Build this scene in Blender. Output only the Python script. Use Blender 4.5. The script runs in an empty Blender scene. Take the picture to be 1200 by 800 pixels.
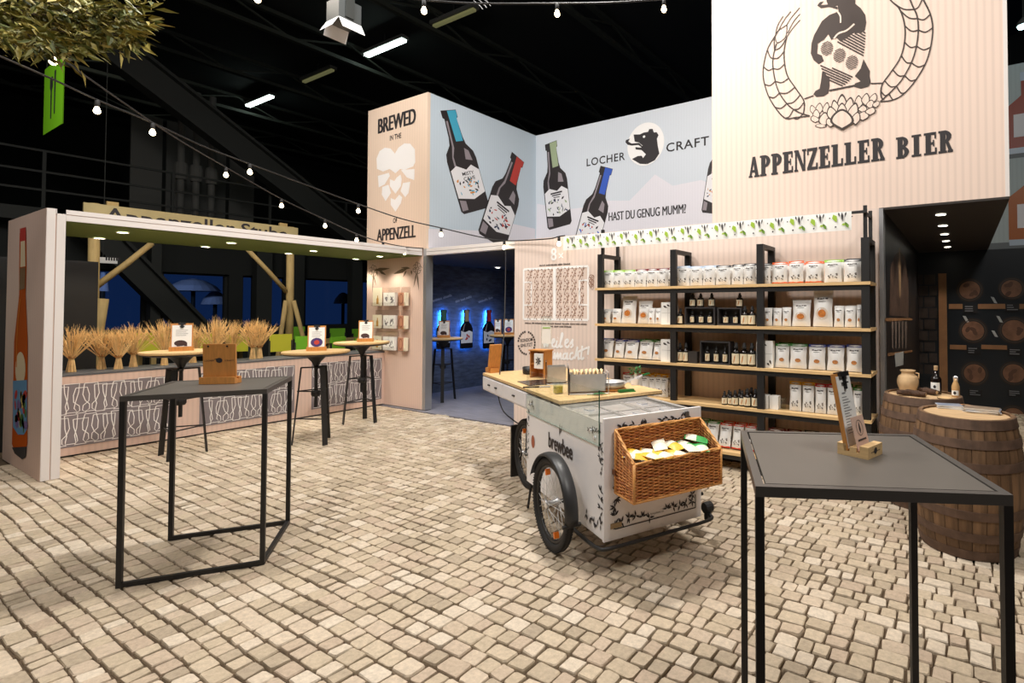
import bpy, bmesh, math, random
from mathutils import Vector, Matrix
from mathutils.geometry import tessellate_polygon
random.seed(11)
S = bpy.context.scene
C = S.collection
PI = math.pi

# ---------------------------------------------------------------- camera
H = 1.60                                    # lens height, metres
FPX, CX, HZ = 616.0, 766.0, 361.0           # focal length, principal x, horizon (1200x800 frame)
PITCH, YAW = math.radians(1.25), math.radians(30.47)
CYP = HZ - FPX * math.tan(PITCH)
cam = bpy.data.cameras.new('camera')
camo = bpy.data.objects.new('camera', cam); C.objects.link(camo)
cam.sensor_width = 36; cam.sensor_fit = 'HORIZONTAL'; cam.lens = FPX / 1200 * 36
cam.shift_x = (600 - CX) / 1200; cam.shift_y = (CYP - 400) / 1200
cam.clip_start = .05; cam.clip_end = 200
camo.location = (0, 0, H); camo.rotation_euler = (PI / 2 + PITCH, 0, YAW)
S.camera = camo

# ---------------------------------------------------------------- world, lights, exposure
S.view_settings.view_transform = 'Standard'; S.view_settings.look = 'None'
S.view_settings.exposure = -0.07; S.view_settings.gamma = 1.0; S.view_settings.use_curve_mapping = False
w = bpy.data.worlds.new('World'); S.world = w; w.use_nodes = True
w.node_tree.nodes['Background'].inputs[0].default_value = (.035, .10, .30, 1)   # dusk outside the hall windows
w.node_tree.nodes['Background'].inputs[1].default_value = 0.2

def aim(o, target):
    d = Vector(target) - o.location
    o.rotation_euler = d.to_track_quat('-Z', 'Y').to_euler()
def area(name, loc, target, power, size, col=(1, .93, .84)):
    l = bpy.data.lights.new(name, 'AREA'); l.energy = power; l.size = size; l.shape = 'DISK'; l.color = col
    o = bpy.data.objects.new(name, l); C.objects.link(o); o.location = loc; aim(o, target); return o
def spot(name, loc, target, power, ang, rad=.1, col=(1, .93, .84), blend=.6, parent=None):
    l = bpy.data.lights.new(name, 'SPOT'); l.energy = power; l.spot_size = math.radians(ang); l.spot_blend = blend
    l.shadow_soft_size = rad; l.color = col
    o = bpy.data.objects.new(name, l); C.objects.link(o); o.location = loc; aim(o, target); return o
WARM = (1, .945, .88); NEUT = (1, .96, .92)
area('overhead_light', (-5.4, 1.4, 7.2), (-5.3, 2.6, 0), 205, 1.5, WARM)
area('overhead_light', (-3.0, 3.7, 7.0), (-2.4, 2.4, 0), 330, .7, WARM)
area('overhead_light', (-2.6, -1.4, 6.8), (-2.8, 1.0, 0), 135, 1.5, WARM)
area('overhead_light', (1.9, 1.5, 6.2), (-.2, 2.8, .5), 170, 1.4, WARM)
area('overhead_light', (-1.2, .2, 5.4), (-1.6, 5.3, 1.9), 26, 1.0, NEUT)
area('overhead_light', (-5.2, 1.6, 6.4), (-7.2, 7.2, 3.7), 86, 1.0, (.97, .98, 1))
area('overhead_light', (-8.2, 2.4, 6.4), (-8.0, 5.3, 4.0), 30, .6, (1, .88, .74))
spot('shelf_fill', (-1.6, -.6, 5.6), (-2.1, 5.0, 1.1), 190, 36, .25, NEUT)  # added fill that whitens the bags on the shelves
area('overhead_light', (-7.4, -2.2, 5.6), (-8.0, 1.6, 1.2), 62, 1.0, WARM)  # added fill from front left for the bar's end wall and counter

# ---------------------------------------------------------------- photograph-to-place helpers
_f = Vector((-math.sin(YAW) * math.cos(PITCH), math.cos(YAW) * math.cos(PITCH), math.sin(PITCH)))
_r = Vector((math.cos(YAW), math.sin(YAW), 0)); _u = _r.cross(_f)
EYE = Vector((0, 0, H))
def ray(x, y): return _f * FPX + _r * (x - CX) - _u * (y - CYP)
def onZ(x, y, z=0.): d = ray(x, y); return EYE + d * ((z - H) / d.z)
def onX(x, y, c): d = ray(x, y); return EYE + d * (c / d.x)
def onY(x, y, c): d = ray(x, y); return EYE + d * (c / d.y)
def proj(p):
    v = Vector(p) - EYE; d = v.dot(_f)
    return (CX + FPX * v.dot(_r) / d, CYP - FPX * v.dot(_u) / d, d)

# ---------------------------------------------------------------- materials
def lin(c):
    return tuple(((v / 12.92) if v <= .04045 else ((v + .055) / 1.055) ** 2.4) for v in c)
def rgb(r, g, b): return lin((r / 255, g / 255, b / 255))
MATS = {}
def mat(name, col, rough=.6, metal=0., var=.0, vscale=8., bump=0., bscale=60., stripes=None, emit=None, estr=0., alpha=None, trans=0., spec=None, stretch=None):
    if name in MATS: return MATS[name]
    m = bpy.data.materials.new(name); m.use_nodes = True
    nt = m.node_tree; N = nt.nodes; L = nt.links; b = N['Principled BSDF']
    b.inputs['Base Color'].default_value = (*col, 1); b.inputs['Roughness'].default_value = rough; b.inputs['Metallic'].default_value = metal
    if spec is not None: b.inputs['Specular IOR Level'].default_value = spec
    if trans: b.inputs['Transmission Weight'].default_value = trans; b.inputs['IOR'].default_value = 1.45
    if emit: b.inputs['Emission Color'].default_value = (*emit, 1); b.inputs['Emission Strength'].default_value = estr
    src = None
    tc = N.new('ShaderNodeTexCoord')
    vec = tc.outputs['Object']
    if stretch:
        mp = N.new('ShaderNodeMapping'); mp.inputs['Scale'].default_value = stretch; L.new(vec, mp.inputs[0]); vec = mp.outputs[0]
    if var:
        no = N.new('ShaderNodeTexNoise'); no.inputs['Scale'].default_value = vscale; no.inputs['Detail'].default_value = 5
        L.new(vec, no.inputs['Vector'])
        r = N.new('ShaderNodeMapRange'); r.inputs[1].default_value = .3; r.inputs[2].default_value = .7
        r.inputs[3].default_value = 1 - var; r.inputs[4].default_value = 1 + var * .6; L.new(no.outputs[0], r.inputs[0])
        mx = N.new('ShaderNodeMix'); mx.data_type = 'RGBA'; mx.blend_type = 'MULTIPLY'; mx.inputs[0].default_value = 1
        mx.inputs[6].default_value = (*col, 1); L.new(r.outputs[0], mx.inputs[7]); src = mx.outputs[2]
    if stripes:
        per, amt = stripes
        sp = N.new('ShaderNodeSeparateXYZ'); L.new(tc.outputs['Object'], sp.inputs[0])
        ad = N.new('ShaderNodeMath'); ad.operation = 'ADD'; L.new(sp.outputs[0], ad.inputs[0]); L.new(sp.outputs[1], ad.inputs[1])
        mu = N.new('ShaderNodeMath'); mu.operation = 'MULTIPLY'; mu.inputs[1].default_value = 2 * PI / per; L.new(ad.outputs[0], mu.inputs[0])
        si = N.new('ShaderNodeMath'); si.operation = 'SINE'; L.new(mu.outputs[0], si.inputs[0])
        r = N.new('ShaderNodeMapRange'); r.inputs[1].default_value = -.2; r.inputs[2].default_value = 1; r.inputs[3].default_value = 1; r.inputs[4].default_value = 1 - amt
        L.new(si.outputs[0], r.inputs[0])
        mx = N.new('ShaderNodeMix'); mx.data_type = 'RGBA'; mx.blend_type = 'MULTIPLY'; mx.inputs[0].default_value = 1
        if src: L.new(src, mx.inputs[6])
        else: mx.inputs[6].default_value = (*col, 1)
        L.new(r.outputs[0], mx.inputs[7]); src = mx.outputs[2]
    if src: L.new(src, b.inputs['Base Color'])
    if bump:
        n2 = N.new('ShaderNodeTexNoise'); n2.inputs['Scale'].default_value = bscale; n2.inputs['Detail'].default_value = 6; L.new(vec, n2.inputs['Vector'])
        bp = N.new('ShaderNodeBump'); bp.inputs['Strength'].default_value = bump; bp.inputs['Distance'].default_value = .01
        L.new(n2.outputs[0], bp.inputs['Height']); L.new(bp.outputs[0], b.inputs['Normal'])
    MATS[name] = m; return m
def pane_mat(name, tint, refl=1.):
    """thin clear pane: lets light straight through, mirrors at grazing angles"""
    m = bpy.data.materials.new(name); m.use_nodes = True; nt = m.node_tree; N = nt.nodes; L = nt.links; N.remove(N['Principled BSDF'])
    t = N.new('ShaderNodeBsdfTransparent'); t.inputs[0].default_value = (*tint, 1); g = N.new('ShaderNodeBsdfGlossy'); g.inputs['Roughness'].default_value = .03
    f0 = N.new('ShaderNodeLayerWeight'); f0.inputs[0].default_value = .5; f1 = N.new('ShaderNodeMath'); f1.operation = 'POWER'; f1.inputs[1].default_value = 4; L.new(f0.outputs['Facing'], f1.inputs[0]); f = N.new('ShaderNodeMapRange'); f.inputs[3].default_value = .035 * refl; f.inputs[4].default_value = .5 * refl; L.new(f1.outputs[0], f.inputs[0]); mx = N.new('ShaderNodeMixShader')
    L.new(f.outputs[0], mx.inputs[0]); L.new(t.outputs[0], mx.inputs[1]); L.new(g.outputs[0], mx.inputs[2]); L.new(mx.outputs[0], N['Material Output'].inputs[0])
    MATS[name] = m; return m

def stone_material():
    m = bpy.data.materials.new('cobble_stone'); m.use_nodes = True; nt = m.node_tree; N = nt.nodes; L = nt.links; b = N['Principled BSDF']
    at = N.new('ShaderNodeAttribute'); at.attribute_name = 'rnd'
    oi = N.new('ShaderNodeObjectInfo')
    ad = N.new('ShaderNodeMath'); ad.operation = 'ADD'; L.new(at.outputs['Fac'], ad.inputs[0]); L.new(oi.outputs['Random'], ad.inputs[1])
    fr = N.new('ShaderNodeMath'); fr.operation = 'FRACT'; L.new(ad.outputs[0], fr.inputs[0])
    cr = N.new('ShaderNodeValToRGB'); e = cr.color_ramp.elements
    e[0].position = 0; e[0].color = (*rgb(172, 156, 134), 1); e[1].position = 1; e[1].color = (*rgb(216, 202, 182), 1)
    for p, c in ((.2, (190, 173, 148)), (.45, (201, 184, 159)), (.55, (188, 168, 146)), (.8, (208, 191, 168))):
        x = e.new(p); x.color = (*rgb(*c), 1)
    L.new(fr.outputs[0], cr.inputs[0])
    tc = N.new('ShaderNodeTexCoord'); geo = N.new('ShaderNodeNewGeometry')
    no = N.new('ShaderNodeTexNoise'); no.inputs['Scale'].default_value = 38; no.inputs['Detail'].default_value = 8; no.inputs['Roughness'].default_value = .65
    L.new(geo.outputs['Position'], no.inputs['Vector'])
    r = N.new('ShaderNodeMapRange'); r.inputs[1].default_value = .3; r.inputs[2].default_value = .7; r.inputs[3].default_value = .76; r.inputs[4].default_value = 1.12
    L.new(no.outputs[0], r.inputs[0])
    mx = N.new('ShaderNodeMix'); mx.data_type = 'RGBA'; mx.blend_type = 'MULTIPLY'; mx.inputs[0].default_value = 1
    L.new(cr.outputs[0], mx.inputs[6]); L.new(r.outputs[0], mx.inputs[7]); L.new(mx.outputs[2], b.inputs['Base Color'])
    vo = N.new('ShaderNodeTexNoise'); vo.inputs['Scale'].default_value = 24; vo.inputs['Detail'].default_value = 7; vo.inputs['Roughness'].default_value = .7
    L.new(geo.outputs['Position'], vo.inputs['Vector'])
    bp = N.new('ShaderNodeBump'); bp.inputs['Strength'].default_value = .55; bp.inputs['Distance'].default_value = .012
    L.new(vo.outputs[0], bp.inputs['Height']); L.new(bp.outputs[0], b.inputs['Normal'])
    b.inputs['Roughness'].default_value = .62
    return m

M_PINK = mat('pink_ribbed_print', rgb(232, 213, 201), .75, stripes=(.062, .09))
M_PINKC = mat('pink_counter_print', rgb(224, 196, 181), .7, stripes=(.05, .07))
M_CREAM = mat('cream_ribbed_print', rgb(240, 216, 194), .75, stripes=(.062, .05))
M_BLUEP = mat('pale_blue_print', rgb(202, 216, 227), .7, stripes=(.05, .035))
M_PALEP = mat('pale_grey_print', rgb(216, 223, 231), .7, stripes=(.05, .03))
M_LAV = mat('lavender_print', rgb(232, 229, 236), .7, stripes=(.05, .03))
M_GREYP = mat('grey_ribbed_print', rgb(188, 200, 200), .7, stripes=(.06, .06))
M_WHITE = mat('white_lacquer', rgb(240, 238, 240), .35)
M_FRAME = mat('white_profile', rgb(232, 226, 222), .45)
M_ALU = mat('aluminium', rgb(190, 190, 192), .35, .7)
M_INK = mat('print_black', rgb(46, 42, 44), .7)
M_INKB = mat('print_brown_black', rgb(72, 62, 58), .8)
M_PWHITE = mat('print_white', rgb(250, 248, 246), .75)
M_BLACK = mat('black_powder_coat', rgb(30, 29, 29), .5, bump=.08, bscale=200)
M_TTOP = mat('anthracite_table_top', rgb(94, 90, 85), .36, var=.06, vscale=5)
M_WOOD = mat('light_oak', rgb(222, 184, 128), .5, var=.18, vscale=9, stretch=(1.2, 10, 10))
M_WOODB = mat('light_oak_board', rgb(226, 190, 136), .5, var=.16, vscale=7, stretch=(1, 12, 12))
M_WOODO = mat('orange_wood', rgb(205, 140, 72), .5, var=.15, vscale=10, stretch=(8, 8, 1))
M_PAPER = mat('paper', rgb(244, 244, 240), .8)
M_DARKH = mat('hall_dark', rgb(30, 33, 31), .85)
M_DARKH2 = mat('hall_steel', rgb(37, 40, 37), .7)
M_GREY = mat('hall_grey_wall', rgb(92, 92, 88), .85)
M_OLIVE = mat('olive_soffit', rgb(98, 116, 58), .8)
M_SOFF = mat('dark_brown_soffit', rgb(50, 44, 40), .55)
M_LAMP = mat('warm_lamp', (1, .9, .75), .4, emit=(1, .78, .48), estr=14)
M_DOWN = mat('downlight_glow', (1, .95, .85), .4, emit=(1, .93, .78), estr=14)
M_TUBE = mat('fluorescent_tube', (1, 1, 1), .4, emit=(.80, 1, .93), estr=9)
M_TUBED = mat('fluorescent_tube_dim', rgb(170, 168, 110), .4, emit=(.8, .78, .35), estr=.12)
M_STONE = stone_material()
M_GROUT = mat('joint_sand', rgb(84, 68, 50), .95, var=.2, vscale=30)
M_TAN = mat('straw', rgb(236, 200, 140), .8, var=.2, vscale=20)
M_STEEL = mat('stainless', rgb(205, 202, 198), .38, .55, var=.1, vscale=12)
M_CHROME = mat('chrome', rgb(225, 225, 227), .25, .6)
M_RUBBER = mat('rubber', rgb(34, 33, 33), .75)
M_MUD = mat('mudguard_plastic', rgb(44, 44, 45), .4)
M_WICK = mat('wicker', rgb(196, 124, 62), .55, var=.3, vscale=45)
M_WICKR = mat('wicker_rim', rgb(222, 160, 92), .5, var=.2, vscale=40)
M_GLASS = pane_mat('clear_glass', (.96, .985, .97))
M_GEDGE = mat('glass_edge_green', rgb(40, 90, 70), .1)
M_STAVE = mat('barrel_oak', rgb(112, 84, 58), .7, var=.5, vscale=5, stretch=(5, 5, .8), bump=.3, bscale=30)
M_HOOP = mat('rusted_hoop', rgb(98, 76, 62), .75, .1, var=.35, vscale=14)
M_HEAD = mat('barrel_head', rgb(205, 172, 130), .6, var=.25, vscale=6, stretch=(1, 9, 1))
M_ORANGE = mat('orange_reflector', rgb(240, 120, 20), .3)
M_GREEN = mat('lime_green', rgb(140, 190, 30), .6)
M_GREEND = mat('dark_green', rgb(34, 110, 52), .5)
M_YEL = mat('yellow', rgb(238, 196, 70), .5)
M_BOTTLE = mat('dark_glass', rgb(24, 18, 15), .12)
M_LABEL = mat('cream_label', rgb(228, 216, 186), .7)
M_BAG = mat('white_foil_bag', rgb(240, 239, 236), .38)

# ---------------------------------------------------------------- mesh helpers
class B:
    def __init__(s): s.v = []; s.f = []
    def add(s, vs, fs):
        o = len(s.v); s.v += [tuple(x) for x in vs]; s.f += [tuple(i + o for i in q) for q in fs]; return s
    def box(s, x0, x1, y0, y1, z0, z1, M=None):
        vs = [Vector((x, y, z)) for z in (z0, z1) for y in (y0, y1) for x in (x0, x1)]
        if M: vs = [M @ v for v in vs]
        return s.add(vs, [(0, 2, 3, 1), (4, 5, 7, 6), (0, 1, 5, 4), (2, 6, 7, 3), (0, 4, 6, 2), (1, 3, 7, 5)])
    def bar(s, a, b, w, h=None, up=(0, 0, 1)):
        a, b = Vector(a), Vector(b); h = h or w; d = (b - a).normalized(); up = Vector(up)
        if abs(d.dot(up)) > .98: up = Vector((1, 0, 0))
        sd = d.cross(up).normalized(); u2 = sd.cross(d)
        vs = [p + sd * (i * w / 2) + u2 * (j * h / 2) for p in (a, b) for i, j in ((-1, -1), (1, -1), (1, 1), (-1, 1))]
        return s.add(vs, [(3, 2, 1, 0), (4, 5, 6, 7), (0, 1, 5, 4), (1, 2, 6, 5), (2, 3, 7, 6), (3, 0, 4, 7)])
    def tube(s, pts, r, n=8, closed=False):
        pts = [Vector(p) for p in pts]; m = len(pts); rings = []; prev = None
        for i, p in enumerate(pts):
            a = pts[i - 1] if (i or closed) else p; c = pts[(i + 1) % m] if (i < m - 1 or closed) else p
            d = (c - a).normalized()
            if prev is None:
                t = Vector((0, 0, 1)) if abs(d.z) < .9 else Vector((1, 0, 0)); sd = d.cross(t).normalized()
            else: sd = (prev - d * prev.dot(d)).normalized()
            prev = sd; u2 = d.cross(sd); rr = r[i] if isinstance(r, (list, tuple)) else r
            rings.append([p + (sd * math.cos(2 * PI * k / n) + u2 * math.sin(2 * PI * k / n)) * rr for k in range(n)])
        vs = [v for q in rings for v in q]; fs = []
        for i in range(m if closed else m - 1):
            j = (i + 1) % m
            fs += [(i * n + k, i * n + (k + 1) % n, j * n + (k + 1) % n, j * n + k) for k in range(n)]
        if not closed: fs += [tuple(range(n - 1, -1, -1)), tuple((m - 1) * n + k for k in range(n))]
        return s.add(vs, fs)
    def lathe(s, prof, c=(0, 0, 0), n=20, cap=True):
        c = Vector(c); vs = []; fs = []; m = len(prof)
        for r, z in prof:
            vs += [c + Vector((r * math.cos(2 * PI * k / n), r * math.sin(2 * PI * k / n), z)) for k in range(n)]
        for i in range(m - 1):
            fs += [(i * n + k, i * n + (k + 1) % n, (i + 1) * n + (k + 1) % n, (i + 1) * n + k) for k in range(n)]
        if cap: fs += [tuple(range(n - 1, -1, -1)), tuple((m - 1) * n + k for k in range(n))]
        return s.add(vs, fs)
    def mesh(s, name, m, smooth=False):
        me = bpy.data.meshes.new(name); me.from_pydata(s.v, [], s.f); me.materials.append(m); me.update()
        if smooth: me.polygons.foreach_set('use_smooth', [True] * len(me.polygons))
        return me
    def build(s, name, m, parent=None, smooth=False):
        return link(name, s.mesh(name, m, smooth), parent)
def link(name, me, parent=None):
    o = bpy.data.objects.new(name, me); C.objects.link(o)
    if parent: o.parent = parent
    return o
def tag(o, label, cat, group=None):
    o['label'] = label; o['category'] = cat
    if group: o['group'] = group
    return o
def thing(name, label, cat, loc=(0, 0, 0), rz=0., group=None):
    o = bpy.data.objects.new(name, None); C.objects.link(o); o.location = loc; o.rotation_euler = (0, 0, rz); o.empty_display_size = .1
    return tag(o, label, cat, group)
def struct(name, b, m, label=None, smooth=False):
    o = b.build(name, m, None, smooth); o['kind'] = 'structure'
    if label: o['label'] = label
    return o
def copy_tree(o, parent=None):
    c = o.copy(); C.objects.link(c); c.parent = parent
    for ch in list(o.children): copy_tree(ch, c)
    return c
def smoothline(p, n=6):
    p = [Vector(q) for q in p]; out = []
    for i in range(len(p) - 1):
        a = p[max(i - 1, 0)]; b = p[i]; c = p[i + 1]; d = p[min(i + 2, len(p) - 1)]
        for k in range(n):
            t = k / n
            out.append(.5 * ((2 * b) + (c - a) * t + (2 * a - 5 * b + 4 * c - d) * t * t + (3 * b - a - 3 * c + d) * t ** 3))
    return out + [p[-1]]

# ---------------------------------------------------------------- printing on flat panels
class Plane:
    """A flat vertical panel: axis 'Y' faces -Y, axis 'X' faces +X, or any frame given by origin, right, up."""
    def __init__(s, axis, c, o=None, r=None, u=None):
        s.axis, s.c = axis, c
        s.o, s.r, s.u = (Vector(o), Vector(r), Vector(u)) if o is not None else (None,) * 3
    def px(s, x, y):
        if s.axis == 'Y': p = onY(x, y, s.c); return Vector((p.x, p.z))
        if s.axis == 'X': p = onX(x, y, s.c); return Vector((p.y, p.z))
        n = s.r.cross(s.u); d = ray(x, y); q = EYE + d * ((s.o - EYE).dot(n) / d.dot(n)) - s.o
        return Vector((q.dot(s.r), q.dot(s.u)))
    def to3(s, p, off):
        if s.axis == 'Y': return Vector((p[0], s.c - off, p[1]))
        if s.axis == 'X': return Vector((s.c + off, p[0], p[1]))
        return s.o + s.r * p[0] + s.u * p[1] + s.r.cross(s.u) * off
def fill2(polys, pl, off):
    b = B()
    for i_, P in enumerate(polys):
        P = [Vector((p[0], p[1], 0)) for p in P]; oi = off + (i_ % 60) * 2e-5      # overlapping strokes lie like coats of ink
        tris = tessellate_polygon([P]); vs = [pl.to3(p, oi) for p in P]; fs = []
        for t in tris:
            a, c, d = (P[i] for i in t)
            fs.append(tuple(t) if (c - a).cross(d - a).z > 0 else tuple(reversed(t)))
        b.add(vs, fs)
    return b
def ribbon(pts, wd):
    """a stroke of width wd along 2-D points, as quads"""
    pts = [Vector((p[0], p[1])) for p in pts]; out = []; L = []; R = []
    for i, p in enumerate(pts):
        d = (pts[min(i + 1, len(pts) - 1)] - pts[max(i - 1, 0)])
        d = d.normalized() if d.length > 1e-9 else Vector((1, 0)); n = Vector((-d.y, d.x)) * (wd[i] if isinstance(wd, list) else wd) / 2
        L.append(p + n); R.append(p - n)
    for i in range(len(pts) - 1): out.append([R[i], R[i + 1], L[i + 1], L[i]])
    return out
def curve2(p, n=5): return [(q.x, q.y) for q in smoothline([Vector((a, b, 0)) for a, b in p], n)]
def ellipse2(c, a, b, n=24, rot=0.):
    return [(c[0] + a * math.cos(t) * math.cos(rot) - b * math.sin(t) * math.sin(rot), c[1] + a * math.cos(t) * math.sin(rot) + b * math.sin(t) * math.cos(rot)) for t in (2 * PI * k / n for k in range(n))]
def deco(parent, name, polys, pl, m, off=.002, label=None):
    o = fill2(polys, pl, off).build(name, m, parent)
    if label: o['label'] = label
    return o
_txt = {}
def text2(s, bold=0., shear=0., spacing=1.):
    k = (s, bold, shear, spacing)
    if k in _txt: return _txt[k]
    cu = bpy.data.curves.new('t', 'FONT'); cu.body = s; cu.size = 1; cu.offset = min(bold, .016); cu.shear = shear; cu.space_character = spacing; cu.resolution_u = 3
    o = bpy.data.objects.new('t', cu); C.objects.link(o)
    me = bpy.data.meshes.new_from_object(o)
    vs = [Vector((v.co.x, v.co.y)) for v in me.vertices]; fs = [tuple(p.vertices) for p in me.polygons]
    bpy.data.objects.remove(o); bpy.data.curves.remove(cu); bpy.data.meshes.remove(me)
    x0 = min(v.x for v in vs); x1 = max(v.x for v in vs); y0 = min(v.y for v in vs); y1 = max(v.y for v in vs)
    vs = [Vector(((v.x - x0) / (x1 - x0), (v.y - y0) / (y1 - y0))) for v in vs]
    _txt[k] = (vs, fs); return _txt[k]
def letter(parent, name, s, pl, bl, br, tl, m, bold=.0, off=.003, shear=0., spacing=1., cast=None):
    """text stretched onto the frame bottom-left, bottom-right, top-left (2-D points on the panel)"""
    vs, fs = text2(s, bold, shear, spacing); bl, br, tl = Vector(bl), Vector(br), Vector(tl)
    b = B(); out = [pl.to3(bl + (br - bl) * v.x + (tl - bl) * v.y, off) for v in vs]
    n = (pl.to3(br, 0) - pl.to3(bl, 0)).cross(pl.to3(tl, 0) - pl.to3(bl, 0))
    a = [out[i] for i in fs[0][:3]]
    if (a[1] - a[0]).cross(a[2] - a[0]).dot(n) < 0: fs = [tuple(reversed(q)) for q in fs]
    b.add(out, fs); o = b.build(name, m, parent)
    o['label'] = ('lettering reading ' + s) if len(s) > 1 else 'printed character ' + s
    return o
def letter_px(parent, s, pl, bl, br, tl, m, **k):
    return letter(parent, 'lettering', s, pl, pl.px(*bl), pl.px(*br), pl.px(*tl), m, **k)

def scribble(pl, a0, a1, z0, z1, seed):
    """a line of small print too far away to read: word-long dashes of uneven height"""
    rs = random.Random(seed); out = []; x = a0; h = z1 - z0
    while x < a1:
        w_ = min(rs.uniform(1.2, 5) * h, a1 - x); k = x
        while k < x + w_:
            d = h * rs.uniform(.35, .6); out.append([(k, z0), (k + d * .7, z0), (k + d * .7, z0 + h * rs.uniform(.55, 1)), (k, z0 + h * rs.uniform(.55, 1))]); k += d
        x += w_ + h * .7
    return out

# ================================================================ THE SETTING
XB, XE = -7.35, -8.82          # front and rear of the left bar house
Y0, YP = 1.335, 5.28           # its near end; the main front line of the stand
ZT, ZB = 2.535, 2.43           # top and underside of the lower storey
XBLUE, YLOCH, ZUP = -7.24, 7.72, 5.01
TX0, TX1, TYB, TZ1 = -2.36, .347, 9.7, 6.6
XC = -8.30                     # bar counter front

# ---- floor of cobbles
fb = B().box(-9.4, 6, -6, 10, -.05, -.016)
floor = struct('floor', fb, M_GROUT)
def stone(cx, cy, L, W, rnd, local):
    """one cobble: rounded, slightly domed block; 8-gon outline"""
    hl, hw = L / 2, W / 2; c = min(hl, hw) * random.uniform(.12, .28)
    out = [(-hl + c, -hw), (hl - c, -hw), (hl, -hw + c), (hl, hw - c), (hl - c, hw), (-hl + c, hw), (-hl, hw - c), (-hl, -hw + c)]
    out = [(x + random.uniform(-.004, .004), y + random.uniform(-.003, .003)) for x, y in out]
    tl = [random.uniform(-.0022, .0022) for _ in range(3)]; k = random.uniform(.89, .94)
    ox, oy = (0, 0) if local else (cx, cy)
    vs = [(ox + x, oy + y, -.017) for x, y in out] + [(ox + x * .985, oy + y * .985, -.0045 + random.uniform(-.001, .001)) for x, y in out] + \
         [(ox + x * k, oy + y * k, .000 + tl[0] + tl[1] * x / hl + tl[2] * y / hw) for x, y in out]
    fs = [(r * 8 + i, r * 8 + (i + 1) % 8, r * 8 + 8 + (i + 1) % 8, r * 8 + 8 + i) for r in (0, 1) for i in range(8)] + [tuple(range(16, 24))]
    return vs, fs
stones = []
y = -1.4
while y < 9.7:
    pit = random.uniform(.088, .104)
    x = -9.0 + random.uniform(0, .1)
    xm = 3.2
    while x < xm:
        L = random.choice((.075, .085, .095, .1, .105, .115, .13, .145)) * random.uniform(.93, 1.07)
        cx, cy = x + L / 2, y + pit / 2 + .010 * math.sin(x * 1.7 + y * .6) + .005 * math.sin(x * 6.1 + y * 9)
        x += L
        if cy > 5.22 and not (-.55 < cx < 3.2): continue
        if cx < XC - .1: continue
        p = proj((cx, cy, 0))
        if p[2] < 1.2 or p[0] < -500 or p[0] > 1700 or p[1] > 1150: continue
        inside = 8 < p[0] < 1192 and 480 < p[1] < 792
        stones.append((p[2] if inside else 99, cx, cy, L - .0095, pit - .0095))
    y += pit
stones.sort(key=lambda q: q[0])
for d, cx, cy, L, W in stones[:300]:
    vs, fs = stone(cx, cy, L, W, 0, True)
    o = B().add(vs, fs).build('cobblestone', M_STONE, floor, False); o.location = (cx, cy, 0)
fv, ff, fr_ = [], [], []
for d, cx, cy, L, W in stones[300:]:
    vs, fs = stone(cx, cy, L, W, 0, False); o = len(fv); fv += vs; ff += [tuple(i + o for i in q) for q in fs]; fr_ += [random.random()] * len(vs)
me = bpy.data.meshes.new('cobblestone_paving'); me.from_pydata(fv, [], ff); me.materials.append(M_STONE)
at = me.attributes.new('rnd', 'FLOAT', 'POINT'); at.data.foreach_set('value', fr_)
o = link('cobblestone_paving', me, floor); o['kind'] = 'stuff'

# ---- grey plank floor of the lounge behind the opening
M_LFLOOR = mat('lounge_vinyl', rgb(128, 126, 134), .5, var=.25, vscale=3, stretch=(1, 8, 1))
struct('floor_lounge', B().box(-8.62, -5.3, YP - .06, 10.2, -.015, .002), M_LFLOOR)
struct('floor_hall', B().box(-30, -8.3, -8, 18, -.06, -.03), mat('hall_carpet', rgb(40, 40, 38), .9))

# ---- exhibition hall shell
struct('ceiling', B().box(-30, 12, -10, 18, 9.4, 9.6), M_DARKH)
struct('wall_right', B().box(12, 12.2, -10, 18, -.05, 9.6), M_DARKH)
struct('wall_front', B().box(-30, 12, -10.2, -10, -.05, 9.6), M_DARKH)
struct('wall_back', B().box(-30, 12, 18, 18.2, -.05, 9.6), M_DARKH)
XH = -15.5
WINS = [(114, 172), (190, 268), (284, 301), (318, 337), (358, 414), (425, 436)]     # image columns of the panes seen through the bar
wb = B(); wy = [(onX(a, 361, XH).y, onX(c, 361, XH).y) for a, c in WINS]
zl, zh = 1.1, 2.42
edges = [-10.] + [v for p in wy for v in p] + [18.]
for i in range(0, len(edges), 2): wb.box(XH - .3, XH, edges[i], edges[i + 1], -.05, 3.4)
for a, c in wy: wb.box(XH - .3, XH, a, c, -.05, zl).box(XH - .3, XH, a, c, zh, 3.4)
wall_left = struct('wall_left', wb, M_DARKH)
M_PANE = pane_mat('window_glass', (.75, .82, .95))
for i, (a, c) in enumerate(wy):
    wo = struct('window_%d' % (i + 1), B().box(XH - .2, XH - .17, a, c, zl, zh), M_PANE)
    B().box(XH - .22, XH - .1, a, c, zl, zl + .04).box(XH - .22, XH - .1, a, c, zh - .04, zh).box(XH - .22, XH - .1, a, a + .05, zl, zh).box(XH - .22, XH - .1, c - .05, c, zl, zh).build('window_frame', M_DARKH, wo)
struct('wall_gallery', B().box(-29.8, -29.6, -10, 18, 3.4, 9.4), M_DARKH)
struct('floor_gallery', B().box(-29.6, -15, -10, 18, 3.25, 3.5), M_DARKH2)
gl = thing('gallery_railing', 'dark steel gallery railing with long horizontal bars', 'railing', (-15.1, 0, 3.5))
for z in (.35, .7, 1.1): B().bar((0, -3, z), (0, 16, z), .04).build('rail', M_DARKH2, gl)
for k in range(11): B().bar((0, -3 + k * 1.9, 0), (0, -3 + k * 1.9, 1.1), .05).build('baluster', M_DARKH2, gl)
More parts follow.
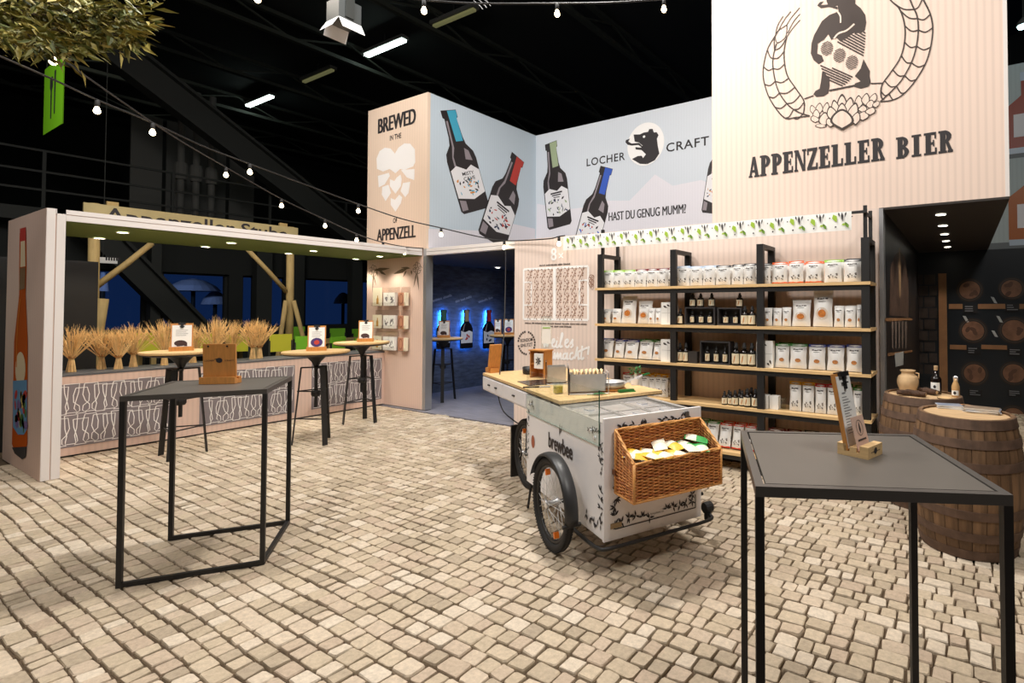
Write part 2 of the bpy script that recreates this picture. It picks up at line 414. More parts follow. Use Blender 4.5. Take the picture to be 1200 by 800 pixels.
# grey wall panels and pipes up in the gallery
gw = thing('gallery_wall_panel', 'pale grey wall panels behind the dark gallery railing', 'wall panel', (-17.5, 0, 3.5))
pa = onX(150, 200, -17.5).y; pb = onX(300, 200, -17.5).y
for k in range(4):
    q = pa + (pb - pa) * k / 4; B().box(-.05, 0, q + .04, q + (pb - pa) / 4 - .04, 0, 2.9).build('panel', M_GREY, gw)
for i, x in enumerate((212, 230, 248)):
    q = onX(x, 200, -16.2); t = thing('vertical_pipe', 'grey vertical service pipe standing in the gallery', 'pipe', (-16.2, q.y, 3.5), 0, 'gallery pipes')
    B().lathe([(.07, 0), (.07, 3.4)], n=12).build('pipe', M_GREY, t); B().lathe([(.11, 1.2), (.13, 1.3), (.13, 1.5), (.11, 1.6)], n=12).build('collar', M_GREY, t)
def beam(name, p, q, wd, lab, th=.35):
    t = thing(name, lab, 'steel beam', tuple(p)); d = Vector(q) - Vector(p)
    sd = Vector((1, 0, 0)); n = d.normalized().cross(sd).normalized()
    for s in (-1, 1): B().bar(n * s * wd / 2, d + n * s * wd / 2, th, .06, up=n).build('flange', M_DARKH2, t)
    B().bar((0, 0, 0), d, .05, wd, up=n).build('web', M_DARKH2, t)
beam('roof_brace', onX(40, -15, -14.4), onX(470, 318, -14.4), .55, 'wide dark diagonal steel brace above the timber sign')
beam('window_brace', onX(100, 257, -14.9), onX(290, 446, -14.9), .42, 'dark diagonal steel brace crossing the hall windows')
for i, (xa, xb_) in enumerate(((176, 188), (300, 318), (337, 356), (412, 424))):
    a, c = onX(xa, 361, -15).y, onX(xb_, 361, -15).y
    t = thing('hall_column', 'dark steel column between the hall windows', 'column', (-15.1, (a + c) / 2, -.03), 0, 'hall window columns')
    B().box(-.12, .12, -(c - a) / 2, (c - a) / 2, 0, 3.28).build('shaft', M_DARKH2, t); B().box(-.2, .2, -(c - a) / 2 - .05, (c - a) / 2 + .05, 0, .05).build('base_plate', M_DARKH2, t)
# pale tent roofs outside, in the dusk
for i, (x0, x1, y0, dz) in enumerate(((193, 258, 331, .25), (236, 268, 346, .3), (113, 128, 325, .4), (392, 412, 347, .3))):
    a, c = onX(x0, y0, -22), onX(x1, y0, -22); t = thing('tent_roof', 'pale rounded tent roof outside the hall window', 'tent', (-22, (a.y + c.y) / 2, 0), 0, 'tents outside the windows')
    hw = (c.y - a.y) / 2
    B().lathe([(hw, a.z - dz), (hw * .8, a.z - dz * .3), (hw * .4, a.z + .1), (.05, a.z + .16)], n=20).build('canopy', mat('tent_canvas', rgb(200, 205, 225), .8), t)
    B().lathe([(.06, -.03), (.06, a.z)], n=8).build('pole', M_DARKH2, t)
spot('tent_fill', (-18.8, 4.5, 3.1), (-22, 4.5, 1.9), 160, 140, .2, (.6, .75, 1))  # added light below the gallery slab, keeps the tents from going black
# ceiling steel: purlins, barely visible
M_CEILB = mat('ceiling_steel', rgb(52, 56, 48), .7)
for k in range(9):
    t = thing('ceiling_girder', 'dark ceiling girder high above the stand', 'girder', (-26 + k * 3.6, 4, 8.7), 0, 'ceiling girders')
    for z in (0, .5): B().bar((0, -13.9, z), (0, 13.9, z), .14, .1).build('chord', M_CEILB, t)
    bb = B()
    for j in range(18): bb.bar((0, -13.5 + j * 1.5, 0 if j % 2 else .5), (0, -12 + j * 1.5, .5 if j % 2 else 0), .05)
    bb.build('lattice', M_CEILB, t)
for k, (a, c, m) in enumerate(((429, 474, M_TUBE), (290, 319, M_TUBE), (509, 556, M_TUBED), (356, 390, M_TUBED))):
    ya = {429: 65, 290: 124, 509: 31, 356: 96}[a]; yc = {474: 47, 319: 113, 556: 11, 390: 82}[c]
    p, q = onZ(a, ya, 9.0), onZ(c, yc, 9.0)
    lit = m is M_TUBE
    t = thing('ceiling_lamp', 'bright white fluorescent strip lamp under the hall ceiling' if lit else 'dim unlit strip lamp under the hall ceiling', 'lamp', tuple((p + q) / 2), 0, 'lit strip lamps' if lit else 'unlit strip lamps')
    hx = (q.x - p.x) / 2
    B().box(-hx - .05, hx + .05, -.11, .11, .03, .12).build('housing', M_GREY, t); B().box(-hx, hx, -.075 if lit else -.05, .075 if lit else .05, -.03, .03).build('tube', m, t)
    B().bar((0, 0, .12), (0, 0, .4), .03).build('hanger', M_DARKH2, t)

# ================================================================ LEFT BAR HOUSE
bh = struct('wall_bar', B().box(XE, XB + .0, Y0, Y0 + .125, 0, ZT).box(XE, XB, Y0 + .125, YP + .12, ZB, ZT), M_PINKC)
fr = B()
fr.box(XB, XB + .012, Y0 + .002, Y0 + .058, .004, ZT).box(XB, XB + .012, Y0 + .066, Y0 + .124, .004, ZT)
fr.box(XB, XB + .012, Y0 + .125, YP - .002, ZB, ZB + .055).box(XB, XB + .012, Y0 + .06, YP - .002, ZB + .062, ZT)
o = fr.build('front_profile', M_FRAME, bh); o['label'] = 'white aluminium front frame of the bar house'
o = B().box(XE + .01, XB - .005, Y0 + .127, YP - .002, ZB - .008, ZB - .001).build('soffit', M_OLIVE, bh); o['label'] = 'olive green soffit'
for x, yy in ((144, 271), (116, 278), (271, 283.5), (238, 288.5), (367.5, 293), (334, 296.5), (411, 303), (445, 299.5)):
    q = onZ(x, yy, ZB); q.x = max(q.x, XE + .12)
    t = thing('downlight', 'small round downlight in the olive soffit of the bar', 'downlight', (q.x, q.y, ZB - .012), 0, 'downlights over the bar')
    B().lathe([(.055, 0), (.05, -.006), (.045, 0)], n=16, cap=False).build('bezel', M_FRAME, t); B().lathe([(.044, -.002), (.044, 0)], n=16).build('lens', M_DOWN, t)
    spot('bar_downlight', (q.x, q.y, ZB - .04), (q.x, q.y, 0), 30, 125, .04, (1, .90, .74))
# bar counter
ct = struct('wall_counter', B().box(XC - .5, XC, Y0 + .126, YP - .001, .02, .865), M_PINKC)
o = B().box(XC - .6, XC + .004, Y0 + .126, YP - .001, .866, .885).build('counter_top', mat('counter_top_grey', rgb(92, 94, 98), .5), ct); o['label'] = 'dark grey counter top'
B().box(XC - .4, XC - .02, Y0 + .13, YP - .01, .0, .019).build('plinth', M_BLACK, ct)
plC = Plane('X', XC)
M_GP = mat('glass_print_grey', rgb(134, 126, 130), .7)
def glass_outline(kind, w, h):
    if kind == 0: L = [(-.36, 1), (-.44, .62), (-.30, .40), (-.07, .26), (-.07, .10), (-.30, .02)]
    elif kind == 1: L = [(-.34, 1), (-.30, .55), (-.20, .30), (-.26, .12), (-.26, .02)]
    elif kind == 2: L = [(-.40, 1), (-.36, .7), (-.20, .35), (-.14, .16), (-.32, .02)]
    else: L = [(-.30, 1), (-.42, .72), (-.40, .46), (-.10, .30), (-.07, .12), (-.28, .02)]
    P = [(x * w, yy * h) for x, yy in L]; P += [(-x, yy) for x, yy in reversed(P)]
    return P + [P[0]]
for pi, (x0, x1) in enumerate(((60, 207), (234, 345), (365, 447))):
    a, c = plC.px(x0, 460).x, plC.px(x1, 460).x; a = max(a, Y0 + .15)
    z0, z1 = .105, .78
    bg = B().box(XC, XC + .004, a, c, z0, z1).build('glass_mural', M_GP, ct); bg['label'] = 'grey printed panel with white outlines of beer glasses'
    st = []; fl = []
    for row in range(2):
        b0 = z0 + .015 + row * .335; n = max(3, round((c - a) / .155)); stp = (c - a) / n
        for k in range(n * 2 - 1):
            g = glass_outline((k + row + pi) % 4, stp * .98, .30 + .02 * math.sin(k * 2.3)); ox = a + stp * (.5 + k * .5)
            dy = .012 if k % 2 else 0
            P = [(min(max(ox + px_, a + .006), c - .006), b0 + dy + py_) for px_, py_ in g]
            st += ribbon(P, .0075)
            if k % 3 == 1: fl.append([(min(max(ox + px_ * .8, a + .01), c - .01), b0 + .02 + py_ * .25) for px_, py_ in g[:-1]][::-1])
    deco(bg, 'glass_outline', st, Plane('X', XC + .004), M_PWHITE, .002)
# printed bottle on the near end wall
plE = Plane('Y', Y0)
def pxpoly(pl, L, f=lambda p: p): return [pl.px(*f(p)) for p in L]
f3 = lambda p: (p[0] / 3.075, 300 + p[1] / 3.075)
def ends(parent, nm, L, m, off): return deco(parent, nm, [pxpoly(plE, L)], plE, m, off)
M_AMB = mat('print_amber', rgb(186, 84, 18), .85, spec=.1); M_AMBL = mat('print_amber_light', rgb(214, 128, 46), .85, spec=.1)
bt = ends(bh, 'printed_bottle', [(23.5, 273), (31, 271), (31.5, 313), (30.5, 345), (33, 400), (32.5, 520), (28, 537), (18, 530), (14.5, 520), (17, 400), (23, 345), (23, 313)], M_AMB, .003)
bt['label'] = 'printed amber swing-top beer bottle on the end wall'
ends(bt, 'printed_swing_top', [(24, 268), (31, 266), (31, 285), (24, 287)], mat('print_red', rgb(190, 60, 50), .6), .004)
ends(bt, 'printed_stopper', [(25, 283), (30, 282), (30.5, 312), (24.5, 313)], mat('print_cream', rgb(226, 206, 170), .6), .0045)
ends(bt, 'printed_neck_label', [(24, 314), (30.5, 313), (30, 338), (23.5, 340)], mat('print_bronze', rgb(120, 84, 44), .6), .0045)
deco(bt, 'printed_crest', [ellipse2(plE.px(24.5, 432), .20, .17, 20)], plE, mat('print_cream', None), .0046)
ends(bt, 'printed_label', [(16, 446), (32.5, 445), (32.5, 503), (29, 509), (22, 509), (16, 500)], mat('print_sky', rgb(100, 150, 190), .6), .005)
random.seed(5)
for k in range(22):
    x, yy = random.uniform(18, 31), random.uniform(462, 503)
    c = plE.px(x, yy); m = [mat('print_leaf', rgb(70, 110, 60), .6), mat('print_red', None), mat('print_violet', rgb(120, 100, 150), .6), mat('print_straw', rgb(214, 190, 110), .6)][k % 4]
    deco(bt, 'printed_scene', [ellipse2(c, random.uniform(.03, .07), random.uniform(.03, .09), 8, random.uniform(0, 3))], plE, m, .0055)
ends(bt, 'printed_base', [(15, 524), (32, 523), (31, 535), (27, 538), (18, 531)], M_INK, .0055)
deco(bt, 'printed_highlight', ribbon(curve2([plE.px(20, 430), plE.px(21, 390), plE.px(24.5, 350)]), .03), plE, M_AMBL, .005)

# pillar at the far end of the bar (with gift racks) and the lintel of the opening
pl_ = struct('wall_pillar', B().box(XE, XBLUE - .07, YP, YP + .12, .012, ZB - .001), M_PINKC)
o = B().box(XBLUE - .07, XBLUE, YP, YP + .12, .012, ZT).build('corner_profile', M_ALU, pl_)
B().box(XE, XBLUE - .01, YP + .004, YP + .11, 0, .012).build('plinth', M_BLACK, pl_)
struct('trim_1', B().box(XBLUE, -5.335, YP, YP + .1, ZB, ZB + .05).box(XBLUE, -5.335, YP, YP + .1, ZB + .056, ZT), M_FRAME)
plP = Plane('Y', YP)

# ================================================================ LOUNGE
M_BBRICK = mat('blue_grey_brick', rgb(88, 98, 120), .8, var=.4, vscale=6, bump=.6, bscale=14, stretch=(1, 1, 4))
lw = struct('wall_lounge', B().box(-8.74, -8.62, YP + .12, 10.2, 0, ZB), M_BBRICK)
struct('wall_lounge_back', B().box(-8.74, -5.3, 10.2, 10.3, 0, ZB), M_BBRICK)
struct('wall_lounge_side', B().box(-5.33, -5.25, YP + .09, 10.2, 0, ZB), mat('lounge_dark', rgb(40, 42, 50), .8))
struct('ceiling_lounge', B().box(-8.74, -5.25, YP + .1, 10.3, ZB, ZB + .06), mat('lounge_ceiling', rgb(52, 54, 60), .8))
# ================================================================ UPPER PANELS
up = struct('wall_brewed', B().box(XE - .02, XBLUE, YP, YP + .05, ZT, ZUP), M_CREAM)
ub = struct('wall_sky_print', B().box(XBLUE - .05, XBLUE, YP + .05, YLOCH, ZT, ZUP), M_BLUEP)
ul = struct('wall_craft_print', B().box(XBLUE - .05, -1.9, YLOCH, YLOCH + .05, ZT, ZUP), M_PALEP)
struct('ceiling_deck', B().box(XBLUE, -5.33, YP + .1, YLOCH, ZT - .035, ZT - .005).box(-5.33, TX0, YP + .09, YLOCH, 2.46, 2.49), M_DARKH)
# shelf wall, tower
sw = struct('wall_shelf', B().box(-5.335, -.665, YP, YP + .09, 0, 2.535), M_PINK)
o = B().box(-.664, -.628, YP - .02, YP + .11, 0, 2.525).build('end_post', M_ALU, sw); o['label'] = 'aluminium end post'
M_TOW = mat('tower_print', rgb(240, 217, 202), .75, stripes=(.058, .10))
tw = struct('wall_tower', B().box(TX0, TX1 - .03, YP, YP + .05, ZT, TZ1).box(TX0, TX0 + .05, YP + .05, TYB, ZT, TZ1).box(TX1 - .05, TX1, YP + .05, TYB, ZT, TZ1), M_TOW)
B().box(TX1 - .03, TX1, YP - .004, YP + .05, ZT, TZ1).build('corner_profile', M_FRAME, tw)
struct('ceiling_niche', B().box(TX0 + .06, TX1 - .001, YP + .001, TYB, ZT - .02, ZT - .001), M_SOFF)
for x, yy in ((1102.5, 251), (1105, 264), (1107, 274), (1108.5, 282), (1110.5, 289)):
    q = onZ(x, yy, ZT - .02)
    t = thing('downlight', 'small round downlight in the dark soffit beside the shelves', 'downlight', (q.x, q.y, ZT - .024), 0, 'downlights in the dark niche')
    B().lathe([(.06, 0), (.055, -.006), (.048, 0)], n=16, cap=False).build('bezel', M_BLACK, t); B().lathe([(.046, -.002), (.046, 0)], n=16).build('lens', M_DOWN, t)
    spot('niche_downlight', (q.x, q.y, ZT - .06), (q.x, q.y, 0), 28, 110, .04, (1, .90, .76))
# niche walls (dark photographic print)
M_NICHE = mat('niche_print_dark', rgb(33, 31, 33), .35, var=.3, vscale=4)
ns = struct('wall_niche_side', B().box(-.70, -.628, YP + .11, TYB, 0, ZT - .021), M_NICHE)
nb = struct('wall_niche_back', B().box(-.70, 3.4, TYB, TYB + .08, 0, ZT - .021), mat('niche_print_navy', rgb(26, 32, 38), .35))
spot('fill_spot', (3.2, 5.5, 7.5), (1.2, 9.7, 3.8), 150, 60, .2, (.8, .95, 1))  # added fill aimed at the grey print, has no fixture
nu = struct('wall_grey_print', B().box(TX1, 3.4, TYB + .02, TYB + .08, ZT - .02, 5.35), M_GREYP)

# ================================================================ PRINTED ARTWORK
plT, plU, plL, plS = Plane('Y', YP), Plane('X', XBLUE), Plane('Y', YLOCH), Plane('Y', YP)
# ---- tower: title in slab capitals
def slab(ch):
    """heavy slab-serif capitals on a 1 x 1 body, as lists of convex polygons"""
    r = lambda x0, x1, y0, y1: [(x0, y0), (x1, y0), (x1, y1), (x0, y1)]
    def bowl(x0, x1, y0, y1, tx, ty):
        out = []; n = 10; cy, ry = (y0 + y1) / 2, (y1 - y0) / 2; rx = (x1 - x0)
        for k in range(n):
            a, c = -PI / 2 + PI * k / n, -PI / 2 + PI * (k + 1) / n
            p = lambda t, q: (x0 + (rx - tx * q) * math.cos(t), cy + (ry - ty * q) * math.sin(t))
            out.append([p(a, 0), p(c, 0), p(c, 1), p(a, 1)])
        return out
    st = [r(.12, .52, 0, 1), r(.0, .62, 0, .10), r(.0, .54, .90, 1)]
    if ch == 'A': return [[(.02, 0), (.24, 0), (.56, 1), (.36, 1)], [(.62, 0), (.96, 0), (.62, 1), (.36, 1)], r(.26, .74, .24, .36), r(-.02, .34, 0, .09), r(.52, 1.02, 0, .09)]
    if ch == 'P': return st + bowl(.40, .98, .40, 1, .36, .11)
    if ch == 'B': return st + bowl(.40, .94, .47, 1, .34, .10) + bowl(.40, 1.0, 0, .56, .36, .10)
    if ch == 'R': return st + bowl(.40, .94, .44, 1, .35, .10) + [[(.50, .50), (.74, .48), (1.0, .10), (.72, .10)], r(.66, 1.04, 0, .11)]
    if ch == 'E': return st + [r(.40, .92, 0, .12), r(.40, .90, .88, 1), r(.40, .72, .45, .56), r(.80, .94, 0, .30), r(.78, .90, .70, 1), r(.66, .76, .36, .65)]
    if ch == 'N': return [r(.06, .22, 0, 1), r(.80, .96, 0, 1), [(.06, 1), (.36, 1), (.96, .0), (.70, .0)], r(-.02, .32, 0, .09), r(-.02, .30, .91, 1), r(.68, 1.06, .91, 1)]
    if ch == 'Z': return [r(.06, .96, 0, .13), r(.06, .94, .87, 1), [(.06, .1), (.42, .1), (.94, .9), (.60, .9)], r(.82, .97, 0, .30), r(.06, .20, .70, 1)]
    if ch == 'L': return st + [r(.40, .94, 0, .12), r(.80, .95, 0, .34)]
    if ch == 'I': return [r(.30, .70, 0, 1), r(.14, .86, 0, .10), r(.14, .86, .90, 1)]
def slabword(word, bl, br, tl, tr):
    n = len(word); polys = []
    for i, ch in enumerate(word):
        for P in slab(ch):
            q = []
            for x, yy in P:
                u = (i + .02 + x * .94) / n
                bot = Vector(bl) + (Vector(br) - Vector(bl)) * u; top = Vector(tl) + (Vector(tr) - Vector(tl)) * u
                q.append(bot + (top - bot) * yy)
            polys.append(q)
    return polys
T = plT.px
def onT_(x, yy): return T(x, yy)
za = T(878, 208.3).y
for wd, x0, x1 in (('APPENZELLER', 877.5, 1037), ('BIER', 1050, 1117)):
    a, c = T(x0, 200).x, T(x1, 190).x
    z0, z1 = T(878.3, 208.5).y, T(878.3, 184.5).y
    if wd == 'BIER': z0, z1 = T(1116, 178).y, T(1116, 151.5).y
    o = deco(tw, 'lettering', slabword(wd, (a, z0), (c, z0), (a, z1), (c, z1)), plT, M_INK, .003, 'lettering reading ' + wd)
# ---- tower: emblem of a bear between ears of barley above hop cones
g = lambda u, v: T(870 + u / 4.615, v / 4.615)
def G(L): return [g(*p) for p in L]
LW = .012
wheat = []
def ear(outer, stem, inner, nv, awn=()):
    O, Sx, I = (curve2(G(q), 8) for q in (outer, stem, inner))
    res = ribbon(O, LW) + ribbon(Sx, LW) + ribbon(I, LW)
    at_ = lambda Cv, t: Vector(Cv[min(int(t * (len(Cv) - 1)), len(Cv) - 1)])
    for k in range(nv):
        t = .04 + .90 * k / nv
        for Cv in (O, I):
            a, c = at_(Sx, min(t + .07, 1)), at_(Cv, t)
            m_ = (a + c) / 2 + Vector((0, -.03))
            res += ribbon(curve2([tuple(a), tuple(m_), tuple(c)], 4), LW * .9)
    for q in awn: res += ribbon(curve2(G(q), 4), LW * .7)
    return res
wheat += ear([(180, 190), (135, 270), (112, 390), (130, 490), (170, 570), (230, 638), (290, 635), (365, 627)], [(185, 235), (168, 300), (166, 370), (190, 480), (240, 560), (300, 605), (365, 627)],
             [(240, 200), (225, 290), (240, 400), (290, 480), (330, 540), (335, 580), (330, 612)], 8,
             ([(220, 88), (190, 140), (178, 195)], [(262, 62), (225, 110), (195, 165), (178, 195)], [(310, 42), (265, 95), (240, 135)], [(312, 75), (275, 120), (245, 180)], [(312, 108), (275, 150), (240, 200)], [(240, 135), (190, 170), (178, 200), (190, 232), (230, 205), (240, 170), (240, 135)]))
wheat += ear([(930, -120), (975, -10), (1020, 90), (1028, 190), (1000, 320), (940, 430), (870, 510), (810, 542), (745, 550)], [(860, -130), (915, 20), (945, 90), (950, 190), (925, 310), (870, 420), (810, 490), (745, 550)],
             [(740, -90), (800, 0), (850, 50), (878, 140), (875, 240), (850, 320), (800, 395), (755, 460), (750, 520), (765, 540)], 9)
o = deco(tw, 'barley_ears', wheat, plT, M_INKB, .003, 'printed ears of barley framing the bear')
bear = [
 [(520, 62), (515, 30), (470, 40), (455, 8), (452, -40), (480, -75), (530, -100), (575, -95), (600, -60), (612, -20), (610, 20), (640, 45), (664, 80), (670, 122), (662, 165), (640, 180), (600, 178), (565, 205), (530, 225), (510, 205), (480, 215), (465, 185), (440, 215), (408, 235), (405, 290), (430, 300), (440, 330), (412, 347), (385, 325), (370, 290), (374, 235), (388, 190), (405, 160), (430, 115), (470, 82)],
 [(432, 385), (470, 420), (472, 465), (465, 505), (440, 520), (400, 524), (384, 510), (395, 492), (418, 480), (425, 440)],
 [(655, 320), (690, 385), (688, 410), (695, 450), (680, 470), (640, 480), (606, 470), (608, 452), (640, 440), (608, 412), (640, 370)],
 [(405, 30), (420, 12), (440, 8), (425, 28), (470, 24), (515, 38), (515, 52), (470, 38), (425, 45)],
]
em = deco(tw, 'bear_emblem', [G(p) for p in bear], plT, M_INKB, .003, 'printed standing bear with a striped shield')
sh = []
def shline(a, c, w=.022): return ribbon(G([a, c]), w)
def hatch(poly, ang, per, wd):
    """parallel lines clipped to a convex polygon (emblem sketch units)"""
    d = Vector((math.cos(ang), math.sin(ang))); n = Vector((-d.y, d.x)); P = [Vector(p) for p in poly]; out = []
    lo, hi = min(p.dot(n) for p in P), max(p.dot(n) for p in P); t = lo + per * .5
    while t < hi:
        xs = []
        for a_, b_ in zip(P, P[1:] + P[:1]):
            da, db = a_.dot(n) - t, b_.dot(n) - t
            if da * db < 0: q_ = a_ + (b_ - a_) * (da / (da - db)); xs.append(q_.dot(d))
        if len(xs) >= 2: out += ribbon(G([tuple(d * min(xs) + n * t), tuple(d * max(xs) + n * t)]), wd)
        t += per
    return out
sh += hatch([(600, 182), (640, 176), (666, 172), (662, 255), (655, 302), (510, 228)], .49, 14, .012)
sh += hatch([(418, 342), (600, 412), (575, 442), (548, 465), (500, 460), (440, 410)], .42, 13, .012)
for c_ in ((457, 262), (525, 300), (592, 338)): sh += hatch(ellipse2(c_, 33, 40, 20, .4), -.45, 9, .008)
deco(em, 'shield_stripes', sh, plT, M_INKB, .004)
ln = ribbon(G([(335, 535), (385, 517)]), .012) + ribbon(G([(470, 490), (608, 463)]), .018) + ribbon(G([(695, 452), (760, 450)]), .012)
for a, c in (((455, 180), (470, 210)), ((500, 205), (520, 180)), ((520, 180), (570, 155)), ((570, 155), (605, 130)), ((515, 60), (530, 90)), ((530, 90), (530, 125))): pass
deco(em, 'ground_line', ln, plT, M_INKB, .004)
wl = ribbon(curve2(G([(495, 210), (520, 182), (565, 165), (606, 130)])), .018) + ribbon(curve2(G([(512, 60), (530, 88), (531, 125)])), .014)
deco(em, 'contour_line', wl, plT, M_TOW, .0045)
hop = []
def petal(cx_, base, top, wd, lean=0):
    P = [(cx_, base), (cx_ - wd, base - (base - top) * .35), (cx_ - wd * .8 + lean * .5, base - (base - top) * .72), (cx_ + lean, top), (cx_ + wd * .8 + lean * .5, base - (base - top) * .72), (cx_ + wd, base - (base - top) * .35), (cx_, base)]
    return curve2(G(P), 4)
fillp = []
for a in ((540, 640, 508, 30, 0), (508, 640, 540, 24, -12), (575, 630, 525, 26, 12), (540, 650, 556, 28, 0), (490, 660, 575, 30, -14), (595, 655, 556, 28, 20), (540, 705, 590, 62, 0), (478, 690, 640, 22, -14), (612, 680, 605, 24, 14),
          (415, 620, 555, 20, 4), (450, 625, 552, 18, 10), (385, 620, 568, 18, -10), (400, 650, 590, 20, 0), (440, 690, 605, 28, 8), (395, 665, 625, 24, -12), (425, 692, 670, 30, -6),
          (630, 590, 515, 22, 0), (665, 575, 503, 22, 8), (705, 560, 504, 20, 14), (650, 610, 570, 24, 6), (690, 590, 540, 22, 10), (720, 585, 545, 18, 16), (650, 655, 600, 34, 14), (690, 625, 580, 28, 16)):
    fillp.append(petal(*a))
ho = deco(tw, 'hop_cones', [ellipse2(g(540, 600), .12, .12, 20)], plT, M_TOW, .0022, 'printed hop cones below the bear')
order = list(range(len(fillp)))
for r_, k in enumerate([9, 10, 11, 12, 14, 13, 15, 16, 17, 18, 19, 20, 21, 22, 23, 0, 1, 2, 3, 4, 5, 7, 8, 6]):
    P = fillp[k]; ctr = sum((Vector(p) for p in P), Vector((0, 0))) / len(P)
    deco(ho, 'hop_bract', [P[:-1]], plT, M_INKB, .0026 + r_ * .0004)
    deco(ho, 'hop_bract', [[ctr + (Vector(p) - ctr) * .80 for p in P[:-1]]], plT, M_TOW, .0028 + r_ * .0004)
# ---- brewed panel
z = lambda u, v: plP.px(410 + u / 5, 90 + v / 5)
def word(parent, s, x0, x1, z0, z1, pl, m, heavy=0, **k):
    o = letter(parent, 'lettering', s, pl, (x0, z0), (x1, z0), (x0, z1), m, **k)
    for i in range(heavy): # a second pass a hair to the side makes the strokes heavier
        dx = (x1 - x0) / len(s) * .055 * (i + 1); letter(o, 'lettering', s, pl, (x0 + dx, z0), (x1 + dx, z0), (x0 + dx, z1), m, off=.0034 + .0004 * i, **k)
    return o
a = z(165, 335); c = z(382, 285); word(up, 'BREWED', a.x, c.x, a.y, z(165, 250).y, plP, M_INK, bold=.004, heavy=3)
a = z(235, 375); c = z(302, 362); word(up, 'IN THE', a.x, c.x, a.y, z(235, 345).y, plP, M_INK, bold=.02)
z8 = lambda u, v: plP.px(400 + u / 8, 240 + v / 8)
a = z8(487, 172); c = z8(525, 168); word(up, 'OF', a.x, c.x, a.y, z8(487, 124).y, plP, M_INK, bold=.02)
a = z8(333, 342); c = z8(692, 303); word(up, 'APPENZELL', a.x, c.x, a.y, z8(333, 232).y, plP, M_INK, bold=.004, heavy=3)
hp = [
 [(160, 540), (157, 480), (175, 435), (205, 415), (240, 420), (265, 450), (285, 415), (320, 390), (355, 392), (382, 425), (384, 500), (372, 525), (320, 545), (295, 540), (268, 565), (235, 540), (195, 555)],
 [(165, 580), (230, 562), (235, 580), (205, 630), (170, 648)], [(300, 545), (380, 540), (378, 605), (335, 590)],
 [(236, 600), (262, 610), (275, 590), (298, 572), (305, 600), (300, 640), (268, 685), (235, 640)],
 [(190, 645), (228, 632), (242, 680), (210, 728), (188, 690)], [(312, 622), (355, 615), (345, 680), (325, 705), (298, 670)],
 [(240, 710), (265, 720), (290, 690), (308, 705), (300, 740), (268, 790), (240, 750)]]
deco(up, 'hop_emblem', [[z(*p) for p in P][::-1] for P in hp], plP, M_PWHITE, .003, 'white printed hop cone emblem')
def leaf(a, c, wd):
    a, c = Vector(a), Vector(c); d = c - a; n = Vector((-d.y, d.x)).normalized() * wd
    return [tuple(a), tuple(a + d * .35 - n), tuple(a + d * .7 - n * .6), tuple(c), tuple(a + d * .7 + n * .6), tuple(a + d * .35 + n)]
# ---- bottles printed on the blue and craft panels
M_PDARK = mat('print_bottle_dark', rgb(40, 33, 33), .55); M_PGREY = mat('print_bottle_grey', rgb(150, 140, 145), .55); M_PLAB = mat('print_bottle_label', rgb(236, 234, 236), .6)
def pbottle(parent, pl, top, base, wpx, capm, label, txt=None, scn=(), nm='dark beer bottle'):
    t, b_ = pl.px(*top), pl.px(*base); ax = t - b_; Lh = ax.length; ax.normalize(); sd = Vector((ax.y, -ax.x))
    wd = (pl.px(*wpx[1]) - pl.px(*wpx[0])).length / 2
    wd = max(.10 * Lh, min(wd, .19 * Lh))
    q = lambda u, v: b_ + sd * (u * wd) + ax * (v * Lh)
    sil = [(-.86, 0), (.86, 0), (1, .03), (1, .52), (.92, .59), (.55, .67), (.46, .74), (.40, .92), (.50, .93), (.50, 1), (-.50, 1), (-.50, .93), (-.40, .92), (-.46, .74), (-.55, .67), (-.92, .59), (-1, .52), (-1, .03)]
    o = deco(parent, 'printed_bottle', [[q(*p) for p in sil]], pl, M_PDARK, .003, 'printed ' + nm + ' with ' + label)
    deco(o, 'printed_cap_band', [[q(*p) for p in ((-.06, .70), (.42, .70), (.40, .92), (.48, .94), (.48, .995), (-.1, .995))]], pl, capm, .0045)
    deco(o, 'printed_highlight', [[q(*p) for p in ((-.86, .30), (-.62, .30), (-.60, .55), (-.40, .66), (-.34, .90), (-.22, .90), (-.30, .64), (-.5, .56), (-.48, .30))][::1], [q(*p) for p in ((-.9, .03), (-.5, .03), (-.5, .12), (-.9, .14))], [q(*p) for p in ((.25, .52), (.7, .50), (.6, .60), (.35, .63))]], pl, M_PGREY, .0042)
    lo = deco(o, 'printed_label', [[q(*p) for p in ((-.93, .16), (.1, .12), (.97, .17), (.97, .40), (.5, .46), (.1, .42), (-.5, .47), (-.93, .43))]], pl, M_PLAB, .005)
    random.seed(len(label) * 7)
    for k, m in enumerate(scn):
        P = []
        for j in range(9):
            a_ = random.uniform(-.75, .75); v_ = random.uniform(.16, .33); c0 = q(a_, v_); t_ = random.uniform(0, 3.1); d_ = Vector((math.cos(t_), math.sin(t_))) * wd * random.uniform(.12, .34)
            P.append(leaf(c0 - d_ / 2, c0 + d_ / 2, wd * random.uniform(.03, .07)))
        o2 = deco(lo, 'printed_scene', P, pl, m, .0056 + .0003 * k); o2['kind'] = 'stuff'
    if not txt:
        for i in range(3):
            o2 = deco(lo, 'printed_title', ribbon([q(-.45 + .1 * i, .405 - i * .025), q(.5 - .12 * i, .395 - i * .025)], wd * (.10 - .025 * i)), pl, M_INK, .0066)
    if txt:
        for i, s in enumerate(txt):
            letter(lo, 'lettering', s, pl, q(-.25, .365 - i * .05), q(.55, .365 - i * .05), q(-.25, .40 - i * .05), M_INK, bold=.01, off=.0065)
    return o
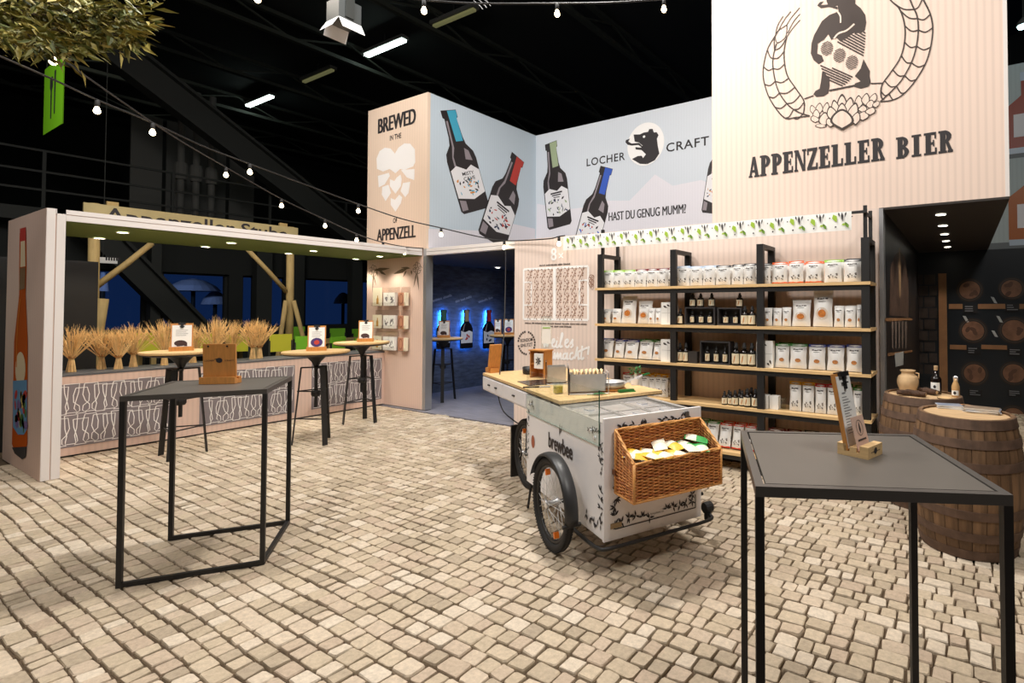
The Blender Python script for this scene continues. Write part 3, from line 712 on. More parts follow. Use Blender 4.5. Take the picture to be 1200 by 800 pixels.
M_TEAL = mat('print_teal', rgb(70, 170, 200), .6); M_RED = mat('print_red', None); M_SAGE = mat('print_sage', rgb(160, 175, 140), .6); M_ROY = mat('print_royal_blue', rgb(50, 90, 190), .6); M_OCH = mat('print_orange', rgb(220, 150, 70), .6)
M_NAVY = mat('print_navy', rgb(50, 60, 90), .6)
pbottle(ub, plU, (525, 129), (558, 247), ((529, 200), (565, 207)), M_TEAL, 'a teal neck band', ('MISTY', 'CAVE'), (M_TEAL, M_OCH, M_INK))
pbottle(ub, plU, (607, 184), (576, 283), ((566, 236), (606, 245)), M_RED, 'a red neck band', None, (M_RED, M_INK, M_NAVY))
pbottle(ul, plL, (645.5, 167), (656, 266), ((638, 215), (666, 215)), M_SAGE, 'a sage green neck band', None, (M_SAGE, M_INK, M_NAVY))
pbottle(ul, plL, (711, 196), (684, 296), ((683, 240), (712, 245)), M_ROY, 'a royal blue neck band', None, (M_ROY, M_INK, M_RED))
pbottle(ul, plL, (849, 150), (833, 250), ((824, 215), (846, 220)), M_OCH, 'a bright coloured label', None, (M_OCH, M_RED, M_NAVY))
f6 = lambda u, v: plL.px(680 + u / 5.7125, 130 + v / 5.7125)
deco(ul, 'mountain_print', [[f6(*p) for p in ((-296, 900), (914, 900), (1100, 900), (1100, 420), (900, 500), (810, 462), (620, 500), (500, 425), (330, 600), (170, 600), (60, 640), (-100, 660), (-290, 620))]], plL, M_LAV, .0015, 'pale printed mountain ridge')
fu = lambda u, v: plU.px(u, v)
deco(ub, 'mountain_print', [[fu(*p) for p in ((502, 290), (627, 290), (627, 268), (600, 262), (560, 270), (502, 268))]], plU, M_LAV, .0015, 'pale printed mountain ridge')
a, c = f6(43, 372), f6(300, 335); word(ul, 'LOCHER', a.x, c.x, a.y, f6(43, 320).y, plL, M_INK, bold=.012, spacing=1.1)
a, c = f6(576, 277), f6(862, 235); word(ul, 'CRAFT', a.x, c.x, a.y, f6(576, 218).y, plL, M_INK, bold=.012, spacing=1.1)
a, c = f6(190, 737), f6(706, 690); word(ul, 'HAST DU GENUG MUMM?', a.x, c.x, a.y, f6(190, 680).y, plL, M_INK, bold=0., heavy=2)
cc = f6(437, 222); rr = (f6(560, 222) - f6(314, 222)).x / 2
rb = deco(ul, 'bear_roundel', [ellipse2(cc, rr, rr, 40)], plL, M_PWHITE, .003, 'white disc with a black bear head')
deco(rb, 'bear_head', [[f6(*p) for p in P] for P in (
 [(358, 158), (400, 157), (425, 145), (455, 140), (462, 122), (485, 120), (494, 145), (512, 142), (525, 162), (514, 185), (520, 235), (530, 285), (500, 330), (450, 356), (418, 320), (440, 290), (412, 262), (372, 258), (370, 242), (408, 246), (418, 232), (395, 212), (365, 205)],
 [(347, 322), (385, 302), (412, 300), (430, 330), (448, 356), (400, 354)],
 [(303, 210), (306, 195), (335, 185), (322, 205), (345, 218), (395, 214), (420, 238), (415, 246), (390, 228), (345, 232), (318, 226)])], plL, M_INK, .005)
deco(rb, 'bear_eye', [ellipse2(f6(428, 172), rr * .07, rr * .06, 10)], plL, M_PWHITE, .006)
# ---- shelf wall, left part: coupon mural, slogan, stamp
h8 = lambda u, v: plS.px(600 + u / 8, 280 + v / 8)
a, c = h8(365, 205), h8(420, 200); word(sw, '8', a.x, c.x, a.y, h8(365, 85).y, plS, M_PWHITE, bold=.06)
a, c = h8(435, 180), h8(485, 176); word(sw, 'x', a.x, c.x, a.y, h8(435, 135).y, plS, M_PWHITE, bold=.05)
z0, z1 = h8(110, 750).y, h8(110, 285).y; x0, x1 = h8(110, 500).x, h8(715, 500).x; xm = h8(400, 500).x
bx_ = ribbon([(x0, z0), (x1, z0)], .03) + ribbon([(x0, z1), (x1, z1)], .03) + ribbon([(x0, z0), (x0, z1)], .03) + ribbon([(x1, z0), (x1, z1)], .03) + ribbon([(xm, z0), (xm, z1)], .05)
for s, xx in ((1, x0), (-1, x1)): bx_ += ribbon([(xx, z0 + (z1 - z0) * .28), (xx + s * .14, z0 + (z1 - z0) * .28), (xx + s * .14, z0 + (z1 - z0) * .74), (xx, z0 + (z1 - z0) * .74)], .025)
mu_ = deco(sw, 'coupon_frame', bx_, plS, M_PWHITE, .003, 'white printed frame around rows of hop sprigs')
M_SPR = mat('print_sprig', rgb(150, 112, 92), .8)
random.seed(3)
for r in range(4):
    for k in range(8):
        cx_ = x0 + .07 + (x1 - x0 - .14) * (k + .5) / 8 + (.02 if k > 3 else -.02); cz = z0 + (z1 - z0) * (r + .5) / 4; P = []
        for j in range(9):
            t = j / 9 * 2 * PI; rd = .03 + .025 * (j % 2)
            P.append(ellipse2((cx_ + rd * math.cos(t) * .9, cz + rd * math.sin(t) * 1.5), .014, .008, 6, t + .5))
        P += ribbon([(cx_ - .04, cz - .09), (cx_ + .01, cz), (cx_ + .04, cz + .09)], .006)
        deco(mu_, 'hop_sprig', P, plS, M_SPR, .003)
deco(sw, 'small_print', scribble(plS, h8(260, 255).x, h8(552, 250).x, h8(260, 256).y, h8(260, 238).y, 1), plS, M_INKB, .003)['kind'] = 'stuff'
n9 = lambda u, v: plS.px(600 + u / 8.89, 370 + v / 8.89)
deco(sw, 'small_print', scribble(plS, n9(135, 80).x, n9(785, 90).x, n9(135, 82).y, n9(135, 64).y, 2), plS, M_INKB, .003)['kind'] = 'stuff'
deco(sw, 'small_print', scribble(plS, n9(400, 115).x, n9(625, 110).x, n9(400, 117).y, n9(400, 98).y, 3), plS, M_INKB, .003)['kind'] = 'stuff'
# handwritten white slogan
def script(strokes, f, wd): 
    out = []
    for s in strokes: out += ribbon(curve2([f(*p) for p in s], 5), wd)
    return out
sc1 = [[(318, 215), (330, 270), (340, 320), (355, 260), (368, 320), (392, 205)], [(410, 290), (440, 270), (445, 245), (425, 250), (420, 300), (440, 325), (462, 300)], [(470, 255), (462, 320), (480, 325), (492, 300)], [(478, 228), (480, 226)],
       [(500, 300), (530, 200), (520, 185), (508, 260), (505, 325), (528, 310)], [(552, 290), (582, 272), (585, 248), (562, 255), (556, 305), (578, 328), (600, 305)], [(605, 300), (635, 245), (630, 280), (636, 310), (612, 330)]]
sc2 = [[(430, 450), (448, 385), (452, 450), (478, 385), (482, 450), (508, 388), (512, 445), (525, 440)], [(570, 390), (540, 400), (535, 445), (562, 440), (578, 385), (575, 450), (592, 440)], [(640, 385), (612, 395), (605, 440), (625, 452), (650, 425)],
       [(655, 450), (685, 320), (668, 420), (690, 380), (692, 450), (710, 435)], [(735, 310), (722, 420), (730, 452), (752, 430)], [(690, 375), (740, 352), (790, 330)], [(803, 315), (792, 405)], [(786, 436), (788, 434)]]
deco(sw, 'handwritten_slogan', script(sc1 + sc2, n9, .028), plS, M_PWHITE, .003, 'white handwritten lettering reading Weil es macht!')
# round stamp
cs = n9(152, 282); R_ = (n9(250, 282) - n9(58, 282)).x / 2
stp = []
for k in range(26):
    if k % 7 == 6: continue
    t0, t1 = 2 * PI * k / 26, 2 * PI * (k + .72) / 26
    for ri, ro in ((.82, .98),):
        stp.append([cs + Vector((math.cos(t), math.sin(t))) * R_ * q for t, q in ((t0, ri), (t0, ro), (t1, ro), (t1, ri))][::-1])
so = deco(sw, 'round_stamp', stp, plS, M_INKB, .003, 'dark round printed stamp')
for s, v in (('RONDOM', .08), ('GNUTZT', -.32)):
    letter(so, 'lettering', s, plS, cs + Vector((-.66, v - .05)) * R_, cs + Vector((.66, v + .10)) * R_, cs + Vector((-.66, v + .22)) * R_, M_INKB, bold=.035)
# sprig right of the coupon frame
sp = []
for k in range(8):
    c = h8(745 + 12 * math.sin(k * 2.1), 350 + k * 14); sp += ribbon(ellipse2(c, .035, .022, 8, k * 1.1) + [ellipse2(c, .035, .022, 8, k * 1.1)[0]], .006)
deco(sw, 'sprig_outline', sp, plS, M_SPR, .003)
# ---- garland on the pillar
q6 = lambda u, v: plP.px(425 + u / 6.667, 300 + v / 6.667)
gar = []
M_GAR = mat('print_olive', rgb(110, 92, 70), .8)
for a, c, wd in (((90, 110), (215, 95), .03), ((130, 115), (185, 148), .025), ((350, 100), (240, 140), .035), ((375, 95), (300, 90), .02), ((85, 125), (78, 290), .015), ((80, 130), (108, 235), .015), ((425, 120), (440, 270), .018), ((425, 120), (398, 245), .018), ((345, 110), (315, 165), .02), ((380, 110), (385, 145), .02), ((110, 110), (118, 160), .02)):
    P = leaf(q6(*a), q6(*c), wd); gar.append(P)
for cx_, cy_ in ((85, 115), (428, 95)):
    for k in range(7):
        t = k / 7 * 2 * PI; gar += ribbon(ellipse2(q6(cx_ + 22 * math.cos(t), cy_ + 26 * math.sin(t)), .05, .035, 8, t) , .009)
deco(pl_, 'leaf_garland', gar, plP, M_GAR, .003, 'printed garland of leaves and hop cones')
# ---- niche: printed casks on dark wall
plN = Plane('Y', TYB); plNS = Plane('X', -.628)
nz = lambda u, v: plN.px(1020 + u / 3.811, 230 + v / 3.81)
M_CASK = mat('print_cask_wood', rgb(128, 90, 66), .6, var=.35, vscale=7); M_CRIM = mat('print_cask_rim', rgb(52, 42, 36), .6); M_PLANK = mat('print_plank', rgb(150, 108, 72), .5, var=.2, vscale=5); M_SLATE = mat('print_slate', rgb(24, 24, 26), .5); M_NBR = mat('print_old_brick', rgb(60, 50, 46), .6, var=.4, vscale=6)
random.seed(8)
for r in range(9):
    for k in range(2):
        x0, x1 = 196 + k * 55 + (12 if r % 2 else -10), 248 + k * 55 + (12 if r % 2 else -10); x0 = max(x0, 196); x1 = min(x1, 302)
        y1 = 350 + r * 50; a, c = nz(x0, y1), nz(x1, y1 + 46)
        o = B().box(a.x, c.x - .012, TYB - .012, TYB, c.y + .012, a.y).build('brick', M_NBR, nb)
a, c = nz(303, 345), nz(345, 800); B().box(a.x, c.x, TYB - .02, TYB, 0, a.y).build('printed_beam', M_PLANK, nb)
for (x, yy, w_) in ((350, 490, 62), (480, 490, 132), (660, 490, 90), (355, 672, 74), (495, 672, 115), (690, 672, 80)):
    a, c = nz(x, yy - 10), nz(x + w_, yy + 12); B().box(a.x, c.x, TYB - .018, TYB, c.y, a.y).build('printed_plank', M_PLANK, nb)
for (x, yy, r_) in ((443, 418, 62), (630, 412, 62), (458, 600, 66), (642, 598, 74), (465, 790, 64), (640, 790, 66), (815, 412, 62), (830, 598, 70), (820, 790, 66), (465, 985, 66), (640, 985, 66)):
    c = nz(x, yy); rd = r_ / 3.81 / 616 * (c - Vector((0, 0))).length if False else (nz(x + r_, yy).x - nz(x - r_, yy).x) / 2
    o = deco(nb, 'printed_cask', [ellipse2(c, rd, rd, 28)], plN, M_CRIM, .008, 'round cask head printed on the dark wall')
    deco(o, 'printed_cask_head', [ellipse2(c, rd * .75, rd * .75, 24)], plN, M_CASK, .012)
    deco(o, 'printed_cask_ring', sum((ribbon(e + [e[0]], .012) for e in [ellipse2(c, rd * .86, rd * .86, 24)]), []), plN, mat('print_ring', rgb(66, 56, 50), .5), .013)
    deco(o, 'printed_stain', [ellipse2((c.x + random.uniform(-.08, .08), c.y + random.uniform(-.08, .08)), .05, .03, 9, random.uniform(0, 3)) for _ in range(3)], plN, mat('print_stain', rgb(92, 62, 46), .6), .0135)
    a = nz(x - 28, yy + r_ + 5); c2 = nz(x + 35, yy + r_ + 40); s_ = B().box(a.x, c2.x, TYB - .024, TYB - .019, c2.y, a.y).build('printed_slate', M_SLATE, nb)
    ds = []
    for k in range(3):
        zz = a.y - (a.y - c2.y) * (k + .7) / 3.6; ds += ribbon([(a.x + .02, zz), (a.x + (c2.x - a.x) * random.uniform(.5, .9), zz)], .014)
    deco(s_, 'chalk_line', ds, Plane('Y', TYB - .024), mat('chalk', rgb(120, 120, 124), .8), .002)
for (x, yy) in ((545, 460), (548, 610), (570, 545), (420, 545)):
    deco(nb, 'printed_slip', [[nz(x - 8, yy - 12), nz(x + 6, yy - 10), nz(x + 22, yy + 18), nz(x + 8, yy + 16)][::-1]], plN, mat('print_slip', rgb(170, 172, 172), .7), .01)
# side wall print: vaulted cellar with casks
s4 = lambda u, v: plNS.px(990 + u / 3.333, 240 + v / 3.333)
cv = deco(ns, 'printed_vault', [[s4(*p) for p in ((172, 430), (178, 240), (195, 195), (215, 180), (235, 210), (248, 300), (248, 440))]], plNS, mat('print_vault', rgb(78, 58, 48), .5, var=.5, vscale=9), .003, 'cask cellar printed on the dark side wall')
deco(cv, 'printed_window', [ellipse2(s4(213, 265), .12, .30, 14)], plNS, mat('print_glow', rgb(150, 122, 92), .5, var=.3, vscale=8), .005)
for k in range(5):
    deco(cv, 'printed_glass', [[s4(180 + k * 13, 455), s4(189 + k * 13, 455), s4(187 + k * 13, 560), s4(182 + k * 13, 560)][::-1]], plNS, mat('print_glassware', rgb(120, 105, 98), .5, var=.4, vscale=14), .005)
deco(cv, 'printed_shelf_line', ribbon([s4(155, 448), s4(262, 446)], .03) + ribbon([s4(165, 585), s4(262, 570)], .03), plNS, M_PLANK, .006)
deco(cv, 'printed_paper', [[s4(192, 580), s4(228, 572), s4(226, 625), s4(196, 632)][::-1]], plNS, mat('print_slip', None), .0065)
# ---- grey print with spirit bottles, right of the tower
plG = Plane('Y', TYB + .02)
for (x, yb, yt, m) in ((1203, 176, 92, mat('print_cognac', rgb(150, 52, 24), .4)), (1208, 284, 196, mat('print_honey', rgb(176, 96, 34), .4))):
    b_, t = plG.px(x, yb), plG.px(x, yt); hh = t.y - b_.y; wd = hh * .24
    q = lambda u, v: (b_.x + u * wd, b_.y + v * hh)
    o = deco(nu, 'printed_bottle', [[q(*p) for p in ((-1, .04), (1, .04), (1, .62), (.4, .74), (.22, .78), (.22, .98), (-.22, .98), (-.22, .78), (-.4, .74), (-1, .62))]], plG, m, .003, 'printed square spirit bottle on the grey wall')
    deco(o, 'printed_label', [[q(*p) for p in ((-.6, .2), (.7, .2), (.7, .52), (-.6, .52))]], plG, M_PLAB, .005)
    deco(o, 'printed_base', [[q(*p) for p in ((-.98, -.03), (.98, -.03), (1, .05), (-1, .05))]], plG, mat('print_ice', rgb(190, 205, 220), .4), .0045)
    deco(o, 'printed_cap', [[q(*p) for p in ((-.26, .98), (.26, .98), (.26, 1.1), (-.26, 1.1))]], plG, mat('print_ice', None), .0045)
    deco(nu, 'printed_ledge', [[(b_.x - 1.2, b_.y - .1), (b_.x + 1.4, b_.y - .1), (b_.x + 1.4, b_.y + .02), (b_.x - 1.2, b_.y + .02)]], plG, mat('print_ledge', rgb(120, 126, 128), .6), .002)

# ================================================================ TABLES
M_TFRAME = mat('anthracite_frame', rgb(78, 75, 72), .35)
def square_table(loc, rz, label, sz=.70, hgt=1.09):
    t = thing('bar_table', label, 'table', loc, rz); h = sz / 2; w = .025
    B().box(-h + .032, h - .032, -h + .032, h - .032, hgt - .012, hgt - .001).build('table_top', M_TTOP, t)
    B().box(-h, h, -h, -h + .025, hgt - .03, hgt).box(-h, h, h - .025, h, hgt - .03, hgt).box(-h, -h + .025, -h + .025, h - .025, hgt - .03, hgt).box(h - .025, h, -h + .025, h - .025, hgt - .03, hgt).build('top_frame', M_TFRAME, t)
    for sx in (-1, 1):
        for sy in (-1, 1):
            x, y_ = sx * (h - w / 2), sy * (h - w / 2)
            B().box(x - w / 2, x + w / 2, y_ - w / 2, y_ + w / 2, 0, hgt - .03).build('leg', M_BLACK, t)
    for sy in (-1, 1): B().box(-h + w, h - w, sy * (h - w / 2) - w / 2, sy * (h - w / 2) + w / 2, 0, w).build('floor_bar', M_BLACK, t)
    B().box(h - w, h, -h + w, h - w, 0, w).build('floor_bar', M_BLACK, t)
    return t
T1 = square_table((-4.258, 1.544, .003), math.radians(54.2), 'square black steel bar table carrying only the back of a wooden menu board')
T2 = square_table((-.345, 1.905, .003), math.radians(24.6), 'square black steel bar table with a clipboard holder beside the barrels', .69)

def clip_board(t, hh, wd, tilt, back, m=M_WOODO, pap=M_PAPER, z0=.05, y0=0.):
    """a board leaning back in its slot; paper on the front (-y side)"""
    M = Matrix.Translation((0, y0, z0)) @ Matrix.Rotation(tilt, 4, 'X')
    o = B().box(-wd / 2, wd / 2, 0, .008, 0, hh, M).build('board', m, t)
    B().box(-wd / 2 + .012, wd / 2 - .012, -.002, -.0005, .005, hh - .02, M).build('paper', pap, o)
    B().box(-.03, .03, -.008, .012, hh - .012, hh + .008, M).box(-.012, .012, -.010, -.002, hh - .05, hh - .012, M).build('clip', M_BLACK, o)
    pb = Plane('F', 0, M @ Vector((0, -.002, 0)), M.to_3x3() @ Vector((1, 0, 0)), M.to_3x3() @ Vector((0, 0, 1)))
    return o, pb
def menu_stand(loc, rz, label, pic, hh=.27, wd=.19):
    t = thing('menu_stand', label, 'menu stand', loc, rz, 'menu stands on the bar tables')
    B().box(-wd * .55, wd * .55, -.045, .03, 0, .028).box(-wd * .55, wd * .55, -.045, -.012, .028, .045).box(-wd * .55, wd * .55, .012, .03, .028, .045).build('base', M_WOODO, t)
    o, pb = clip_board(t, hh, wd, math.radians(-8), False, M_WOODO, M_PAPER, .028)
    ls = ribbon([(-.02, hh * .87), (.02, hh * .87)], .012)
    for k in range(4): ls += ribbon([(-.05, hh * (.72 - k * .07)), (.05 - .015 * (k % 2), hh * (.72 - k * .07))], .003)
    deco(o, 'print', ls, pb, M_INK, .001)
    if pic == 'circle':
        deco(o, 'picture', [ellipse2((.0, hh * .26), wd * .33, hh * .2, 20)], pb, mat('print_violet_dark', rgb(70, 50, 110), .6), .0012); deco(o, 'picture', [ellipse2((.0, hh * .26), wd * .15, hh * .1, 14)], pb, M_RED, .0016)
    else: deco(o, 'picture', [ellipse2((-.01, hh * .2), wd * .28, hh * .12, 14), [(-.04, .02), (-.015, .02), (-.015, .06), (-.04, .06)], [(.02, .02), (.045, .02), (.045, .06), (.02, .06)]], pb, mat('print_cow_brown', rgb(66, 42, 38), .6), .0012)
    return t
def tripod_table(loc, label, hgt, rz, r=.35):
    t = thing('bistro_table', label, 'table', (loc[0], loc[1], .003), rz)
    o = B().lathe([(r - .03, hgt - .035), (r, hgt - .022), (r, hgt - .004), (r - .004, hgt)], n=40).build('table_top', M_WOOD, t, False)
    B().lathe([(r - .10, hgt - .055), (r - .01, hgt - .036), (r - .012, hgt - .03)], n=36).build('table_rim', M_BLACK, t)
    B().lathe([(.022, hgt - .22), (.022, hgt - .19), (.05, hgt - .13), (.11, hgt - .06), (.14, hgt - .05)], n=20).build('hub', M_BLACK, t, True)
    B().lathe([(.018, .42), (.018, hgt - .2)], n=12).lathe([(.04, .55), (.05, .57), (.05, .60), (.04, .62)], n=14).build('screw_column', M_BLACK, t)
    for k in range(3):
        a = 2 * PI * k / 3; d = Vector((math.cos(a), math.sin(a), 0)); n = Vector((-d.y, d.x, 0))
        B().bar(d * .23, d * .15 + Vector((0, 0, hgt - .19)), .055, .012, up=d).bar(d * .15 + Vector((0, 0, hgt - .195)), d * .01 + Vector((0, 0, hgt - .195)), .055, .012).build('leg', M_BLACK, t)
    for zz, rr in ((.30, .205), (.62, .185)):
        bb = B()
        P = [Vector((math.cos(2 * PI * k / 3) * rr, math.sin(2 * PI * k / 3) * rr, zz)) for k in range(3)]
        for k in range(3): bb.bar(P[k], P[(k + 1) % 3], .012)
        bb.build('brace', M_BLACK, t)
    return t
for (cx_, cy_, hz, rz, lab, lab2, pic, dx, dy, r_) in (
    (-7.32, 2.33, 1.135, 3.55, 'round wooden tripod table beside the bar with a cow menu stand', 'clipboard menu stand with cow picture, on tripod table behind the square table', 'cow', 0, 0, .34),
    (-6.66, 3.38, 1.09, 4.15, 'round wooden tripod table with a violet circle menu stand', 'clipboard menu stand with a round violet picture on tripod table', 'circle', 0, 0, .35),
    (-7.30, 4.31, 1.125, 4.5, 'round wooden tripod table close to the pink pillar', 'clipboard menu stand on the tripod table close to the pink pillar', 'cow', 0, .05, .35),
    (-7.78, 6.02, 1.085, 5.6, 'round tripod table in the blue lounge before the glowing bottles', 'clipboard menu stand in the blue lounge beside the pillar edge', 'cow', .02, 0, .33),
    (-7.40, 7.15, 1.10, 4.9, 'round tripod table deep in the blue lounge behind the cart', 'clipboard menu stand deep in the lounge behind the cart', 'circle', .08, -.05, .33)):
    tripod_table((cx_, cy_), lab, hz, rz, r_)
    ang = math.atan2(-cy_, -cx_)
    menu_stand((cx_ + dx, cy_ + dy, hz + .004), ang + PI / 2 + random.uniform(-.2, .2), lab2, pic, .27, .185)
o = menu_stand((-7.55, 7.05, 1.104), math.atan2(-7.05, 7.55) + PI / 2, 'narrow menu stand beside another stand deep in the lounge', 'cow', .26, .12)
# the menu board on the left square table, seen from behind
q = onZ(258, 449, 1.094); rzb = math.radians(38)
t = thing('menu_board', 'orange wooden menu board seen from its back with a bear mark', 'menu board', tuple(q), rzb)
B().box(-.108, .108, -.035, .04, 0, .03).box(-.108, .108, -.035, -.012, .03, .045).box(-.108, .108, .012, .04, .03, .045).build('base', M_WOODO, t)
M = Matrix.Translation((0, -.006, .031)) @ Matrix.Rotation(math.radians(3), 4, 'X')
bo = B().box(-.10, .10, 0, .012, 0, .235, M).build('board', M_WOODO, t)
pb = Plane('F', 0, M @ Vector((0, 0, 0)), M.to_3x3() @ Vector((1, 0, 0)), M.to_3x3() @ Vector((0, 0, 1)))
deco(bo, 'bear_mark', [ellipse2((0, .125), .020, .017, 14), [(-.015, .13), (-.034, .132), (-.015, .138)]], pb, M_INK, .001)
letter(bo, 'lettering', 'LOCHER', pb, (-.09, .119), (-.032, .119), (-.09, .129), M_INK, off=.001); letter(bo, 'lettering', 'CRAFT', pb, (.034, .119), (.09, .119), (.034, .129), M_INK, off=.001)
B().box(-.07, -.06, -.004, .014, .215, .225, M).build('rivet', M_BLACK, bo); B().box(.045, .055, -.004, .014, .215, .225, M).build('rivet', M_BLACK, bo)
# the clipboard holder on the right square table
q = onZ(1006, 531, 1.092); rz = math.radians(-16)
t = thing('menu_holder', 'oak block holding a tall white clipboard menu and a pink card', 'menu holder', tuple(q), rz)
bb = B().box(-.05, -.018, -.055, .055, 0, .04).box(.03, .06, -.055, .055, 0, .04).box(-.018, .03, -.055, .055, 0, .016).box(-.006, .018, -.055, .055, .016, .032).build('block', M_WOODB, t)
M = Matrix.Translation((-.011, 0, .018)) @ Matrix.Rotation(math.radians(-11), 4, 'Y') @ Matrix.Rotation(PI / 2, 4, 'Z')
bo = B().box(-.055, .055, .0, .014, 0, .262, M).build('clipboard', M_WOODO, t)
B().box(-.05, .05, -.0025, -.0005, .005, .252, M).build('paper', M_PAPER, bo)
B().box(-.03, .03, -.012, .016, .250, .267, M).box(-.007, .007, -.010, -.003, .205, .250, M).box(-.02, .02, -.010, -.004, .225, .23, M).build('clip', M_BLACK, bo)
pb = Plane('F', 0, M @ Vector((0, -.0025, 0)), M.to_3x3() @ Vector((1, 0, 0)), M.to_3x3() @ Vector((0, 0, 1)))
ls = ribbon([(-.03, .192), (-.005, .192)], .005)
for k in range(14): ls += ribbon([(-.035, .178 - k * .0095), (.0 + .02 * ((k * 7) % 3) / 2, .178 - k * .0095)], .0025)
deco(bo, 'menu_print', ls, pb, mat('print_grey', rgb(140, 140, 140), .8), .001)
M = Matrix.Translation((.022, -.004, .018)) @ Matrix.Rotation(math.radians(-14), 4, 'Y') @ Matrix.Rotation(PI / 2, 4, 'Z')
co = B().box(-.045, .045, -.002, .0, 0, .115, M).build('pink_card', mat('pink_card', rgb(222, 188, 170), .7), t)
pb = Plane('F', 0, M @ Vector((0, -.002, 0)), M.to_3x3() @ Vector((1, 0, 0)), M.to_3x3() @ Vector((0, 0, 1)))
e = ellipse2((.0, .075), .022, .026, 20); deco(co, 'card_emblem', ribbon(e + [e[0]], .002) + [leaf((.0, .055), (.0, .095), .006)] + ribbon([(-.03, .035), (.03, .035)], .006), pb, M_INKB, .001)
deco(bb, 'bear_mark', [ellipse2((.0, .022), .012, .011, 12)] + ribbon([(-.035, .02), (.035, .02)], .002), Plane('F', 0, (.06, 0, 0), (0, 1, 0), (0, 0, 1)), M_INK, .001)

# ================================================================ SHELVING
SF, SB = 4.87, 5.245
SX = [-3.58, -2.63, -1.68, -.73]; SZ = [1.832, 1.425, 1.028, .633, .185]
sh_ = thing('shelf_rack', 'long black steel rack with five light oak boards', 'shelf', ((SX[0] + SX[3]) / 2, (SF + SB) / 2, .003)); OX, OY = (SX[0] + SX[3]) / 2, (SF + SB) / 2
for i, x in enumerate(SX):
    x -= OX
    for y_ in (SF - OY, SB - OY - .04):
        B().box(x - .034, x + .034, y_, y_ + .04, 0, 2.215).build('upright', M_BLACK, sh_)
    B().box(x - .034, x + .034, SF - OY + .04, SB - OY - .04, 2.175, 2.215).build('top_bar', M_BLACK, sh_)
for zz in SZ:
    for i in range(3):
        a, c = SX[i] - OX, SX[i + 1] - OX
        x0 = a - (.06 if i == 0 else 0); x1 = c + (.045 if i == 2 else 0)
        B().box(x0, x1 - .002, SF - OY - .012, SB - OY, zz - .030, zz - .003).build('shelf_board', M_WOODB, sh_)
    B().box(SX[0] - OX + .036, SX[3] - OX - .036, SF - OY + .002, SF - OY + .036, zz - .075, zz - .031).build('rail', M_BLACK, sh_)
# banner with leaves on its rod
bn = thing('leaf_banner', 'long white fabric banner printed with green leaves above the shelves', 'banner', (OX, SF - .02, 0))
for x in (SX[0] + .02, SX[3] - .0): 
    B().bar((x - OX, .05, 2.217), (x - OX, .05, 2.50), .03).build('rod_post', M_BLACK, bn)
    B().bar((x - OX, .35, 2.217), (x - OX, .35, 2.50), .03).build('rod_post', M_BLACK, bn)
plB = Plane('Y', SF - .03)
bl, br = plB.px(661, 278), plB.px(998, 250); bx0, bx1 = bl.x, br.x
bz1 = (plB.px(700, 274).y + plB.px(998, 247).y) / 2; bz0 = (plB.px(700, 292).y + plB.px(998, 268).y) / 2
B().bar((bx0 - OX, .0, bz1 - .012), (SX[3] - OX + .02, .0, bz1 - .012), .022).build('rod', M_BLACK, bn)
B().bar((SX[3] - OX, 0, bz1 - .012), (SX[3] - OX, .37, bz1 - .012), .02).build('rod_arm', M_BLACK, bn)
cb = B(); n = 60; vs = []
for k in range(n + 1):
    x = bx0 + (bx1 - bx0) * k / n - OX
    for zz, ph in ((bz1, 0), ((bz0 + bz1) / 2, .4), (bz0, .8)): vs.append((x, -.016 - .004 * math.sin(k * .9 + ph) - (.006 if zz < bz1 else 0), zz))
cb.add(vs, [(k * 3 + j, k * 3 + j + 1, k * 3 + j + 4, k * 3 + j + 3) for k in range(n) for j in (0, 1)])
cl = cb.build('cloth', M_PAPER, bn, True); cl['label'] = 'white cloth with printed leaves'
pc = Plane('F', 0, (0, -.030, 0), (1, 0, 0), (0, 0, 1)); random.seed(21)
gl_, gd_, bk_ = [], [], []
k = 0; x = bx0 - OX + .06
while x < bx1 - OX - .08:
    zz = bz1 - .055 - .02 * (k % 2)
    gl_.append(leaf((x, zz + .035), (x + .03, zz - .035), .022)); gd_.append(leaf((x + .13, bz0 + .02), (x + .10, bz0 + .075), .014))
    gl_.append(leaf((x + .07, bz0 + .05), (x + .12, bz0 + .06), .010))
    bk_ += [leaf((x + .075, bz1 - .005), (x + .08, bz1 - .09), .010), leaf((x + .045, bz1 - .005), (x + .055, bz1 - .045), .007), leaf((x + .11, bz1 - .005), (x + .10, bz1 - .05), .007), ellipse2((x + .02, bz0 + .035), .008, .007, 8), ellipse2((x + .16, bz1 - .05), .006, .006, 8)]
    x += .19; k += 1
for nm, L_, m in (('leaf_print', gl_, mat('print_lime', rgb(160, 195, 60), .7)), ('leaf_print', gd_, mat('print_green', rgb(110, 150, 50), .7)), ('stem_print', bk_, M_INK)):
    for P_ in L_: deco(cl, nm, [P_], pc, m, .0)

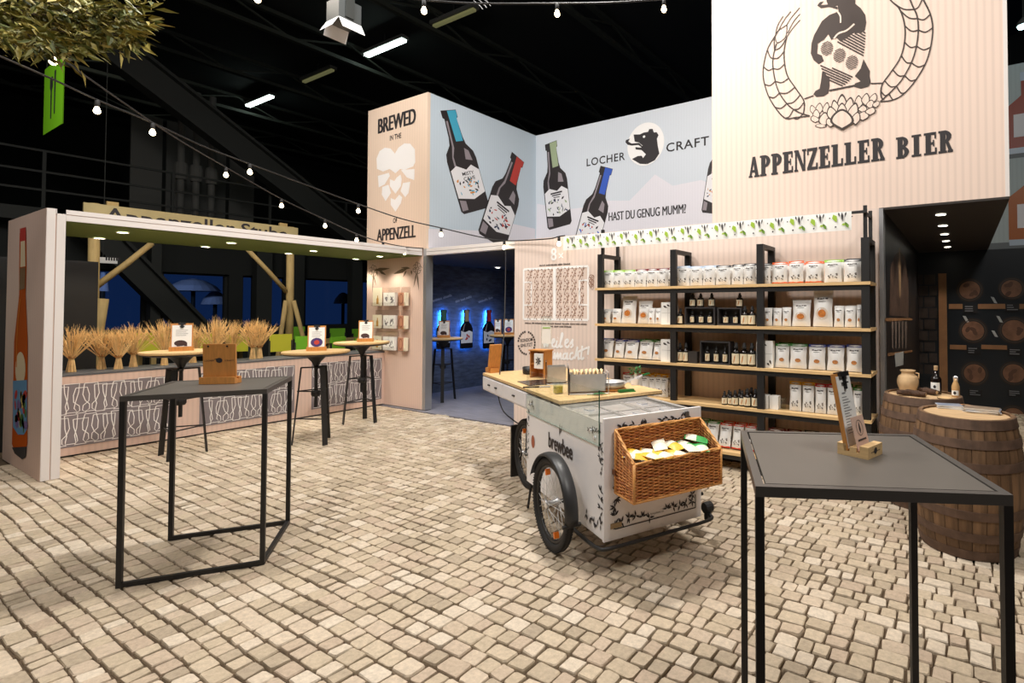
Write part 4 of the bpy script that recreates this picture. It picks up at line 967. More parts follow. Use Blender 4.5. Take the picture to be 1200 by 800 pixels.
# ---------------- goods
_c = {}
def bag_mesh(w_, h_, t_, part, m):
    k = (w_, h_, t_, part, m.name)
    if k in _c: return _c[k]
    surf = lambda u, v: t_ / 2 * max(0, (1 - abs(2 * u - 1) ** 3)) * (max(0, math.sin(PI * min(1, (v + .06) / 1.02)) ** .6) if v < .92 else .06) * (1 if v > .06 else .75)
    b = B()
    if part == 'body':
        nu_, nv = 8, 11
        for sgn in (-1, 1):
            vs = []
            for j in range(nv + 1):
                for i in range(nu_ + 1):
                    u, v = i / nu_, j / nv
                    pin = 1 - .07 * math.sin(PI * v) + .02 * math.sin(v * 11)
                    vs.append(((u - .5) * w_ * pin, sgn * (surf(u, v) + .005 * math.sin(u * 13 + v * 9 + sgn) * math.sin(PI * u) * math.sin(PI * v)), v * h_ * (.93 + .07) + .001))
            fs = []
            for j in range(nv):
                for i in range(nu_):
                    q = (j * (nu_ + 1) + i, j * (nu_ + 1) + i + 1, (j + 1) * (nu_ + 1) + i + 1, (j + 1) * (nu_ + 1) + i)
                    fs.append(q if sgn < 0 else q[::-1])
            b.add(vs, fs)
    elif part in ('seal', 'foot'):
        v0, v1 = (.90, 1.0) if part == 'seal' else (0, .05)
        for sgn in (-1, 1):
            vs = []
            for j in range(3):
                for i in range(9):
                    u = i / 8; v = v0 + (v1 - v0) * j / 2
                    vs.append(((u - .5) * w_ * 1.005, sgn * (surf(u, v) + .0025), v * h_ + (.002 if j == 2 else 0) + .001))
            fs = [(j * 9 + i, j * 9 + i + 1, (j + 1) * 9 + i + 1, (j + 1) * 9 + i) for j in range(2) for i in range(8)]
            b.add(vs, fs if sgn < 0 else [q[::-1] for q in fs])
    else:
        def dec(P): b.add([(x * w_, -surf(x + .5, z_) - .0035, z_ * h_) for x, z_ in P], [tuple(range(len(P)))])
        R = lambda x0, x1, z0, z1: dec([(x0, z0), (x1, z0), (x1, z1), (x0, z1)])
        if part == 'title':
            R(-.28, -.16, .755, .80); R(-.14, .02, .75, .785); R(.04, .28, .757, .80); R(-.18, .18, .685, .70)
        elif part == 'sketch':
            rs = random.Random(4)
            for i in range(12):
                x, z_ = rs.uniform(-.3, .26), rs.uniform(.14, .38); R(x, x + rs.uniform(.03, .09), z_, z_ + rs.uniform(.02, .06))
        elif part == 'dish':
            dec(ellipse2((0, .36), .30, .17, 16))
        elif part == 'dishfood':
            b.add([(x * w_, -surf(x + .5, z_) - .0050, z_ * h_) for x, z_ in ellipse2((0, .36), .2, .11, 14)], [tuple(range(14))])
        elif part == 'food':
            b.add([(x * w_, -surf(x + .5, z_) - .0050, z_ * h_) for x, z_ in ellipse2((.02, .33), .17, .075, 14)], [tuple(range(14))])
        elif part == 'panel':
            dec([(-.42, .12), (.42, .12), (.42, .30), (-.42, .24)])
    me = b.mesh(part, m, part in ('body', 'seal', 'foot')); _c[k] = me; return me
COL = dict(lime=rgb(150, 205, 50), red=rgb(205, 35, 45), darkred=rgb(120, 40, 45), blue=rgb(50, 60, 140), sky=rgb(190, 210, 235), black=rgb(50, 48, 50), orange=rgb(238, 100, 35), green=rgb(60, 140, 50), yellow=rgb(240, 180, 30), white=rgb(236, 234, 232), scarlet=rgb(225, 60, 35))
M_SKETCH = mat('bag_print_dark', rgb(70, 64, 62), .7); M_DISH = mat('bag_print_plate', rgb(222, 206, 190), .6); M_FOOD = mat('bag_print_food', rgb(192, 128, 72), .6, var=.3, vscale=60)
def bag(loc, w_, h_, t_, col, label, group, rz=0., tilt=0., pic='sketch', foot=False):
    t = thing('snack_bag', label, 'bag', loc, rz, group); t.rotation_euler = (tilt, 0, rz)
    mc = mat('bag_' + col, COL[col], .4)
    bd = link('bag_body', bag_mesh(w_, h_, t_, 'body', M_BAG), t)
    link('top_seal', bag_mesh(w_, h_, t_, 'seal', mc), t)
    if foot: link('bottom_seal', bag_mesh(w_, h_, t_, 'foot', mc), t)
    link('title_print', bag_mesh(w_, h_, t_, 'title', M_SKETCH), bd)
    if pic == 'sketch': link('sketch_print', bag_mesh(w_, h_, t_, 'sketch', M_SKETCH), bd)
    elif pic == 'dish': link('plate_print', bag_mesh(w_, h_, t_, 'dish', M_DISH), bd); link('food_print', bag_mesh(w_, h_, t_, 'dishfood', mat('bag_print_dish_food', rgb(206, 124, 48), .6, var=.4, vscale=50)), bd)
    elif pic == 'food': link('food_print', bag_mesh(w_, h_, t_, 'food', M_FOOD), bd)
    return t
def X_at(px_, y_=4.96): return onY(px_, 372, y_).x
def row(z_, lst, hh, where, dy=.09, deep=1, tilt=-.10, thick=.07, foot=False, wd=None):
    """lst: (px0, px1, colour, picture)"""
    for (p0, p1, col, pic) in lst:
        x0, x1 = X_at(p0), X_at(p1)
        for d in range(deep):
            lab = 'white snack bag with %s top seal %s' % (dict(sky='pale blue', darkred='dark red', lime='lime green').get(col, col), where)
            bag(((x0 + x1) / 2 + d * .006, SF + dy + d * (thick + .02), z_ + .001 + thick * .45 * math.sin(abs(tilt))), (x1 - x0) * .985, hh * random.uniform(.96, 1.03), thick, col, lab, lab.replace('white snack bag', 'bags'), random.uniform(-.05, .05), tilt + random.uniform(-.04, .03), pic, foot)
random.seed(2)
zz = SZ[0]
row(zz, [(706, 719, 'lime', 'sketch'), (717.5, 730.5, 'lime', 'sketch'), (729.5, 743.5, 'lime', 'sketch')], .195, 'on the top shelf', deep=2)
row(zz, [(743.5, 757, 'darkred', 'sketch'), (757.5, 770, 'darkred', 'sketch'), (770, 783.5, 'darkred', 'sketch')], .20, 'on the top shelf', deep=2)
row(zz, [(793, 808, 'sky', 'sketch'), (808.5, 823, 'sky', 'sketch'), (823.5, 838, 'sky', 'sketch')], .205, 'on the top shelf', deep=2)
row(zz, [(839, 856, 'black', 'sketch'), (857.5, 871, 'black', 'sketch'), (871.5, 886, 'black', 'sketch'), (893, 903.5, 'black', 'sketch')], .20, 'in mid top shelf', deep=2)
row(zz, [(905, 923, 'orange', 'sketch'), (924, 942, 'orange', 'sketch'), (944, 963, 'orange', 'sketch')], .205, 'on the top shelf', deep=2, foot=True)
row(zz, [(966, 987, 'lime', 'sketch')], .21, 'beside the orange ones on top shelf', deep=2)
row(zz, [(989, 1009, 'black', 'sketch')], .21, 'beside the last rack upright on the top shelf', deep=2)
zz = SZ[1]
row(zz, [(705, 715.5, 'white', 'food'), (717, 728, 'white', 'food')], .165, 'in the short pair on the second shelf', deep=2)
row(zz, [(728, 745, 'white', 'dish')], .308, 'tall, left bay, second shelf', thick=.08)
row(zz, [(747, 764, 'white', 'dish')], .255, 'mid-sized, left bay, second shelf', thick=.08)
row(zz, [(762, 769.5, 'white', 'food'), (769.8, 777.5, 'white', 'food')], .17, 'beside the floral box on the second shelf', dy=.05, thick=.05)
row(zz, [(895, 905, 'white', 'food'), (905.5, 916, 'white', 'food'), (916.5, 927, 'white', 'food')], .175, 'in the short trio on the second shelf', thick=.06)
row(zz, [(928, 950, 'white', 'dish')], .25, 'mid-sized, right bay, second shelf', thick=.08)
row(zz, [(952.5, 976, 'white', 'dish')], .322, 'tallest bag in the rack', thick=.09)
row(zz, [(977, 989, 'white', 'food'), (989.5, 1003, 'white', 'food'), (1003.5, 1010, 'white', 'food')], .195, 'near the last rack upright on the second shelf', thick=.06, deep=2)
zz = SZ[2]
row(zz, [(704.5, 717.5, 'blue', 'food'), (719, 730.5, 'blue', 'food'), (731, 747, 'blue', 'food')], .215, 'in the left bay of the third shelf', deep=2, tilt=-.2)
row(zz, [(747.5, 764, 'green', 'food'), (764, 776, 'green', 'food')], .215, 'in the left bay of the third shelf', deep=2, tilt=-.25)
row(zz, [(908, 924.5, 'green', 'food'), (925, 945, 'green', 'food')], .235, 'in the right bay of the third shelf', deep=2, tilt=-.12)
row(zz, [(947, 967, 'blue', 'food'), (968.5, 989, 'blue', 'food'), (991, 1010.5, 'blue', 'food')], .235, 'in the right bay of the third shelf', deep=2, tilt=-.12)
zz = SZ[3]
row(zz, [(727, 739, 'red', 'sketch'), (738.5, 749, 'red', 'sketch')], .235, 'in the left bay of the fourth shelf', deep=2, tilt=-.03, thick=.06, dy=.14)
row(zz, [(748, 758, 'yellow', 'sketch'), (757.5, 766, 'yellow', 'sketch'), (765, 773, 'yellow', 'sketch'), (772, 780, 'yellow', 'sketch')], .235, 'in the left bay of the fourth shelf', deep=2, tilt=-.03, thick=.06, dy=.14)
row(zz, [(924.5, 938.5, 'yellow', 'sketch'), (939.5, 953.5, 'yellow', 'sketch')], .265, 'in the right bay of the fourth shelf', deep=2, tilt=-.03, thick=.065)
row(zz, [(954.5, 967.5, 'red', 'sketch'), (968.5, 982, 'red', 'sketch')], .265, 'in the right bay of the fourth shelf', deep=2, tilt=-.03, thick=.065)
row(zz, [(984, 996, 'green', 'sketch'), (998.5, 1010.5, 'green', 'sketch')], .265, 'in the right bay of the fourth shelf', deep=2, tilt=-.03, thick=.065)
zz = SZ[4]
row(zz, [(798, 811, 'green', 'sketch'), (813, 825, 'green', 'sketch'), (826, 840, 'green', 'sketch')], .24, 'on the lowest shelf', deep=2, tilt=-.25, dy=.10)
row(zz, [(840.5, 855, 'scarlet', 'sketch'), (856, 869, 'scarlet', 'sketch'), (870, 883, 'scarlet', 'sketch')], .24, 'on the lowest shelf', deep=2, tilt=-.25, dy=.10, foot=True)
row(zz, [(897, 914, 'darkred', 'sketch'), (916, 933, 'darkred', 'sketch')], .24, 'on the lowest shelf', deep=2, tilt=-.25, dy=.10)
row(zz, [(936, 954, 'black', 'sketch'), (957, 975, 'black', 'sketch'), (978, 997, 'black', 'sketch')], .24, 'on the lowest shelf', deep=2, tilt=-.25, dy=.10)

def dropper(loc, r_, h_, label, group, lm=M_LABEL):
    t = thing('dropper_bottle', label, 'bottle', loc, random.uniform(-.2, .2), group)
    k = ('drop', r_, h_)
    if k not in _c:
        _c[k] = (B().lathe([(r_ * .92, 0), (r_, .006), (r_, h_ * .58), (r_ * .8, h_ * .66), (r_ * .42, h_ * .70), (r_ * .42, h_ * .74)], n=14).mesh('bottle_body', M_BOTTLE, True),
                 B().lathe([(r_ * .52, h_ * .73), (r_ * .52, h_ * .84), (r_ * .34, h_ * .86), (r_ * .36, h_ * .97), (r_ * .2, h_)], n=12).mesh('dropper_cap', M_RUBBER, True))
        lb = B(); n_ = 9; vs = []
        for j in range(n_ + 1):
            a = -PI / 2 + (j / n_ - .5) * 2.3
            vs += [(r_ * 1.02 * math.cos(a), r_ * 1.02 * math.sin(a), h_ * .10), (r_ * 1.02 * math.cos(a), r_ * 1.02 * math.sin(a), h_ * .53)]
        lb.add(vs, [(2 * j, 2 * j + 2, 2 * j + 3, 2 * j + 1) for j in range(n_)]); _c[k] += (lb.mesh('label', lm),)
        _c[k] += (B().add([(x * r_, -r_ * 1.04, z_ * h_) for x, z_ in ellipse2((0, .30), .28, .10, 8, .6)], [tuple(range(8))]).mesh('label_picture', M_FOOD),)
    bd = link('bottle_body', _c[k][0], t); link('dropper_cap', _c[k][1], t); lb = link('bottle_label', _c[k][2], t); link('label_picture', _c[k][3], lb)
    return t
def carton(loc, w_, h_, d_, m, label, rz=0., deco_=True, group=None):
    t = thing('carton', label, 'box', loc, rz, group)
    b = B().box(-w_ / 2, w_ / 2, 0, d_, 0, h_).build('carton_body', m, t)
    B().box(-w_ / 2 + .002, w_ / 2 - .002, .001, d_ - .001, h_, h_ + .002).build('lid', m, t)
    if deco_:
        pb = Plane('F', 0, (0, 0, 0), (1, 0, 0), (0, 0, 1)); random.seed(int(w_ * 1000))
        deco(b, 'print', [leaf((-w_ * .35, h_ * .85), (-w_ * .05, h_ * .75), .012), leaf((-w_ * .1, h_ * .9), (w_ * .15, h_ * .82), .01), leaf((w_ * .3, h_ * .3), (w_ * .4, h_ * .12), .01), leaf((w_ * .15, h_ * .18), (w_ * .3, h_ * .08), .01)], pb, M_SKETCH, .001)['kind'] = 'stuff'
        deco(b, 'print', ribbon([(-w_ * .45, h_ * .52), (w_ * .45, h_ * .52)], .002) + ribbon([(0, h_ * .1), (0, h_ * .95)], .002), pb, mat('print_grey', None), .001)['kind'] = 'stuff'
    return t
def gift_box(loc, w_, h_, label, n_):
    t = thing('gift_box', label, 'gift box', loc); d_ = .11; m = mat('gift_box_black', rgb(52, 50, 52), .6); f = .014
    B().box(-w_ / 2, w_ / 2, d_ - f, d_, 0, h_).build('back', m, t)
    B().box(-w_ / 2, w_ / 2, 0, d_ - f, 0, f).box(-w_ / 2, w_ / 2, 0, d_ - f, h_ - f, h_).box(-w_ / 2, -w_ / 2 + f, 0, d_ - f, f, h_ - f).box(w_ / 2 - f, w_ / 2, 0, d_ - f, f, h_ - f).build('case', m, t)
    for k in range(n_):
        dropper((loc[0] - w_ / 2 + w_ * (k + .7) / (n_ + .4), loc[1] + .045, loc[2] + f + .001), .027, h_ * .72, 'small dropper bottle inside the black gift box ' + label.split(' gift box ')[1], 'bottles in ' + label)
random.seed(9)
za = SZ[1] + .001; zb = SZ[2] + .001; zc = SZ[3] + .001
xw = lambda p0, p1, y_=4.96: ((X_at(p0, y_) + X_at(p1, y_)) / 2, abs(X_at(p1, y_) - X_at(p0, y_)))
x, w_ = xw(777, 793); carton((x, 4.92, za), w_, .235, .07, M_PAPER, 'white floral carton on the second shelf')
x, w_ = xw(776.5, 793.5); carton((x, 4.92, zb), w_, .235, .07, M_PAPER, 'white floral carton on the third shelf beside the bottles')
x, w_ = xw(888, 907); carton((x, 4.92, zb), w_, .255, .07, M_PAPER, 'plain white carton on the third shelf beside the green bags', deco_=True)
for p in (891, 902.5):
    x, w_ = xw(p, p + 10); carton((x, 4.93, zc), w_, .125, .08, M_PAPER, 'small white carton on the fourth shelf between bottles and yellow bags', deco_=False, group='small white cartons')
x, w_ = xw(913.5, 919); t = thing('glass_tumbler', 'small clear glass beside the white cartons on the fourth shelf', 'glass', (x, 5.0, zc)); B().lathe([(.02, 0), (.028, .11), (.025, .11), (.018, .006)], n=16).build('tumbler', M_GLASS, t, True); B().lathe([(.0205, -.0005), (.022, .006), (.0205, .012)], n=16, cap=False).build('base', M_GLASS, t)
x, w_ = xw(804, 839); gift_box((x, 4.93, za), w_, .185, 'black window gift box under three bottles on the second shelf', 3); x0 = x
for p in (811, 820, 833): dropper((X_at(p), 4.985, za + .186), .035, .145, 'small dropper bottle on top of the wider black gift box', 'bottles on the black gift box')
x, w_ = xw(842, 870); gift_box((x, 4.93, za), w_, .18, 'black window gift box under one bottle on the second shelf', 2)
dropper((X_at(866), 4.985, za + .181), .035, .145, 'single dropper bottle on top of the smaller black gift box', 'lone bottle')
for p in (798.5,): dropper((X_at(p), 4.94, za), .036, .17, 'dropper bottle between carton and gift box on the second shelf', 'bottle beside the floral carton')
for p in (874, 882.5): dropper((X_at(p), 4.94, za), .040, .195, 'dropper bottle beside the small gift box on the second shelf', 'bottle pair on the second shelf')
for p in (797.5, 804.5): dropper((X_at(p), 4.95, zb), .034, .205, 'dropper bottle beside the floral carton on the third shelf', 'bottles by the carton')
x, w_ = xw(809, 819); carton((x, 4.91, zb), w_, .12, .06, mat('carton_dark', rgb(48, 44, 42), .6), 'small dark carton between bottles and gift box on the third shelf', deco_=False)
x, w_ = xw(822, 857); gift_box((x, 4.92, zb), w_, .235, 'black window gift box on the third shelf', 3)
for p in (863.5, 873, 882): dropper((X_at(p), 4.94, zb), .043, .23, 'tall dropper bottle right of the gift box on the third shelf', 'three tall bottles')
for (p0, n_, hh, rr) in ((850.5, 2, .135, .029), (863, 2, .155, .032), (877, 2, .18, .037)):
    for k in range(n_):
        for r in range(2): dropper((X_at(p0) + k * rr * 2.1 + r * .012, 4.925 + r * .085 + k * .012, zc), rr, hh, 'dark dropper bottle in the clusters on the fourth shelf, %s' % ('small' if hh < .14 else 'medium' if hh < .17 else 'large'), 'dropper bottles on the fourth shelf')

# ================================================================ CARGO CART
CB = math.radians(63.8); CW = onZ(655, 647); CU = Vector((math.sin(CB), -math.cos(CB), 0)); CV = Vector((math.cos(CB), math.sin(CB), 0))
CRZ = math.atan2(CU.y, CU.x)
def cl_(p): d = Vector(p) - Vector((CW.x, CW.y, 0)); return Vector((d.dot(CU), d.dot(CV), p[2]))
def cw_(x, y_, z_): return Vector((CW.x, CW.y, 0)) + CU * x + CV * y_ + Vector((0, 0, z_))
def cz(px_, py_, z_): return cl_(onZ(px_, py_, z_))
cart = thing('food_cart', 'white three-wheeled food cart with oak worktop and wicker basket in front', 'cart', (CW.x, CW.y, .003), CRZ)
XF, XR, YL, YR = .455, -.86, .09, .825
body = B().box(XR, XF - .02, YL + .004, YR - .004, .22, .84).build('body', M_WHITE, cart)
B().box(XF - .02, XF, YL, YR, .205, .935).build('front_panel', M_WHITE, cart)
for y_ in (YL, YR - .004): B().box(XR, XF - .021, y_, y_ + .004, .215, .905).build('side_panel', M_WHITE, cart)
TT = .945
wt = B().box(-2.15, -.205, YL, .96, TT - .022, TT).build('worktop', M_WOODB, cart); wt['label'] = 'light oak worktop'
B().box(-2.148, -.207, YL + .002, .958, TT - .030, TT - .0225).build('worktop_edge', M_BLACK, cart)
dr = B().box(-2.145, XR - .002, YL + .004, .93, .78, TT - .031).build('drawer_box', M_WHITE, cart)
for k in range(2):
    x0 = -2.13 + k * .63; d = B().box(x0, x0 + .61, YL - .004, YL + .004, .795, .905).build('drawer', M_WHITE, cart)
    for dx in (.20, .42) if k == 0 else (.30,): B().box(x0 + dx, x0 + dx + .05, YL - .016, YL - .004, .845, .856).build('handle', M_BLACK, d)
# trough with steel pans
tr = B().box(-.205, XF - .021, YL + .004, YR - .004, .841, .85).box(-.215, -.205, YL + .004, YR - .004, .841, TT - .031).build('trough', M_STEEL, cart)
B().box(-.205, XF - .021, YL + .0005, YL + .03, .895, .908).box(-.205, XF - .021, YR - .03, YR, .895, .908).box(XF - .045, XF - .021, YL + .03, YR - .03, .895, .908).box(-.205, -.18, YL + .03, YR - .03, .895, .908).build('rim', M_STEEL, tr)
for i in range(3):
    for j in range(2):
        x0 = -.17 + j * .295; y0 = YL + .05 + i * .215
        p = B().box(x0, x0 + .275, y0, y0 + .195, .875, .885).box(x0 - .008, x0 + .283, y0 - .008, y0, .884, .898).box(x0 - .008, x0 + .283, y0 + .195, y0 + .203, .884, .898).box(x0 - .008, x0, y0, y0 + .195, .884, .898).box(x0 + .275, x0 + .283, y0, y0 + .195, .884, .898).build('pan', M_STEEL, tr)
        if (i + j) % 2 == 0 or i == 2: B().box(x0 + .01, x0 + .265, y0 + .01, y0 + .185, .888, .896).box(x0 + .10, x0 + .17, y0 + .07, y0 + .12, .8965, .904).build('lid', M_CHROME, p)
# glass guard
gg = B().box(-.86, .40, YL - .008, YL - .002, .765, 1.10).build('glass_guard', M_GLASS, cart); gg['label'] = 'clear glass guard on the side of the cart'
B().box(.400, .404, YL - .008, YL - .002, .765, 1.10).build('guard_edge', M_GEDGE, gg); B().box(-.86, .40, YL - .008, YL - .002, .762, .765).build('guard_edge', mat('glass_edge_pale', rgb(170, 190, 180), .2), gg)
for x in (-.75, .30): B().lathe([(.012, 0), (.012, .012)], n=12).build('guard_bolt', M_CHROME, gg).matrix_local = Matrix.Translation((x, YL - .008, .84)) @ Matrix.Rotation(PI / 2, 4, 'X')
# bumper
P = [(.02, YL - .03, .17), (.30, YL - .035, .17), (.44, YL - .03, .175), (.49, YL + .02, .18), (.495, .45, .18), (.49, YR + .03, .18), (.44, YR + .09, .19), (.36, YR + .11, .21)]
B().tube(smoothline(P, 4), .012, 8).build('bumper', M_BLACK, cart, True)
B().lathe([(.035, -.03), (.04, 0), (.035, .03)], n=14).build('bumper_cap', M_RUBBER, cart).matrix_local = Matrix.Translation((.40, YR + .10, .225)) @ Matrix.Rotation(PI / 2, 4, 'X')
B().box(.40, .44, YR + .07, YR + .10, .15, .2).build('bumper_bracket', M_BLACK, cart)
M_SPOKE = mat('spoke_wire', rgb(215, 214, 212), .4)
def torus(R, r, n=40, m_=10, sq=1.):
    b = B(); vs = []
    for i in range(n):
        a = 2 * PI * i / n
        for j in range(m_):
            c = 2 * PI * j / m_; vs.append(((R + r * math.cos(c)) * math.cos(a), r * sq * math.sin(c), (R + r * math.cos(c)) * math.sin(a)))
    return b.add(vs, [(i * m_ + j, i * m_ + (j + 1) % m_, ((i + 1) % n) * m_ + (j + 1) % m_, ((i + 1) % n) * m_ + j) for i in range(n) for j in range(m_)])
def wheel(parent, c, R, guard=True):
    wh = B().lathe([(.022, -.05), (.03, -.045), (.022, -.03), (.018, 0), (.022, .03), (.03, .045), (.022, .05)], n=14).build('wheel', M_CHROME, parent, True)
    wh.matrix_local = Matrix.Translation(c) @ Matrix.Rotation(PI / 2, 4, 'X')
    inv = Matrix.Rotation(-PI / 2, 4, 'X')
    def sub(b, nm, m, sm=True): o = b.build(nm, m, wh, sm); o.matrix_local = inv; return o
    ty = torus(R - .027, .027, 56, 12)
    sub(ty, 'tyre', M_RUBBER)
    tread = B()
    for k in range(90):
        a = 2 * PI * k / 90
        for s in (-1, 1):
            p = Vector(((R - .001) * math.cos(a), s * .010, (R - .001) * math.sin(a))); q = Vector(((R - .008) * math.cos(a + .03), s * .022, (R - .008) * math.sin(a + .03))); tread.bar(p, q, .009, .006)
    o = sub(tread, 'tread', M_RUBBER, False); o['kind'] = 'stuff'
    sub(torus(R - .062, .016, 48, 8, .8), 'rim', M_BLACK)
    for k in range(32):
        a = 2 * PI * k / 32; a2 = a + (.55 if k % 4 < 2 else -.55); s = 1 if k % 2 else -1
        sub(B().tube([(.026 * math.cos(a2), s * .04, .026 * math.sin(a2)), ((R - .065) * math.cos(a), 0, (R - .065) * math.sin(a))], .0019, 5), 'spoke', M_SPOKE)
    for a in (PI * .62, -PI * .38):
        d = Vector((math.cos(a), 0, math.sin(a))); sub(B().bar(d * (R - .125), d * (R - .085), .02, .032, up=(0, 1, 0)), 'reflector', M_ORANGE, False)
    if guard:
        b = B(); n = 22; vs = []
        for k in range(n + 1):
            a = math.radians(158 - 166 * k / n)
            for (dr_, dy) in ((.004, -.044), (.016, -.036), (.022, -.012), (.022, .012), (.016, .036), (.004, .044)): vs.append((c[0] + (R + dr_) * math.cos(a), c[1] + dy, c[2] + (R + dr_) * math.sin(a)))
        b.add(vs, [(k * 6 + j, k * 6 + j + 1, k * 6 + j + 7, k * 6 + j + 6) for k in range(n) for j in range(5)])
        mg = b.build('mudguard', M_MUD, parent, True); sm = mg.modifiers.new('s', 'SOLIDIFY'); sm.thickness = .003
        a = math.radians(-8); B().lathe([(.012, -.06), (.012, .06)], n=10).build('mudguard_bolt', M_BLACK, mg).matrix_local = Matrix.Translation((c[0] + (R + .01) * math.cos(a), c[1], c[2] + (R + .01) * math.sin(a))) @ Matrix.Rotation(PI / 2, 4, 'X')
    return wh
wheel(cart, Vector((-.06, -.025, .305)), .305); wheel(cart, Vector((-.06, YR + .115, .305)), .305)
B().tube([(-.06, .03, .305), (-.06, YR + .06, .305)], .015).build('axle', M_BLACK, cart)
wheel(cart, Vector((-1.32, .26, .305)), .30, False)
B().bar((-1.32, .26, .305), (-.86, .30, .34), .04).build('bike_frame', M_BLACK, cart); B().bar((-1.32, .26, .305), (-1.30, .28, .77), .035).build('fork', M_BLACK, cart); B().bar((-1.32, .20, .305), (-1.32, .32, .305), .03).build('rear_axle', M_BLACK, cart)
B().box(-1.635, -1.61, .21, .31, .02, .50).build('rear_plate', M_BLACK, cart)
B().tube([(-.83, .12, .22), (-.83, .09, .004)], .010).build('stand_leg', M_BLACK, cart)
# prints
pcs = Plane('F', 0, cw_(0, YL, .003), CU, (0, 0, 1)); pcl = Plane('F', 0, (0, YL, 0), (1, 0, 0), (0, 0, 1))
pcf = Plane('F', 0, (XF, 0, 0), (0, 1, 0), (0, 0, 1)); pcfw = Plane('F', 0, cw_(XF, 0, .003), CV, (0, 0, 1))
a, c = pcs.px(643, 530), pcs.px(671, 546)
z0 = pcs.px(644, 522).y; z1 = pcs.px(644, 506).y
o = letter(cart, 'lettering', 'brewbee', pcl, (a.x, z0 - .012), (c.x, z0 - .012), (a.x, z1), M_INKB, bold=.014, off=.003)
letter(o, 'lettering', 'brewbee', pcl, (a.x + .006, z0 - .012), (c.x + .006, z0 - .012), (a.x + .006, z1), M_INKB, bold=.014, off=.0034)
deco(cart, 'logo_twig', [leaf(pcs.px(656, 511), pcs.px(656.5, 495), .008), leaf(pcs.px(657, 508), pcs.px(659, 498), .006)], pcl, M_INKB, .003)
random.seed(31)
def floral(parent, pl, pts, sz, n=4):
    L = []
    for (x, z_) in pts:
        for k in range(n):
            a = random.uniform(0, 2 * PI); L.append(leaf((x, z_), (x + sz * math.cos(a), z_ + sz * math.sin(a)), sz * .15))
    o = deco(parent, 'floral_print', L, pl, M_INK, .003); o['kind'] = 'stuff'; return o
floral(cart, pcl, [(XF - .04, .30 + k * .05) for k in range(5)] + [(XF - .08 - k * .05, .29 + random.uniform(-.01, .02)) for k in range(4)], .04)
floral(cart, pcl, [(XF - .03, .62 + k * .04) for k in range(5)] + [(XF - .06 - .045 * k, .86 - k * .008) for k in range(4)] + [(XF - .07, .74), (XF - .05, .7)], .03)
floral(cart, pcl, [(XR + .03, .42 + k * .06) for k in range(6)] + [(XR + .06, .84), (XR + .12, .85), (XR + .05, .78), (XR + .16, .83)], .03)
e = ellipse2((-.72, .555), .035, .05, 16); deco(cart, 'round_sticker', [e], pcl, mat('sticker_rust', rgb(170, 90, 60), .6), .003)
W_ = [(YL + .08 + random.uniform(-.01, .01), .30 + k * .05) for k in range(5)] + [(YL + .12 + k * .05, .30 + .02 * math.sin(k)) for k in range(5)]
W_ += [(YR - .08, .32 + k * .045) for k in range(4)] + [(YR - .13 - k * .05, .315) for k in range(4)] + [(YL + .12 + k * .045, .875) for k in range(5)] + [(YR - .32 + k * .05, .885) for k in range(5)]
floral(cart, pcf, W_, .038, 5)
deco(cart, 'border_line', ribbon([(YL + .075, .268), (YR - .05, .272)], .006) + ribbon([(YL + .075, .268), (YL + .075, .32)], .006) + ribbon([(YR - .05, .272), (YR - .05, .36)], .006), pcf, M_INK, .003)
letter(cart, 'lettering', 'brewbee.ch', pcf, (.42, .298), (.52, .298), (.42, .310), M_INKB, off=.003)
B().box(XF, XF + .004, YL + .045, YL + .12, .275, .305).build('nameplate', mat('bronze_plate', rgb(150, 130, 100), .4, .6), cart)
B().box(XF, XF + .008, YR - .135, YR - .105, .865, .915).build('latch', mat('latch_grey', rgb(110, 106, 104), .4, .5), cart)
B().lathe([(.012, 0), (.012, .01)], n=12).build('lock', M_CHROME, cart).matrix_local = Matrix.Translation((XF - .12, YL, .80)) @ Matrix.Rotation(PI / 2, 4, 'X')

# ---------------- wicker basket hanging on the cart front
bk = thing('wicker_basket', 'honey brown wicker basket hanging on the cart front full of sachets', 'basket', tuple(cw_(XF + .012, 0, .003)), CRZ)
KY0, KY1, KD, KZ0, KZB, KZF = .155, .795, .225, .495, .868, .712
M_WICKD = mat('wicker_dark', rgb(130, 74, 36), .7, var=.3, vscale=45)
WICKS = [M_WICK, mat('wicker_light', rgb(214, 146, 80), .5, var=.3, vscale=45), mat('wicker_red', rgb(176, 104, 52), .55, var=.3, vscale=45)]
def weave(name, f, nst, nrow):
    """woven panel of rods passing in front of and behind nst upright stakes; f(u, v) gives point and normal"""
    vs = []
    for j in range(nrow + 1):
        for i in range(nst + 1):
            p, n = f(i / nst, j / nrow); vs.append(p - n * .004)
    bk_ = B().add(vs, [(j * (nst + 1) + i, j * (nst + 1) + i + 1, (j + 1) * (nst + 1) + i + 1, (j + 1) * (nst + 1) + i) for j in range(nrow) for i in range(nst)])
    o = bk_.build(name, M_WICKD, bk); sd_ = o.modifiers.new('s', 'SOLIDIFY'); sd_.thickness = .003; sd_.offset = 0
    bs = [B(), B(), B()]
    for r in range(nrow):
        P = []
        for i in range(nst * 3 + 1):
            p, n = f(i / (nst * 3), (r + .5) / nrow); P.append(p + n * (.0045 * math.cos(PI * i / 3 + PI * (r % 2)) - .0005))
        bs[random.choice((0, 0, 1, 2))].tube(P, .0048, 5)
    for k in range(3):
        w_ = bs[k].build('woven_rods', WICKS[k], o, True); w_['kind'] = 'stuff'
    return o
V3 = Vector
weave('front_panel', lambda u, v: (V3((KD, KY0 + (KY1 - KY0) * u, KZ0 + (KZF - KZ0) * v)), V3((1, 0, 0))), 17, 24)
